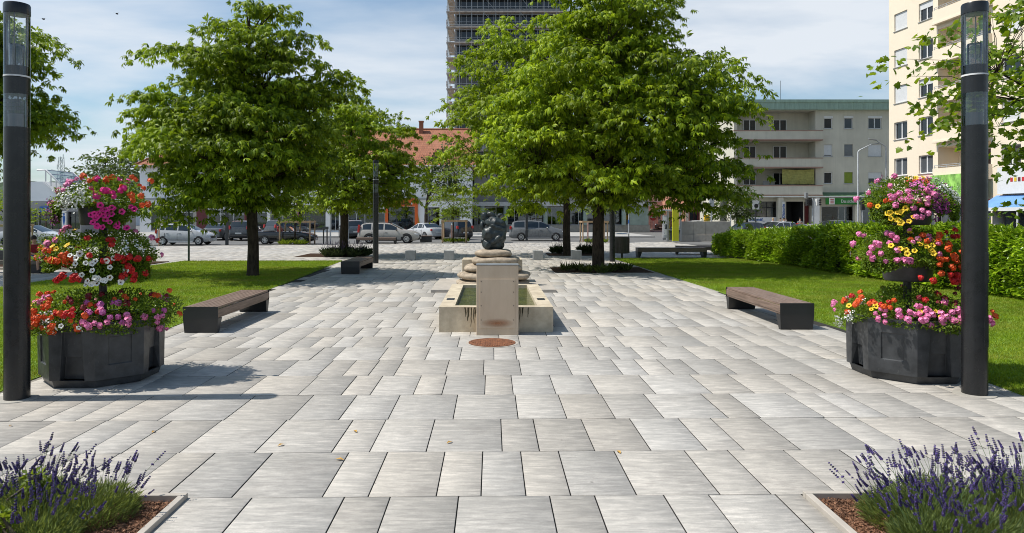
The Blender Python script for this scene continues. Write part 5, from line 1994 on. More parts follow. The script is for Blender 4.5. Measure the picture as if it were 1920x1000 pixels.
# first-floor balcony panel with a green woodland picture
pic = mat('woodland_picture', (.1, .3, .05), .6, .5, 1.6, stretch=(1.2, 1, .8), col2=(.3, .55, .12))
pw = thing('picture_panel', 'green woodland picture panel on the lowest balcony of the cream house', 'banner', P0, ang)
MB().b2(5.15, 10.15, -.5, -.42, 3.42, 5.0).build('panel', pic, pw)
rs = random.Random(9)
tr_ = MB()
for k in range(13):
    x = rs.uniform(6.6, 10.0)
    z0 = rs.uniform(3.5, 3.8); hh = rs.uniform(.6, 1.1)
    zz = z0
    while zz < z0 + hh:
        w_ = .24 * (1 - (zz - z0) / hh) + .03
        tr_.add([(x - w_, -.505 - .0006 * k, zz), (x + w_, -.505 - .0006 * k, zz), (x, -.505 - .0006 * k, zz + .3)], [(0, 1, 2)])
        zz += .17
tr_.build('painted_fir', mat('painted_fir', (.28, .62, .1), .6, .3, 5), pw)
sg_ = thing('shop_sign', 'white and red fascia sign on the cream house beside the green picture', 'sign', P0, ang)
MB().b2(2.2, 4.9, -.3, -.13, 4.3, 4.85).build('board', mat('sign_red', (.62, .06, .03), .5), sg_)
sg_ = thing('shop_sign', 'white fascia sign with small coloured squares at the right edge', 'sign', P0, ang)
MB().b2(10.9, 16.5, -.35, -.13, 3.5, 5.2).build('board', M['white_paint'], sg_)
cs = MB()
for k in range(8):
    cs.mat(k % 3).b2(11.9 + k * .28, 12.08 + k * .28, -.365, -.352, 4.25, 4.5)
cs.build('squares', [mat('sq_red', (.5, .03, .03)), mat('sq_yellow', (.7, .5, .03)), mat('sq_dark', (.12, .03, .05))], sg_)
aw = thing('awning', 'blue shop awning with white trim on the cream house', 'awning', P0, ang)
MB().add([(10.6, -.13, 3.42), (16.6, -.13, 3.42), (16.6, -1.5, 2.6), (10.6, -1.5, 2.6), (10.6, -.13, 3.36), (16.6, -.13, 3.36), (16.6, -1.5, 2.54), (10.6, -1.5, 2.54)], [(0, 3, 2, 1), (4, 5, 6, 7), (0, 4, 7, 3), (1, 2, 6, 5), (0, 1, 5, 4), (2, 3, 7, 6)]).build('cloth', mat('awning_blue', (.13, .28, .55), .7, .1, 2), aw)
MB().b2(10.58, 16.62, -1.54, -1.503, 2.4, 2.62).build('valance', M['white_paint'], aw)
for x in (10.8, 13.6, 16.4):
    MB().tube([(x, -1.45, 0), (x, -1.45, 2.54)], .05, 8).build('post', M['white_paint'], aw, smooth=40)

# ---------------------------------------------------------------- white house with the red tiled roof
Yw = 84.0
sw_ = F / Yw
wx = lambda px: (px - PX) / sw_
wz = lambda py: H - (py - PY) / sw_
X0, X1 = wx(262), wx(884)
W_ = X1 - X0
lx = lambda px: wx(px) - X0
ze = wz(310)
m, t, out = nt('roof_tile')
p = t.nodes.new('ShaderNodeBsdfPrincipled')
br = t.nodes.new('ShaderNodeTexBrick')
br.inputs['Scale'].default_value = 1.0
br.inputs['Brick Width'].default_value = .22
br.inputs['Row Height'].default_value = .3
br.inputs['Mortar Size'].default_value = .02
br.inputs['Color1'].default_value = (.36, .125, .06, 1)
br.inputs['Color2'].default_value = (.25, .085, .045, 1)
br.inputs['Mortar'].default_value = (.1, .04, .025, 1)
tcx = t.nodes.new('ShaderNodeTexCoord'); mpx = t.nodes.new('ShaderNodeMapping'); mpx.inputs['Rotation'].default_value = (R(90), 0, 0)
t.links.new(tcx.outputs['Object'], mpx.inputs[0]); t.links.new(mpx.outputs[0], br.inputs[0])
cN = mixcol(t, maprange(t, noise(t, objcoord(t), .6, 6), .35, .65, 0, .6), br.outputs[0], (.42, .19, .11))
t.links.new(cN, p.inputs['Base Color']); p.inputs['Roughness'].default_value = .85
bn = t.nodes.new('ShaderNodeBump'); bn.inputs['Strength'].default_value = .5; bn.inputs['Distance'].default_value = .03
t.links.new(br.outputs['Fac'], bn.inputs['Height']); bn.invert = True
t.links.new(bn.outputs[0], p.inputs['Normal']); t.links.new(p.outputs[0], out.inputs[0])
M['roof_tile'] = m
rt = thing('shop_house', 'long white two storey house with red tiled roof and shops below', 'building', (X0, Yw, 0))
zsh = wz(372)
ops, ww = [], []
for px in (277, 330, 385, 440, 495, 550, 605, 660, 715, 794, 840):
    o = (lx(px), lx(px) + (1.6 if px == 277 else 1.15), wz(352), wz(327))
    if px == 794:
        o = (lx(793), lx(806), wz(354), wz(335))
    ww.append(o)
# shop openings: (left px, right px, top px, frame, mullions, seed)
shops = [(283, 300, 384, 'grey_metal', (), 1), (305, 363, 390, 'alu', (319, 340), 2), (390, 458, 393, 'alu', (413, 425, 437), 3), (468, 501, 390, 'alu', (481,), 4), (507, 556, 390, 'alu', (530,), 5),
         (558, 611, 384, 'alu', (), 6), (620, 636, 390, 'alu', (629,), 7), (652, 722, 391, 'alu', (668, 684, 700), 8), (727, 779, 388, 'orange', (743, 746), 9), (796, 824, 389, 'black_metal', (805, 815), 10), (828, 862, 392, 'alu', (845,), 11)]
M['orange'] = mat('orange_cladding', (.62, .11, .012), .5, .06, 3)
for a, c_, tpx, *_ in shops:
    ops.append((lx(a), lx(c_), .3, wz(tpx), 2.2))
b = MB()
facade(b, W_, ze, ops + ww, .16)
b.quad((0, 0, 0), (0, 0, ze), (0, 13, ze), (0, 13, 0)).quad((W_, 0, 0), (W_, 13, 0), (W_, 13, ze), (W_, 0, ze)).quad((0, 13, 0), (0, 13, ze), (W_, 13, ze), (W_, 13, 0))
b.build('wall', [M['render_white'], M['inside']], rt)
for o in ww:
    window(rt, *o[:4], .14, 'two')
for k, (a, c_, tpx, fr, mul, sd_) in enumerate(shops):
    shopfront(rt, lx(a), lx(c_), .3, wz(tpx), .14, [lx(q) for q in mul], M[fr] if fr != 'orange' else M['dark_metal'], 6 if fr == 'black_metal' else 16, 40 + sd_, transom=wz(tpx) - .55 if sd_ in (2, 3, 4, 8) else None)
# piers and cladding between the shops
for a, c_, mm in ((363.5, 369, 'concrete'), (369.2, 389.5, 'claret'), (458.5, 467.5, 'claret'), (501.3, 506.7, 'white_paint'), (611.3, 619.7, 'white_paint'), (636.3, 641, 'white_paint'), (300.3, 304.7, 'concrete'), (641.5, 651.5, 'dark_metal')):
    if mm == 'claret' and 'claret' not in M:
        M['claret'] = mat('claret_cladding', (.1, .012, .016), .5, .15, 4)
    MB().b2(lx(a), lx(c_), -.12, -.003, .1, wz(376)).build('pier', M[mm], rt)
MB().b2(-.1, W_ + .05, -.16, -.004, wz(375.5), wz(371.5)).build('string_course', M['conc_grey'], rt)
for px in (725, 780.5):
    MB().b2(lx(px) - .16, lx(px) + .2, -.25, -.126, .1, wz(372.5)).build('orange_pier', M['orange'], rt)
MB().add([(lx(783), -.13, .1), (lx(790), -.13, .1), (lx(783), -.13, 2.6), (lx(783), -.02, .1), (lx(790), -.02, .1), (lx(783), -.02, 2.6)], [(0, 1, 2), (5, 4, 3), (0, 2, 5, 3), (1, 4, 5, 2)]).build('ochre_wedge', mat('ochre', (.45, .28, .05), .7), rt)
# magenta shop interior and pole
mg = mat('magenta_backdrop', (.38, .015, .16), .7, .35, 3)
MB().b2(lx(566), lx(588), 1.2, 1.25, .4, wz(386)).build('backdrop', mg, rt)
pat = mat('flower_print', (.16, .02, .09), .7, .6, 6, col2=(.4, .1, .16))
MB().b2(lx(588.5), lx(609), 1.0, 1.05, .4, wz(386)).build('printed_backdrop', pat, rt)
MB().tube([(lx(560), -.4, .1), (lx(560), -.4, wz(376))], .14, 12).build('magenta_pole', mat('magenta_paint', (.45, .08, .32), .5), rt, smooth=40)
# roof: hipped at the left
zr = H + (PY - 243) / F * 91.0
yr = 7.0
hipx = lx(262) + 6.6
ov = .5
rb = MB()
E0 = [(-ov, -ov, ze - .05), (W_ + ov, -ov, ze - .05), (W_ + ov, 13 + ov + 1, ze - .05), (-ov, 13 + ov + 1, ze - .05)]
rb.add(E0 + [(hipx, yr, zr), (W_ + ov, yr, zr)] + [(x, y, z - .22) for x, y, z in E0], [(0, 1, 5, 4), (1, 2, 5), (2, 3, 4, 5), (3, 0, 4), (0, 6, 7, 1), (1, 7, 8, 2), (2, 8, 9, 3), (3, 9, 6, 0), (9, 8, 7, 6)])
roof = rb.build('roof', M['roof_tile'], rt)
rd = MB()
rd.tube([(hipx, yr, zr + .02), (W_ + ov, yr, zr + .02)], .13, 8)
rd.tube([(-ov, -ov, ze), (hipx, yr, zr + .02)], .12, 8)
rd.build('ridge_tile', M['roof_tile'], roof, smooth=40)
MB().tube([(-ov, -ov - .07, ze - .14), (W_ + ov, -ov - .07, ze - .14)], .09, 8).build('gutter', M['galv'], rt, smooth=40)
brk = mat('chimney_brick', (.26, .1, .06), .9, .25, 8)
ch = MB().b2(lx(776), lx(784), 6.0, 6.6, zr - 1.2, zr + .85).b2(lx(775), lx(785), 5.95, 6.65, zr + .853, zr + 1.0).build('chimney', brk, roof)
# signs on the white house
sg_ = thing('shop_sign', 'orange fascia sign with black lettering and a black disc', 'sign', (X0, Yw, 0))
MB().b2(lx(727.2), lx(778), -.25, -.126, wz(387.5), wz(372.5)).build('board', M['orange'], sg_)
M['ink'] = mat('ink_black', (.01, .01, .011), .5, .05, 5)
MB().lathe([(.01, 0), (.21, 0), (.21, .03)], 20, c=(0, 0, 0)).build('disc', M['ink'], sg_, loc=(lx(750), -.255, wz(382)))
sg_.children[-1].rotation_euler = (R(90), 0, 0)
text(sg_, 'herzog', (lx(753.5), -.26, wz(382.3)), .46, M['ink'], align='LEFT', bold=True)
MB().b2(lx(771.5), lx(774), -.27, -.252, wz(383.5), wz(380)).build('pale_mark', M['white_paint'], sg_)
sg_ = thing('shop_sign', 'pale box sign with grey green lettering under the upstairs window', 'sign', (X0, Yw, 0))
MB().b2(lx(792), lx(816), -.22, -.003, wz(366), wz(357)).build('board', M['plate'], sg_)
text(sg_, 'VERENA', (lx(794.5), -.23, wz(361.6)), .36, M['lettering_grey'], align='LEFT', bold=True)
MB().b2(lx(798), lx(800), -.235, -.222, wz(363.6), wz(359.8)).build('green_mark', mat('mark_green', (.2, .4, .05)), sg_)
for k, px in enumerate((792, 798)):
    pass


# mannequins in the magenta shop
def mannequin(label, x, z, y, h, m_):
    root = thing('mannequin', label, 'mannequin', (x, y, z), 0, 'shop window mannequins')
    s = h / 1.75
    MB().lathe([(.12 * s, 0), (.22 * s, .35 * s), (.26 * s, .62 * s), (.15 * s, 1.0 * s), (.19 * s, 1.3 * s), (.16 * s, 1.42 * s), (.05 * s, 1.48 * s), (.05 * s, 1.52 * s)], 16).build('dress', m_, root, smooth=60)
    MB().ell((0, 0, 1.63 * s), (.085 * s, .1 * s, .125 * s)).build('head', M['white_paint'], root, smooth=80)
    for q in (-1, 1):
        MB().tube([(q * .19 * s, 0, 1.38 * s), (q * .26 * s, -.03, 1.1 * s), (q * .2 * s, -.1, .88 * s)], [.05 * s, .042 * s, .03 * s], 8).build('arm', M['white_paint'], root, smooth=60)
    return root


mannequin('white mannequin in a pale dress before the magenta backdrop', wx(577), .5, Yw + .6, 2.0, M['white_paint'])
mannequin('grey dressed mannequin right of the white one in the shop window', wx(605), .5, Yw + .5, 1.75, mat('grey_dress', (.25, .23, .23), .8, .2, 5))

# ---------------------------------------------------------------- glass fronted shop building, middle
Ym = 90.0
sm = F / Ym
mx_ = lambda px: (px - PX) / sm
mz = lambda py: H - (py - PY) / sm
X0, X1 = mx_(889), mx_(1216)
W_ = X1 - X0
lx = lambda px: mx_(px) - X0
rt = thing('glass_building', 'low modern shop building with glass front and pale columns', 'building', (X0, Ym, 0))
M['green_glass'] = mat('pale_green_glass', (.3, .38, .34), .12, .2, .8, spec=.6)
M['grey_panel'] = mat('grey_panel', (.2, .2, .19), .6, .15, 2)
hh = 8.5
ops = [(lx(895), lx(1188), .9, mz(388), 2.4)]
b = MB()
facade(b, W_, hh, ops, .2)
b.quad((0, 0, 0), (0, 0, hh), (0, 14, hh), (0, 14, 0)).quad((W_, 0, 0), (W_, 14, 0), (W_, 14, hh), (W_, 0, hh)).quad((0, 0, hh), (W_, 0, hh), (W_, 14, hh), (0, 14, hh)).quad((0, 14, 0), (0, 14, hh), (W_, 14, hh), (W_, 14, 0))
b.build('wall', [M['grey_panel'], M['inside']], rt)
shopfront(rt, lx(895), lx(1188), .9, mz(388), .3, [lx(q) for q in (930, 965, 1005, 1035, 1060, 1085, 1120, 1150)], M['alu'], 70, 61)
MB().b2(lx(1180), W_ - .02, -.12, -.003, .9, mz(388)).build('glass_corner', M['green_glass'], rt)
MB().b2(-.1, W_ + .1, -.3, -.003, 0, .88).build('base_wall', M['concrete'], rt, bevel=.02)
for px in (905, 948, 1022, 1096, 1168):
    MB().lathe([(.3, .885), (.3, mz(386))], 16, c=(lx(px), -.6, 0)).build('column', M['green_glass'], rt, smooth=40)
MB().b2(-.3, W_ + .3, -1.0, -.003, mz(387), mz(379)).build('fascia', M['alu'], rt, bevel=.02)

# salmon house up the side street
Yp = 96.0
sp = F / Yp
px_ = lambda px: (px - PX) / sp
pz = lambda py: H - (py - PY) / sp
X0, X1 = px_(1282), px_(1420)
rt = thing('salmon_house', 'salmon coloured house up the side street', 'building', (X0, Yp, 0))
W_ = X1 - X0
b = MB()
ops = [(.8 + 2.6 * k, 2.1 + 2.6 * k, z, z + 1.6) for k in range(3) for z in (1.2, 4.4)] 
facade(b, W_, 8.5, ops, .2)
b.quad((0, 0, 0), (0, 0, 8.5), (0, 12, 8.5), (0, 12, 0)).quad((W_, 0, 0), (W_, 12, 0), (W_, 12, 8.5), (W_, 0, 8.5)).quad((0, 12, 0), (0, 12, 8.5), (W_, 12, 8.5), (W_, 12, 0))
b.build('wall', M['render_pink'], rt)
for o in ops:
    window(rt, *o, .17, 'two', frame=M['claret'])
MB().add([(-.4, -.4, 8.5), (W_ + .4, -.4, 8.5), (W_ + .4, 12.4, 8.5), (-.4, 12.4, 8.5), (-.4, 6, 11.5), (W_ + .4, 6, 11.5)], [(0, 1, 5, 4), (2, 3, 4, 5), (1, 2, 5), (3, 0, 4), (3, 2, 1, 0)]).build('roof', M['roof_tile'], rt)
for k in range(6):
    MB().b2(.25 + 1.6 * k, .42 + 1.6 * k, -.06, -.003, 0, 8.4).build('pilaster', M['claret'] if k % 2 else M['render_cream'], rt)
# shorter house closing the side street, with hoarding in front
hx = at(1212, 430, 108)
rt = thing('street_house', 'pale pink house closing the side street behind the hoarding', 'building', (hx.x, 108, 0))
b = MB()
ops = [(1.2 + 2.4 * k, 2.3 + 2.4 * k, z, z + 1.5) for k in range(2) for z in (1.3, 4.3)]
facade(b, 6.4, 8, ops, .2)
b.quad((0, 0, 0), (0, 0, 8), (0, 9, 8), (0, 9, 0)).quad((6.4, 0, 0), (6.4, 9, 0), (6.4, 9, 8), (6.4, 0, 8)).quad((0, 0, 8), (6.4, 0, 8), (6.4, 9, 8), (0, 9, 8)).quad((0, 9, 0), (0, 9, 8), (6.4, 9, 8), (6.4, 9, 0))
b.build('wall', mat('pale_pink_render', (.55, .4, .34), .85, .05, 1), rt)
for o in ops:
    window(rt, *o, .17, 'two')
g_ = gnd(1199, 433)
o = thing('skip_container', 'rust red steel container by the hoarding in the side street', 'container', (g_.x, g_.y, 0))
MB().frustum([(-1, -.8), (1, -.8), (1, .8), (-1, .8)], .1, [(-1.15, -.95), (1.15, -.95), (1.15, .95), (-1.15, .95)], 2.5).build('tub', mat('container_rust', (.3, .07, .025), .7, .3, 3), o, bevel=.03)
bb = MB()
for k in range(5):
    bb.b2(-1 + .5 * k - .04, -1 + .5 * k + .04, -1.0, -.96, .3, 2.4)
bb.build('rib', M['rust'], o)
g_ = gnd(1214, 432)
o = thing('hoarding', 'pinkish site hoarding panels across the side street', 'hoarding', (g_.x, g_.y + 4, 0))
for k in range(3):
    MB().b2(-.9 + 1.15 * k, .2 + 1.15 * k, -.05, .05, .15, 2.5).build('panel', mat('hoarding_panel', ((.42, .3, .24), (.5, .33, .28), (.45, .28, .25))[k], .8, .25, 2), o)
    MB().b2(-.9 + 1.15 * k, -.7 + 1.15 * k, -.3, .3, 0, .15).build('foot', M['concrete'], o)

# ---------------------------------------------------------------- shop building at the far left with glass stair gable
Yl = 78.0
sl2 = F / Yl
X0, X1 = (-150 - PX) / sl2, (152 - PX) / sl2
lx = lambda px: (px - PX) / sl2 - X0
lz = lambda py: H - (py - PY) / sl2
rt = thing('corner_shop', 'low grey shop building at the left with a white glass roofed stair gable', 'building', (X0, Yl, 0))
W_ = X1 - X0
ops = [(lx(40), lx(72), .3, lz(399), 2.0), (lx(73), lx(96), .2, lz(397), 2.4), (lx(97), lx(120), .6, lz(397), 1.8), (lx(128), lx(150), .6, lz(397), 1.8)]
b = MB()
facade(b, W_, lz(377), ops, .2)
zz = lz(377)
b.quad((0, 0, 0), (0, 0, zz), (0, 12, zz), (0, 12, 0)).quad((W_, 0, 0), (W_, 12, 0), (W_, 12, zz), (W_, 0, zz)).quad((0, 0, zz), (W_, 0, zz), (W_, 12, zz), (0, 12, zz)).quad((0, 12, 0), (0, 12, zz), (W_, 12, zz), (W_, 12, 0))
b.build('wall', [mat('fascia_grey', (.27, .27, .27), .8, .08, 1), M['inside']], rt)
for k, o in enumerate(ops):
    shopfront(rt, *o[:4], .15, (lx((40, 73, 97, 128)[k] + 12),), M['dark_metal'] if k != 1 else M['claret'], 18, 70 + k, transom=2.2)
# gable: white wedge wall with glazed slope
g1 = MB()
z1 = lz(318); z0 = zz + .01
prof = [(lx(20), z0), (lx(112), z0), (lx(106), lz(371)), (lx(72), lz(340)), (lx(20), lz(340))]
g1.add([(x, 1.0, z) for x, z in prof] + [(x, 6.0, z) for x, z in prof], [(0, 1, 2, 3, 4), (9, 8, 7, 6, 5), (0, 5, 6, 1), (1, 6, 7, 2), (2, 7, 8, 3), (3, 8, 9, 4), (4, 9, 5, 0)])
g1.build('gable_wall', M['render_white'], rt)
fr = MB()
a_, c_ = (lx(76), z1), (lx(116), lz(356))
for y in (.9, 6.1):
    fr.tube([(lx(60), y, z1), (a_[0], y, a_[1]), (c_[0], y, c_[1]), (c_[0], y, z0)], .11, 6)
    for k in range(5):
        u = k / 4
        x = a_[0] + (c_[0] - a_[0]) * u
        fr.tube([(x, y, a_[1] + (c_[1] - a_[1]) * u), (x, y, max(z0, lz(340 + 33 * min(1, u * 1.05))))], .07, 6)
for k in range(6):
    u = k / 5
    x = a_[0] + (c_[0] - a_[0]) * u
    z = a_[1] + (c_[1] - a_[1]) * u
    fr.tube([(x, .9, z), (x, 6.1, z)], .06, 6)
fr.tube([(lx(72), .8, lz(341)), (lx(112), .8, lz(373))], .05, 6)
fr.build('stair_frame', M['white_paint'], rt, smooth=40)
MB().add([(a_[0], .95, a_[1] + .06), (c_[0], .95, c_[1] + .06), (c_[0], 6, c_[1] + .06), (a_[0], 6, a_[1] + .06)], [(0, 1, 2, 3)]).build('roof_glazing', M['shop_glass'], rt)
sg_ = thing('shop_sign', 'blue box sign reading SHOP on the corner shop', 'sign', (X0, Yl, 0))
MB().b2(lx(76), lx(103), -.18, -.003, lz(397.5), lz(387.5)).build('board', M['sign_blue'], sg_)
text(sg_, 'SHOP', (lx(91.5), -.19, lz(392.3)), .4, M['lettering_grey'], bold=True)
sg_ = thing('poster_stand', 'white poster with a blue figure beside the corner shop door', 'poster', (X0, Yl - .3, 0))
MB().b2(lx(119.5), lx(128), -.06, .0, .7, lz(396)).build('board', M['plate'], sg_)
MB().lathe([(.05, 0), (.14, .5), (.16, .9), (.04, 1.05), (.1, 1.15), (.09, 1.28), (.01, 1.34)], 10).build('figure', M['lettering_blue'], sg_, loc=(lx(123.5), -.06, 1.1))
sg_.children[-1].scale = (1, .08, 1)

# ---------------------------------------------------------------- scaffolded tower block, radio mast, hills
Yt = 132.0
st2 = F / Yt
X0 = (838 - PX) / st2
W_ = 23.0
rt = thing('tower_block', 'tall tower block wrapped in scaffolding behind the trees', 'building', (X0, Yt, 0))
FH = 2.93
nfl = 18
b = MB().b2(1.5, W_, 1.4, 20, 0, FH * nfl)
b.build('core', mat('tower_grey', (.3, .3, .31), .8, .1, 1), rt)
gl_, band = MB(), MB()
for k in range(nfl):
    z = FH * k
    gl_.b2(1.9, W_ - .2, 1.32, 1.396, z + .95, z + 2.6)
    band.b2(1.45, W_, 1.2, 1.395, z - .25, z + .42)
gl_.build('window_band', M['pane'], rt)
band.build('spandrel', mat('spandrel', (.42, .42, .43), .7, .15, .7), rt)
fm = MB()
for k in range(nfl):
    z = FH * k
    x = 2.6
    while x < W_ - .5:
        fm.b2(x, x + .07, 1.27, 1.318, z + .95, z + 2.6)
        x += 1.05
fm.build('mullion', M['alu'], rt)
sc_, dk = MB(), MB()
zt_ = FH * nfl
for k in range(11):
    x = .1 + 2.3 * k
    for y in (-.2, .85):
        sc_.tube([(x, y, 0), (x, y, zt_)], .045, 5, cap=False)
for y in (3.2, 6.0, 9):
    for x in (.1, 1.2):
        sc_.tube([(x, y, 0), (x, y, zt_)], .045, 5, cap=False)
for k in range(nfl):
    z = FH * k + 2.75
    dk.b2(-.1, W_ + .3, -.3, .95, z - .05, z + .03)
    dk.b2(-.1, 1.3, .951, 10, z - .05, z + .029)
    dk.b2(-.1, W_ + .3, -.34, -.301, z, z + .2)
    for q in (.55, 1.05):
        sc_.tube([(-.1, -.25, z + q), (W_ + .3, -.25, z + q)], .035, 5)
        sc_.tube([(-.05, -.25, z + q), (-.05, 10, z + q)], .035, 5)
    for kk in range(0, 10, 3):
        x = .1 + 2.3 * kk
        sc_.tube([(x, -.24, z), (x + 2.3, -.24, z - FH + .2)], .03, 5)
sc_.build('scaffold_tube', M['galv'], rt)
dk.build('scaffold_deck', mat('deck_board', (.5, .43, .38), .8, .3, 1), rt)
nb = MB()
rs = random.Random(4)
for k in range(nfl):
    z = FH * k + .1
    nb.b2(-.12, .02, .1, .9, z + .3, z + 1.3) if k % 2 else None
    if rs.random() < .6:
        x = rs.uniform(.3, 1.3)
        nb.b2(x, x + .5, .2, .7, FH * k + 2.79, FH * k + 3.4)
nb.build('stacked_boards', mat('orange_board', (.45, .3, .22), .8, .3, 2), rt)

g_ = at(115, 349, 300)
rt = thing('radio_mast', 'thin lattice radio mast on the hill at the left', 'mast', (g_.x, 300, 10))
b = MB()
hm = 17.5
for sx in (-1, 1):
    for sy in (-1, 1):
        b.tube([(sx * 1.3, sy * 1.3, 0), (sx * .7, sy * .7, hm)], .1, 5)
for k in range(9):
    z = hm * k / 9
    w0 = 1.3 - .6 * k / 9; w1 = 1.3 - .6 * (k + 1) / 9
    for s in (-1, 1):
        b.tube([(-w0, s * w0, z), (w1, s * w1, z + hm / 9)], .055, 4)
        b.tube([(w0, s * w0, z), (-w1, s * w1, z + hm / 9)], .055, 4)
        b.tube([(s * w0, -w0, z), (s * w1, w1, z + hm / 9)], .055, 4)
        b.tube([(-w0, s * w0, z), (w0, s * w0, z)], .05, 4)
b.build('lattice', M['galv'], rt)
b = MB()
for k in range(5):
    b.tube([((-.9, .9, 0, -1.3, 1.3)[k], -.8, hm * (.78, .82, .9, .7, .95)[k]), ((-.9, .9, 0, -1.3, 1.3)[k], -.8, hm * (.78, .82, .9, .7, .95)[k] + 2)], .16, 6)
b.build('antenna', M['white_paint'], rt)
# wooded hill ridge on the horizon
M['hill'] = leaf('hill_wood', (.03, .06, .03), (.06, .095, .045), .1, .8, .02, .3)
g = np.random.default_rng(8)
nx, ny = 220, 14
xs = np.linspace(-900, -120, nx)
V = []
for j in range(ny):
    v = j / (ny - 1)
    prof = math.sin(math.pi * v) ** .7
    for x in xs:
        hgt = 46 + 9 * math.sin(x * .012 + .5) + 5 * math.sin(x * .031 + 2) - .03 * max(0, x + 380)
        V.append((x + g.normal(0, 1.2), 760 + 300 * v, max(-1, hgt * prof + g.normal(0, 1.6) * prof)))
Fh = [(j * nx + i, j * nx + i + 1, (j + 1) * nx + i + 1, (j + 1) * nx + i) for j in range(ny - 1) for i in range(nx - 1)]
struct(npmesh('hill', V, Fh, M['hill']))
# low far white building line under the hill
g_ = at(130, 372, 150)
rt = thing('far_shed', 'long low pale shed far off below the hill', 'building', (g_.x, 150, 0))
MB().b2(-14, 14, 0, 10, 0, 4.6).build('wall', M['render_white'], rt)
MB().add([(-14.3, -.3, 4.6), (14.3, -.3, 4.6), (14.3, 10.3, 4.6), (-14.3, 10.3, 4.6), (-14.3, 5, 6), (14.3, 5, 6)], [(0, 1, 5, 4), (2, 3, 4, 5), (1, 2, 5), (3, 0, 4), (3, 2, 1, 0)]).build('roof', M['galv'], rt)
b_ = [(-75, 190, 0), (-30, 190, 0)]
cu = MB()
p0, p1 = at(96, 318, 250), at(190, 318, 250)
for dz in (0, -4):
    pts = [(p0.x + (p1.x - p0.x) * u, 250, p0.z + dz - 1.5 * math.sin(math.pi * u)) for u in [k / 12 for k in range(13)]]
    cu.tube(pts, .05, 4)
tag(cu.build('power_line', M['dark_metal']), 'overhead power lines crossing before the radio mast', 'wire')
# two birds high in the sky
for px, py, lb in ((81, 36, 'tiny dark bird in the sky just right of the left lamp head'), (219, 26, 'tiny dark bird in the sky left of the broad chestnut top')):
    p_ = at(px, py, 60)
    rt = thing('bird', lb, 'bird', p_)
    MB().ell((0, 0, 0), (.07, .16, .06), 8, 6).ell((0, .16, .01), (.04, .05, .04), 6, 5).build('body', M['trim'], rt, smooth=60)
    for s in (-1, 1):
        MB().add([(s * .04, .06, .02), (s * .2, .02, .09), (s * .36, -.08, .04), (s * .18, -.08, .06), (s * .04, -.07, .02)], [(0, 1, 2, 3, 4)]).build('wing', M['trim'], rt)
# ================================================================== cars
PAINT = {}


def paint(name, col, metal=.35, rough=.3):
    if name not in PAINT:
        PAINT[name] = mat('car_paint_' + name, col, rough, .04, 2, metal=0.0, coat=.6, spec=.5)
    return PAINT[name]


def ip(tab, x):
    if x <= tab[0][0]:
        return tab[0][1]
    for (a, u), (b, v) in zip(tab, tab[1:]):
        if x <= b:
            s = (x - a) / max(b - a, 1e-9)
            return u + (v - u) * s
    return tab[-1][1]


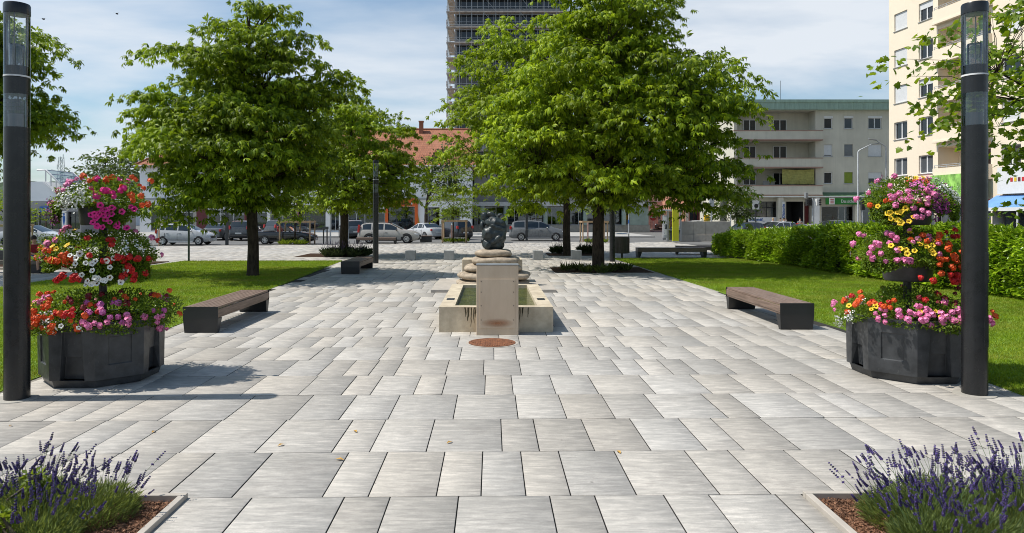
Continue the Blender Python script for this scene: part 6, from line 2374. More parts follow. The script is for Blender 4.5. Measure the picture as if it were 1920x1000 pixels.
CT = {
    'hatch': dict(L=3.95, W=1.7, top=[(0, .62), (.04, .9), (.12, 1.12), (.42, 1.45), (.9, 1.53), (1.6, 1.54), (2.2, 1.47), (2.95, 1.1), (3.1, 1.02), (3.55, .9), (3.82, .74), (3.95, .55)],
                  belt=[(0, .62), (.05, .88), (.12, 1.05), (2.8, .96), (3.0, 1.0), (3.95, .6)], side=[(.38, .72), (.8, 1.62), (1.72, 2.62)], ws=(2.15, 3.0), rs=(.1, .44), fw=3.2, rw=.62, r=.3, tail=(.09, .98, .3)),
    'saloon': dict(L=4.6, W=1.77, top=[(0, .6), (.05, .92), (.12, 1.0), (.75, 1.06), (1.35, 1.4), (1.9, 1.46), (2.4, 1.44), (3.3, 1.02), (3.5, .96), (4.2, .84), (4.5, .68), (4.6, .5)],
                   belt=[(0, .6), (.08, .9), (.8, .97), (3.3, .92), (4.6, .55)], side=[(1.18, 1.42), (1.5, 2.15), (2.25, 3.0)], ws=(2.4, 3.35), rs=(.72, 1.38), fw=3.72, rw=.95, r=.32, tail=(.06, .86, .16)),
    'estate': dict(L=4.8, W=1.86, top=[(0, .6), (.04, .9), (.12, 1.1), (.34, 1.48), (.7, 1.55), (1.9, 1.57), (2.6, 1.52), (3.45, 1.08), (3.6, 1.03), (4.3, .92), (4.65, .76), (4.8, .55)],
                   belt=[(0, .6), (.08, .9), (.2, 1.0), (3.4, .98), (4.8, .6)], side=[(.42, 1.1), (1.2, 2.05), (2.15, 3.1)], ws=(2.55, 3.5), rs=(.1, .36), fw=3.85, rw=.95, r=.34, tail=(.12, 1.0, .6)),
    'mpv': dict(L=4.85, W=1.9, top=[(0, .6), (.04, .95), (.12, 1.15), (.3, 1.58), (.7, 1.69), (1.9, 1.73), (2.7, 1.66), (3.75, 1.15), (3.9, 1.08), (4.45, .95), (4.75, .75), (4.85, .55)],
                belt=[(0, .6), (.08, .95), (.2, 1.08), (3.6, 1.03), (4.85, .62)], side=[(.42, 1.3), (1.42, 2.45), (2.55, 3.4)], ws=(2.65, 3.8), rs=(.1, .34), fw=3.95, rw=1.02, r=.33, tail=(.12, 1.1, .26)),
    'suv': dict(L=4.6, W=1.86, top=[(0, .65), (.04, 1.0), (.12, 1.2), (.4, 1.62), (.9, 1.7), (1.9, 1.72), (2.5, 1.66), (3.2, 1.2), (3.35, 1.14), (4.2, 1.04), (4.5, .85), (4.6, .65)],
                belt=[(0, .65), (.08, 1.0), (.2, 1.12), (3.2, 1.08), (4.6, .7)], side=[(.48, 1.0), (1.1, 1.95), (2.05, 2.9)], ws=(2.45, 3.25), rs=(.1, .42), fw=3.7, rw=.9, r=.37, tail=(.1, 1.12, .32)),
    'roadster': dict(L=4.5, W=1.76, top=[(0, .6), (.06, .86), (.2, .92), (1.4, .94), (3.0, .94), (3.2, .96), (4.1, .82), (4.4, .68), (4.5, .5)],
                     belt=[(0, .6), (.06, .86), (.2, .92), (1.4, .935), (3.0, .935), (3.2, .95), (4.5, .55)], side=[], ws=(9, 9), rs=(9, 9), fw=3.6, rw=.9, r=.31, tail=(.06, .8, .16)),
    'van': dict(L=4.4, W=1.83, top=[(0, .7), (.03, 1.1), (.08, 1.4), (.16, 1.78), (.6, 1.86), (2.5, 1.86), (2.9, 1.78), (3.5, 1.22), (3.65, 1.14), (4.15, .98), (4.33, .8), (4.4, .6)],
                belt=[(0, .7), (.06, 1.05), (3.4, 1.02), (4.4, .62)], side=[(2.25, 3.15)], ws=(2.85, 3.55), rs=(9, 9), fw=3.55, rw=.75, r=.32, tail=(.06, 1.1, .4)),
}
_wheels = {}


def wheel_mesh(r):
    if r in _wheels:
        return _wheels[r]
    b = MB()
    prof = [(r * .66, -.045), (r * .66, -.1), (r * .93, -.1), (r, -.07), (r, .07), (r * .93, .1), (r * .66, .1), (r * .62, .06)]
    n = 28
    vs, fs = [], []
    for q, y in prof:
        for k in range(n):
            a = 6.283 * k / n
            vs.append((q * math.cos(a), y, q * math.sin(a)))
    for i in range(len(prof) - 1):
        for k in range(n):
            fs.append((i * n + k, (i + 1) * n + k, (i + 1) * n + (k + 1) % n, i * n + (k + 1) % n))
    fs.append(tuple(range(n)))
    b.add(vs, fs)
    ty = meshonly(b, 'tyre', [M['tyre']])
    c = MB()
    for k in range(7):
        a = 6.283 * k / 7
        c.box((r * .34 * math.cos(a), -.088, r * .34 * math.sin(a)), (r * .56, .02, r * .17), ry=-a)
    vs, fs = [], []
    for q, y in ((r * .66, -.1), (r * .66, -.085), (r * .56, -.08), (r * .56, -.1)):
        for k in range(n):
            a = 6.283 * k / n
            vs.append((q * math.cos(a), y, q * math.sin(a)))
    for i in range(4):
        for k in range(n):
            fs.append((i * n + k, ((i + 1) % 4) * n + k, ((i + 1) % 4) * n + (k + 1) % n, i * n + (k + 1) % n))
    c.add(vs, fs)
    c.box((0, -.09, 0), (r * .26, .025, r * .26))
    rm = meshonly(c, 'rim', [M['rim']])
    _wheels[r] = (ty, rm)
    return _wheels[r]


def car(label, base, rz, typ, pm, name='parked_car', group=None, cat='car', cladding=False, rails=False):
    d = CT[typ]
    L, Wd = d['L'], d['W']
    root = thing(name, label, cat, base, rz, group)
    keys = {0, L}
    for a, b in d['side']:
        keys |= {a, b}
    for q in (d['ws'], d['rs']):
        if q[0] < 9:
            keys |= set(q)
    keys |= {x for x, _ in d['top']}
    u = [L * k / 30 for k in range(31)]
    xs = sorted(keys | {x for x in u if min(abs(x - k) for k in keys) > .06})
    secs = []
    for x in xs:
        top = ip(d['top'], x)
        bl = min(ip(d['belt'], x), top)
        e = abs(x - L / 2) / (L / 2)
        w = Wd / 2 * (1 - .2 * e ** 7 - .03 * e ** 2)
        hc = top - bl
        zb = .2 + .1 * max(0, e - .86) / .14
        wr = .955 * w - (.36 * hc if hc > .06 else .02 + .2 * hc)
        mz_ = min(.55, bl - .1)
        pB = (.955 * w, bl)
        pR = (wr, top - .012)
        lerp = lambda s: (pB[0] + (pR[0] - pB[0]) * s + .02 * math.sin(math.pi * s) * min(1, hc / .3), pB[1] + (pR[1] - pB[1]) * s)
        secs.append([(0, zb), (.88 * w, zb), (.975 * w, zb + .09), (w, mz_), (.99 * w, max(mz_ + .01, bl - .07)), pB, lerp(.1), lerp(.9), pR, (wr * .62, top + .012), (0, top + .02)])
    body, side, wsn, rsn = MB(), [MB() for _ in d['side']] * 1, MB(), MB()
    side2 = [MB() for _ in d['side']]
    for i in range(len(xs) - 1):
        xm = (xs[i] + xs[i + 1]) / 2
        hc = ip(d['top'], xm) - min(ip(d['belt'], xm), ip(d['top'], xm))
        A, B_ = secs[i], secs[i + 1]
        for j in range(10):
            for s in (-1, 1):
                tgt = body
                if j == 6 and hc > .1:
                    for q, (a, b) in enumerate(d['side']):
                        if a <= xm <= b:
                            tgt = (side if s < 0 else side2)[q]
                if j in (8, 9) and d['ws'][0] <= xm <= d['ws'][1]:
                    tgt = wsn
                if j in (8, 9) and d['rs'][0] <= xm <= d['rs'][1]:
                    tgt = rsn
                a0, a1, b0, b1 = A[j], A[j + 1], B_[j], B_[j + 1]
                vs = [(xs[i] - L / 2, s * a0[0], a0[1]), (xs[i + 1] - L / 2, s * b0[0], b0[1]), (xs[i + 1] - L / 2, s * b1[0], b1[1]), (xs[i] - L / 2, s * a1[0], a1[1])]
                tgt.add(vs, [(0, 1, 2, 3) if s < 0 else (3, 2, 1, 0)])
    for x, sec, fl in ((xs[0], secs[0], 1), (xs[-1], secs[-1], 0)):
        ring = [(x - L / 2, -p[0], p[1]) for p in sec] + [(x - L / 2, p[0], p[1]) for p in sec[-2:0:-1]]
        body.add(ring, [tuple(range(len(ring)))] if not fl else [tuple(range(len(ring) - 1, -1, -1))])
    bd = body.build('body', pm, root, smooth=38)
    # weld so that shading runs over the panels
    bm = bmesh.new(); bm.from_mesh(bd.data); bmesh.ops.remove_doubles(bm, verts=bm.verts, dist=.0005); bmesh.ops.recalc_face_normals(bm, faces=bm.faces); bm.to_mesh(bd.data); bm.free()
    bd.data.polygons.foreach_set('use_smooth', [True] * len(bd.data.polygons)); bd.data.set_sharp_from_angle(angle=R(38))
    for q in side + side2:
        if q.v:
            q.build('side_window', M['car_glass'], root, smooth=40)
    if wsn.v:
        wsn.build('windscreen', M['car_glass'], root, smooth=40)
    if rsn.v:
        rsn.build('rear_window', M['car_glass'], root, smooth=40)
    ty, rm = wheel_mesh(d['r'])
    tr = M['trim']
    for x in (d['fw'], d['rw']):
        e = abs(x - L / 2) / (L / 2)
        w = Wd / 2 * (1 - .2 * e ** 7 - .03 * e ** 2)
        for s in (-1, 1):
            arch = MB()
            n = 20
            ra = d['r'] + (.1 if cladding else .055)
            vs = [(0, 0, -.12), ] + [(ra * math.cos(math.pi * k / n), 0, ra * math.sin(math.pi * k / n)) for k in range(n + 1)]
            vs = [(ra, 0, -.1)] + vs[1:] + [(-ra, 0, -.1)]
            m_ = len(vs)
            arch.add([(a, s * (w - .05), c) for a, _, c in vs] + [(a, s * (w + .006), c) for a, _, c in vs], [tuple(range(m_)) if s > 0 else tuple(range(m_ - 1, -1, -1)), tuple(range(2 * m_ - 1, m_ - 1, -1)) if s < 0 else tuple(range(m_, 2 * m_))] + [(k, (k + 1) % m_, m_ + (k + 1) % m_, m_ + k) for k in range(m_)])
            arch.build('wheel_arch', tr, root, loc=(x - L / 2, 0, d['r']))
            o = link('wheel', ty, root, (x - L / 2, s * (w - .075), d['r']))
            if s > 0:
                o.rotation_euler = (0, 0, math.pi)
            link('rim', rm, o)
    we = Wd / 2 * .77
    tx, tz, th = d['tail']
    for s in (-1, 1):
        MB().box((-L / 2 + tx + .0, s * (we + .03), tz - (0 if th < .5 else -.12)), (.16, .16, th), ry=.12 if th > .2 else 0).build('tail_light', M['red_lens'], root, bevel=.03)
        MB().ell((L / 2 - .3, s * (we - .06), ip(d['top'], L - .3) - .12), (.24, .15, .085), 14, 8, Matrix.Rotation(.35, 3, 'Y')).build('headlight', M['head_lens'], root, smooth=60)
        xm = d['ws'][0] + .55 if d['ws'][0] < 9 else 2.75
        if typ != 'roadster' or True:
            MB().ell((xm - L / 2, s * (Wd / 2 + .07), ip(d['belt'], xm) + .06), (.07, .11, .075), 10, 7).build('mirror', pm if not cladding else tr, root, smooth=60)
        for a, b in d['side'][-2:]:
            MB().box((a + .12 - L / 2, s * Wd / 2 * .995, ip(d['belt'], a) - .13), (.2, .03, .03)).build('door_handle', pm, root, bevel=.008)
            MB().box((a - .05 - L / 2, s * (Wd / 2 * .992), .62), (.012, .022, .5)).build('door_gap', tr, root)
    MB().b2(-L / 2 - .025, -L / 2 + .2, -we, we, .3, .5).build('bumper', tr if cladding or typ in ('suv', 'van') else pm, root, bevel=.04)
    MB().b2(L / 2 - .22, L / 2 + .02, -we, we, .27, .46).build('bumper', tr if cladding or typ in ('suv', 'van') else pm, root, bevel=.04)
    MB().b2(L / 2 - .1, L / 2 + .012, -.42, .42, .5, .64).build('grille', tr, root, bevel=.01)
    MB().b2(-L / 2 - .045, -L / 2 - .027, -.26, .26, .58, .7).build('number_plate', M['plate'], root)
    MB().b2(L / 2 + .022, L / 2 + .035, -.26, .26, .34, .45).build('number_plate', M['plate'], root)
    MB().b2(-L / 2 + d['rw'] + d['r'] + .1, -L / 2 + d['fw'] - d['r'] - .1, -Wd / 2 - .004, Wd / 2 + .004, .19, .29).build('sill', tr if cladding else pm, root, bevel=.01)
    if rails:
        for s in (-1, 1):
            zt = max(z for _, z in d['top'])
            MB().tube([(-L / 2 + .6, s * .62, zt - .03), (-L / 2 + .8, s * .62, zt + .06), (-L / 2 + 2.4, s * .62, zt + .06), (-L / 2 + 2.6, s * .62, zt - .04)], .02, 6).build('roof_rail', tr, root)
    if typ == 'roadster':
        f = MB()
        f.tube([(.85 - .12, -.7, .93), (.25, -.58, 1.33), (.25, .58, 1.33), (.73, .7, .93)], .028, 6)
        f.build('windscreen_frame', tr, root)
        MB().add([(.72, -.66, .95), (.26, -.56, 1.31), (.26, .56, 1.31), (.72, .66, .95)], [(0, 1, 2, 3)]).build('windscreen', M['shop_glass'], root)
        for s in (-1, 1):
            MB().box((-.45, s * .36, 1.02), (.14, .5, .34), ry=-.2).ell((-.5, s * .36, 1.27), (.06, .14, .09)).build('seat', mat('seat_leather', (.3, .03, .03), .6), root, bevel=.03)
        MB().ell((-1.2, 0, .95), (.5, .66, .12)).build('folded_hood', tr, root, smooth=60)
    return root


SILV = paint('silver', (.5, .51, .52), .55, .28)
CHAMP = paint('champagne', (.4, .38, .35), .55, .28)
GREY = paint('grey', (.12, .125, .13), .5, .28)
DGREY = paint('dark_grey', (.06, .065, .07), .5, .26)
BLUEG = paint('blue_grey', (.13, .15, .17), .5, .28)
BLACK = paint('black', (.008, .009, .012), .2, .22)
WHITE = paint('white', (.72, .72, .72), 0, .3)
Gc = 'cars parked round the square'


def side_car(px, py, *a, back=.85, **k):
    p = gnd(px, py)
    return car(a[0], (p.x, p.y + back, -.02), *a[1:], group=Gc, **k)


side_car(340, 459.5, 'silver hatchback seen side-on at the left, facing right', 0, 'hatch', SILV)
p = gnd(391, 451); car('grey saloon parked nose to the shops behind the silver hatchback', (p.x, p.y + 2.2, -.02), R(97), 'saloon', GREY, group=Gc)
p = gnd(444, 451.5); car('dark off-roader seen from behind beside the dark post', (p.x, p.y + 2.2, -.02), R(94), 'suv', DGREY, group=Gc, rails=True)
side_car(530, 458, 'black open convertible behind the stakes, facing right', R(3), 'roadster', BLACK)
p = gnd(527, 446); car('dark car behind the black convertible', (p.x, p.y + 2.0, -.02), R(60), 'suv', DGREY, group=Gc)
p = gnd(650, 447.5); car('blue grey crossover behind the smaller chestnut trunk', (p.x, p.y + 2.2, -.02), R(112), 'suv', BLUEG, group=Gc)
side_car(728, 456, 'pale silver estate car with dark cladding, side-on, facing right', R(-2), 'estate', CHAMP, cladding=True, rails=True)
p = gnd(792, 449); car('silver saloon parked at an angle behind the steel seat block', (p.x, p.y + 2.0, -.02), R(128), 'saloon', SILV, group=Gc)
p = gnd(846, 449.5); car('black people carrier behind the stakes left of the sculpture', (p.x, p.y + 2.0, -.02), R(122), 'mpv', BLACK, group=Gc)
side_car(1009, 451.5, 'grey people carrier right of the sculpture, facing right', R(-1.5), 'mpv', paint('mid_grey', (.17, .175, .185), .5, .28))
p = gnd(1236, 431); car('dark car coming head-on down the side street', (p.x, p.y + 2.2, -.02), R(-85), 'suv', BLACK, group=Gc, name='moving_car')
p = gnd(1296, 438); car('pale car whose roof shows above the concrete wall', (p.x, p.y, -.02), R(185), 'estate', SILV, group=Gc)
# behind the hedge, on the road to the right
for px, py, rz, ty, pm_, lb in ((1396, 449, -150, 'hatch', DGREY, 'dark car behind the hedge, farthest left of that row'), (1452, 447, -152, 'estate', WHITE, 'pale estate car behind the hedge with its tailgate to the right'),
                                (1503, 455, -155, 'saloon', SILV, 'low pale saloon behind the hedge right of the estate car'), (1560, 449, -155, 'mpv', BLUEG, 'blue grey people carrier behind the hedge below the green sign')):
    p = gnd(px, py); car(lb, (p.x, p.y, -.02), R(rz), ty, pm_, group=Gc)
p = gnd(1772, 453); v_ = car('white delivery van behind the hedge below the green picture', (p.x - .6, p.y, -.02), R(-8), 'van', WHITE, name='delivery_van', cat='van', group=Gc)
lg = MB()
rs = random.Random(2)
for k in range(7):
    lg.mat(k % 2).box((.15 + rs.uniform(-.35, .35), -.925, 1.25 + rs.uniform(-.2, .25)), (rs.uniform(.1, .2), .012, rs.uniform(.1, .25)), ry=rs.uniform(-1, 1))
lg.build('side_emblem', [mat('emblem_plum', (.3, .03, .07), .5), mat('emblem_navy', (.05, .06, .2), .5)], v_)
p = gnd(1868, 458); car('pale silver saloon behind the hedge right of the big lamp', (p.x, p.y, -.02), R(200), 'saloon', SILV, group=Gc)
p = gnd(1932, 458); car('grey estate behind the hedge at the right edge', (p.x, p.y, -.02), R(195), 'estate', CHAMP, group=Gc)
p = gnd(55, 462); car('silver car parked at the left edge behind the shrubs', (p.x - .2, p.y + .8, -.02), R(2), 'saloon', SILV, group=Gc)

# ================================================================== people
M['skin'] = mat('skin', (.5, .28, .19), .55, .08, 12)
M['hair_dark'] = mat('hair_dark', (.03, .02, .014), .7, .2, 20)
M['hair_fair'] = mat('hair_fair', (.42, .3, .15), .7, .2, 20)


def person(label, base, rz, J, shirt, trousers, shoes, hair, sleeves='short', shorts=False, scale=1.0):
    """J gives joint positions; the body is one skinned surface, split into cloth and skin by nearest bone"""
    root = thing('person', label, 'person', base, rz, None)
    names = ['pelvis', 'belly', 'chest', 'neck', 'headb', 'headt']
    bones = [('pelvis', 'belly'), ('belly', 'chest'), ('chest', 'neck'), ('neck', 'headb'), ('headb', 'headt')]
    rad = {'pelvis': .135, 'belly': .125, 'chest': .145, 'neck': .055, 'headb': .085, 'headt': .078}
    for s in 'lr':
        bones += [('chest', 'sh' + s), ('sh' + s, 'el' + s), ('el' + s, 'wr' + s), ('wr' + s, 'pa' + s), ('pelvis', 'hi' + s), ('hi' + s, 'kn' + s), ('kn' + s, 'an' + s), ('an' + s, 'to' + s)]
        rad.update({'sh' + s: .062, 'el' + s: .043, 'wr' + s: .03, 'pa' + s: .036, 'hi' + s: .095, 'kn' + s: .06, 'an' + s: .042, 'to' + s: .036})
    P = {k: Vector(v) for k, v in J.items()}
    for s in 'lr':
        wr, el = P['wr' + s], P['el' + s]
        d = (wr - el).normalized()
        P['pa' + s] = wr + d * .075
        q = d.orthogonal().normalized()
        for k in range(4):
            nm = 'f%d%s' % (k, s)
            P[nm] = P['pa' + s] + d * (.07, .085, .08, .06)[k] + q * (k - 1.5) * .022 + Vector((0, 0, -.012))
            rad[nm] = .009
            bones.append(('pa' + s, nm))
        P['th' + s] = wr + d * .06 + q * -.06
        rad['th' + s] = .01
        bones.append(('wr' + s, 'th' + s))
    ks = list(P)
    me = bpy.data.meshes.new('body')
    me.from_pydata([tuple(P[k] * scale) for k in ks], [(ks.index(a), ks.index(b)) for a, b in bones], [])
    o = bpy.data.objects.new('body', me)
    COL.objects.link(o)
    o.modifiers.new('skin', 'SKIN')
    for i, k in enumerate(ks):
        sv_ = me.skin_vertices[0].data[i]
        r = rad[k] * scale
        sv_.radius = (r, r * (.78 if k in ('belly', 'chest', 'pelvis') else 1))
        sv_.use_root = (k == 'pelvis')
    ss = o.modifiers.new('sub', 'SUBSURF'); ss.levels = 2; ss.render_levels = 2
    dg = bpy.context.evaluated_depsgraph_get()
    m2 = bpy.data.meshes.new_from_object(o.evaluated_get(dg))
    bpy.data.objects.remove(o)
    ms = [M['skin'], shirt, trousers, shoes]
    m2.materials.clear()
    for q in ms:
        m2.materials.append(q)

    def reg(a, b, c):
        n = a + b
        if 'head' in n or b.startswith(('pa', 'f', 'th')) or n == 'chestneck' and c.z > P['neck'].z * scale - .03:
            return 0
        if b.startswith('wr'):
            return 1 if sleeves == 'long' else 0
        if b.startswith(('sh', 'el')) or n in ('bellychest', 'pelvisbelly', 'chestneck'):
            return 1
        if b.startswith('to'):
            return 3
        if b.startswith('an'):
            return 0 if shorts else 2
        return 2
    idx = []
    for pl_ in m2.polygons:
        c = pl_.center
        best, bi = 9, None
        for a, b in bones:
            pa, pb = P[a] * scale, P[b] * scale
            ab = pb - pa
            u = max(0, min(1, (c - pa).dot(ab) / max(ab.length_squared, 1e-9)))
            ds = (pa + ab * u - c).length - rad[b] * .4
            if ds < best:
                best, bi = ds, (a, b)
        idx.append(reg(*bi, c))
    m2.polygons.foreach_set('material_index', idx)
    m2.polygons.foreach_set('use_smooth', [True] * len(m2.polygons))
    m2.update()
    link('body', m2, root)
    hb, ht = P['headb'] * scale, P['headt'] * scale
    MB().ell((hb + ht) / 2 + Vector((0, .022, .035)) * scale, (.095 * scale, .105 * scale, .115 * scale), 14, 10).build('hair', hair, root, smooth=80)
    return root


def standing(arm='down'):
    J = {'pelvis': (0, 0, .95), 'belly': (0, 0, 1.1), 'chest': (0, .01, 1.34), 'neck': (0, .01, 1.5), 'headb': (0, -.01, 1.6), 'headt': (0, -.01, 1.71)}
    for s, q in (('l', -1), ('r', 1)):
        J.update({'sh' + s: (q * .19, .01, 1.42), 'el' + s: (q * .25, .03, 1.14), 'wr' + s: (q * .24, -.07, .9), 'hi' + s: (q * .1, 0, .88), 'kn' + s: (q * .11, -.01, .49), 'an' + s: (q * .12, .02, .08), 'to' + s: (q * .14, -.14, .04)})
    if arm == 'fold':
        for s, q in (('l', -1), ('r', 1)):
            J['el' + s] = (q * .26, -.02, 1.16)
            J['wr' + s] = (q * .06, -.22, 1.24)
    if arm == 'raise':
        J['elr'] = (.3, -.08, 1.5)
        J['wrr'] = (.14, -.12, 1.66)
    return J


cl = lambda n, c: mat('cloth_' + n, c, .85, .15, 6)
wht, blk, blu, red, nav, gry = cl('white', (.62, .62, .63)), cl('black', (.02, .02, .022)), cl('blue', (.03, .12, .4)), cl('red', (.3, .02, .03)), cl('navy', (.03, .04, .08)), cl('grey', (.2, .2, .21))
for px, arm, sh, tr, hr, rz, lb in ((1449.5, 'fold', wht, gry, M['hair_fair'], 20, 'fair haired person in a white top standing before the blue lettering'), (1463.5, 'fold', blk, gry, M['hair_dark'], -10, 'person in a black shirt standing by the grey pillar'),
                                    (1470, 'raise', wht, nav, M['hair_dark'], 30, 'person in a white shirt with a raised hand beside the one in black'), (1500, 'fold', gry, blu, M['hair_dark'], -15, 'person in blue trousers before the dark entrance passage')):
    person(lb, ((px - PX) / F * 71.5, 71.5, .11), R(rz), standing(arm), sh, tr, blk, hr)
# seated person at the far left
J = {'pelvis': (0, 0, .56), 'belly': (.0, .0, .7), 'chest': (.0, .0, .93), 'neck': (0, 0, 1.09), 'headb': (0, -.02, 1.19), 'headt': (0, -.02, 1.3)}
for s, q in (('l', -1), ('r', 1)):
    J.update({'sh' + s: (q * .19, 0, 1.01), 'el' + s: (q * .25, -.12, .76), 'wr' + s: (q * .1, -.33, .68), 'hi' + s: (q * .1, -.02, .56), 'kn' + s: (q * .13, -.46, .58), 'an' + s: (q * .13, -.5, .12), 'to' + s: (q * .14, -.66, .05)})
ps = gnd(72, 513)
person('person in a red top and blue shorts sitting on the long bench', (ps.x - .35, BL.y - .02, 0), R(62), J, red, blu, blk, M['hair_dark'], shorts=True)

# ================================================================== street furniture far off
# glazed ticket booth with yellow pillar, concrete ramp wall
g_ = gnd(1262, 452.5)
Yb = g_.y
sb = F / Yb
bx = lambda px: (px - PX) / sb
rt = thing('ticket_booth', 'small glazed booth with a white poster case and flat roof', 'booth', (bx(1243), Yb, 0))
b0 = bx(1243)
hb = H - (393 - PY) / sb
fr = MB()
for px in (1252, 1276.5):
    for y in (0, 1.6):
        fr.b2(bx(px) - b0 - .05, bx(px) - b0 + .05, y - .05, y + .05, .02, hb - .15)
fr.b2(bx(1252) - b0, bx(1276.5) - b0, -.04, .04, .95, 1.02).b2(bx(1252) - b0, bx(1276.5) - b0, 1.56, 1.64, .95, 1.02)
fr.build('frame', M['alu'], rt)
MB().b2(bx(1252) - b0 + .06, bx(1276) - b0, -.01, .01, .05, hb - .16).build('pane', M['shop_glass'], rt)
MB().b2(bx(1252) - b0 + .06, bx(1276) - b0, 1.59, 1.61, .05, hb - .16).build('pane', M['shop_glass'], rt)
MB().b2(-.15, bx(1278) - b0, -.5, 2.1, hb - .14, hb).build('roof', M['alu'], rt, bevel=.02)
MB().b2(.0, bx(1250.5) - b0, -.12, .1, .28, hb - .5).build('poster_case', M['alu'], rt, bevel=.02)
MB().b2(.06, bx(1250.5) - b0 - .06, -.135, -.122, .5, hb - .62).build('poster', M['plate'], rt)
q = MB()
for k in range(6):
    q.b2(.12, bx(1250.5) - b0 - .14 - .05 * (k % 3), -.146, -.136, hb - 1.0 - .2 * k, hb - .92 - .2 * k)
q.b2(.16, .3, -.146, -.136, 1.0, 1.4)
q.build('print', M['dark_metal'], rt)
mch = MB().b2(bx(1253.5) - b0, bx(1256.5) - b0, .3, .8, .03, 1.75)
mch.build('machine', M['grey_metal'], rt, bevel=.02)
rt = thing('yellow_pillar', 'tall flat yellow green pillar in front of the glazed booth', 'pillar', (bx(1263.3), Yb - .55, 0))
MB().b2(-.25, .25, -.08, .08, 0, H - (388 - PY) / F * (Yb - .55)).build('panel', mat('yellow_green_paint', (.52, .52, .012), .5, .05, 2), rt, bevel=.01)
MB().b2(-.27, .27, -.12, .12, -.02, .03).build('foot', M['galv'], rt)
g2 = gnd(1310, 452.5)
x0_, x1_ = bx(1278.5), bx(1372)
rt = thing('ramp_wall', 'low grey concrete parapet wall beside the booth', 'wall', (x0_, g2.y + .4, 0))
zt_ = H - (415.5 - PY) / sb
n_ = 4
for k in range(n_):
    u0, u1 = (x1_ - x0_) * k / n_, (x1_ - x0_) * (k + 1) / n_
    MB().b2(u0 + .006, u1 - .006, -.1, .25, .52, zt_).build('panel', M['concrete'], rt, bevel=.01)
    MB().b2(u0 + .006, u1 - .006, -.16, .3, -.02, .514).build('footing', M['kerb'], rt, bevel=.01)


def pole(name, label, px, py, h, r, m_, cat='post', group=None):
    p = gnd(px, py)
    root = thing(name, label, cat, p, 0, group)
    MB().tube([(0, 0, -.03), (0, 0, h)], r, 10).build('pole', m_, root, smooth=40)
    return root, p


M['sign_red'] = mat('sign_red_film', (.5, .012, .015), .4, .04, 3)
M['sign_yellow'] = mat('letter_box_yellow', (.75, .4, .01), .45, .05, 3)
rt, p = pole('road_sign', 'round red no entry sign on a post in the side street', 1224.5, 434, 3.4, .04, M['galv'], 'road sign')
zc = H - (407.5 - PY) / F * p.y
dk = MB().lathe([(.01, 0), (.47, 0), (.48, .02), (.01, .02)], 32)
o = dk.build('disc', M['sign_red'], rt, loc=(0, -.06, zc)); o.rotation_euler = (R(90), 0, 0)
MB().b2(-.36, .36, -.1, -.083, zc - .07, zc + .07).build('bar', M['white_paint'], rt)
rt, p = pole('road_sign', 'post with small blue sign and hanging round bin at the corner kerb', 1169, 434.5, 3.9, .05, M['galv'], 'road sign')
MB().b2(-.2, .2, -.08, -.06, 2.9, 3.5).build('plate', M['sign_blue'], rt)
rt2 = thing('litter_basket', 'bright green litter basket hanging on the corner post', 'litter bin', (p.x - .28, p.y - .3, 0))
MB().lathe([(.2, 1.25), (.27, 1.95), (.3, 1.97), (.3, 2.05), (.24, 2.05), (.2, 1.5), (.01, 1.5)], 18).build('bucket', mat('bin_green', (.08, .42, .03), .5, .1, 4), rt2, smooth=40)
MB().b2(-.04, .3, .1, .3, 1.55, 1.7).build('bracket', M['galv'], rt2)
rt, p = pole('bollard_post', 'thin grey post with a blue band by the crossing', 1179, 448.5, 2.3, .05, M['galv'])
MB().lathe([(.053, 1.4), (.053, 1.75)], 12).build('blue_band', M['sign_blue'], rt)
rt, p = pole('street_post', 'grey post with a sign box before the salmon house', 1334, 447, 4.2, .07, M['galv'])
MB().b2(-.22, .22, -.1, .1, 2.5, 4.0).build('sign_plate', M['galv'], rt, bevel=.02)
p = at(1325, 408, 70)
rt = thing('letter_box', 'yellow letter box on a post before the salmon house', 'letter box', (p.x, 70, 0))
MB().tube([(0, 0, 0), (0, 0, 1.5)], .04, 8).build('post', M['galv'], rt)
MB().b2(-.26, .26, -.2, .2, 1.5, 2.2).build('box', M['sign_yellow'], rt, bevel=.05)
MB().b2(-.18, .18, -.215, -.202, 1.95, 2.0).build('slot', M['trim'], rt)
p = gnd(1356, 446)
rt = thing('round_column', 'pale round concrete column before the salmon house', 'column', p)
MB().lathe([(.32, 0), (.32, 3.9), (.4, 4.0), (.4, 4.1)], 20).build('shaft', M['concrete'], rt, smooth=40)
for px, py, h, lb in ((1370, 447, 2.6, 'thin galvanised post right of the round column'), (1290, 438, 3.2, 'thin pale post behind the concrete wall')):
    pole('thin_post', lb, px, py, h, .045, M['galv'])
rt, p = pole('parking_sign', 'white no stopping sign on a thin post behind the hedge', 1416.5, 447, 3.6, .04, M['dark_metal'], 'road sign')
s_ = F / p.y
MB().b2(-.33, .33, -.07, -.05, H - (393 - PY) / s_, H - (375 - PY) / s_).build('plate', M['plate'], rt)
o = MB().lathe([(.01, 0), (.2, 0), (.2, .012), (.01, .012)], 24).build('symbol', M['trim'], rt, loc=(.05, -.075, H - (386.5 - PY) / s_)); o.rotation_euler = (R(90), 0, 0)
MB().box((.12, -.1, H - (385.5 - PY) / s_), (.5, .01, .06), ry=-.8).build('stroke', M['trim'], rt)
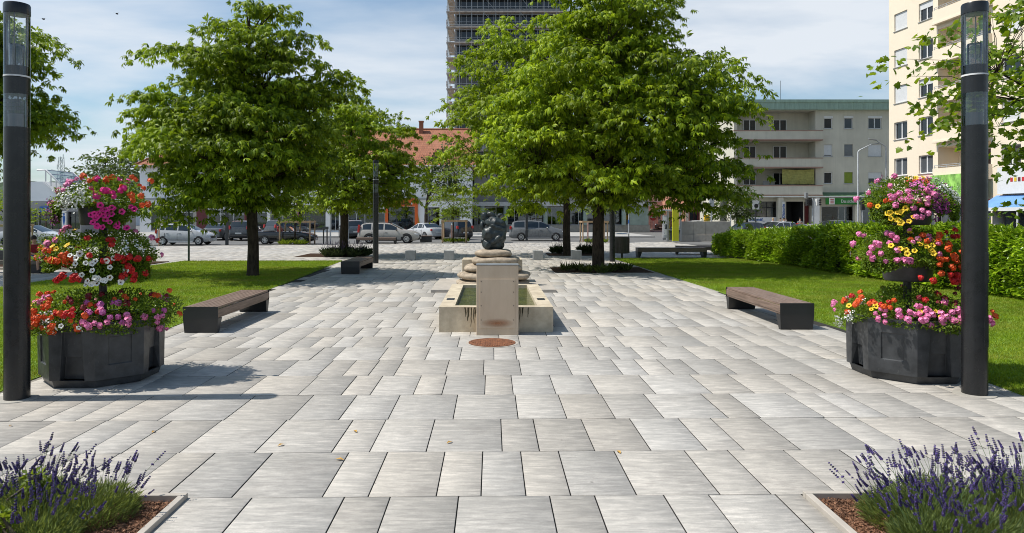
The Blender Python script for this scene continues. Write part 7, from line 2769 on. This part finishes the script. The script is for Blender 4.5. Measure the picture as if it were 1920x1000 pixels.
# traffic lights
rt, p = pole('traffic_light', 'traffic light mast with black signal heads behind the hedge', 1523.5, 450, H - (371 - PY) / F * gnd(1523.5, 450).y, .06, M['galv'], 'traffic light')
s_ = F / p.y
for px, back in ((1513.5, False), (1518, False), (1532, True)):
    x = (px - 1523.5) / s_
    z0, z1 = H - (386 - PY) / s_, H - (373.5 - PY) / s_
    hd = MB().b2(x - .13, x + .13, -.2, .08, z0, z1).build('signal_head', M['trim'] if not back else M['plate'], rt, bevel=.02)
    for k in range(3):
        MB().lathe([(.085, 0), (.085, .1)], 12).build('lamp', M['trim'], hd, loc=(x + (.16 if back else 0), -.2, z0 + (z1 - z0) * (k + .5) / 3))
        hd.children[-1].rotation_euler = (R(90), 0, 0)
z_ = H - (367 - PY) / s_
MB().box((-.55, 0, z_), (.3, .2, .5), R(20)).build('signal_box', M['grey_metal'], rt, bevel=.03)
MB().tube([(-.5, 0, z_ - .2), (0, 0, z_ - .3)], .04, 6).build('arm', M['trim'], rt)
rt, p = pole('traffic_light', 'second traffic light mast beside the tall grey street lamp', 1617, 452, 3.6, .05, M['galv'], 'traffic light')
MB().b2(-.15, .12, -.22, .06, 2.6, 3.5).build('signal_head', M['trim'], rt, bevel=.02)
# grey curved street lamps
for px, ptop, ex, lb in ((1609, 283, 1.5, 'tall grey street lamp with an arm to the right before the grey block'), (1661.5, 275, -1.2, 'second tall grey street lamp with an arm to the left')):
    Y_ = 62.0
    x = (px - PX) / F * Y_
    zt_ = H - (ptop - PY) / F * Y_
    rt = thing('street_lamp', lb, 'street lamp', (x, Y_, 0), 0, 'grey arm street lamps')
    MB().tube([(0, 0, 0), (0, 0, zt_ - .1), (ex * .08, 0, zt_ + .05), (ex * .75, 0, zt_ + .55)], [.09, .065, .055, .045], 10).build('pole', M['galv'], rt, smooth=50)
    MB().box((ex * 1.0, 0, zt_ + .62), (.75, .22, .09), ry=-.15 if ex > 0 else .15).build('lamp_head', M['grey_metal'], rt, bevel=.03)
# twin black posts and pale post by the road, left
g_ = gnd(610, 458)
rt = thing('parking_meter', 'dark box on twin legs before the second shop window', 'meter', g_)
for s in (-1, 1):
    MB().b2(s * .13 - .04, s * .13 + .04, -.05, .05, 0, 1.1).build('leg', M['black_metal'], rt)
MB().b2(-.22, .22, -.12, .12, 1.1, 1.3).build('box', M['dark_metal'], rt, bevel=.02)
pole('thin_post', 'pale grey post right of the dark twin legged box', 619.5, 458, 3.6, .055, M['galv'])
pole('thin_post', 'short pale post beside the smaller chestnut trunk', 653, 449.5, 2.0, .05, M['galv'])
for px, lb in ((298, 'thin brown stake in front of the silver hatchback'),):
    pole('thin_stake', lb, px, 461.5, 1.75, .05, M['stake_wood'])
for px, lb in ((66, 'slim dark post before the corner shop, left one'), (75.5, 'slim dark post before the corner shop, right one')):
    pole('slim_post', lb, px, 458, 2.3, .05, M['dark_metal'], group='slim dark posts')
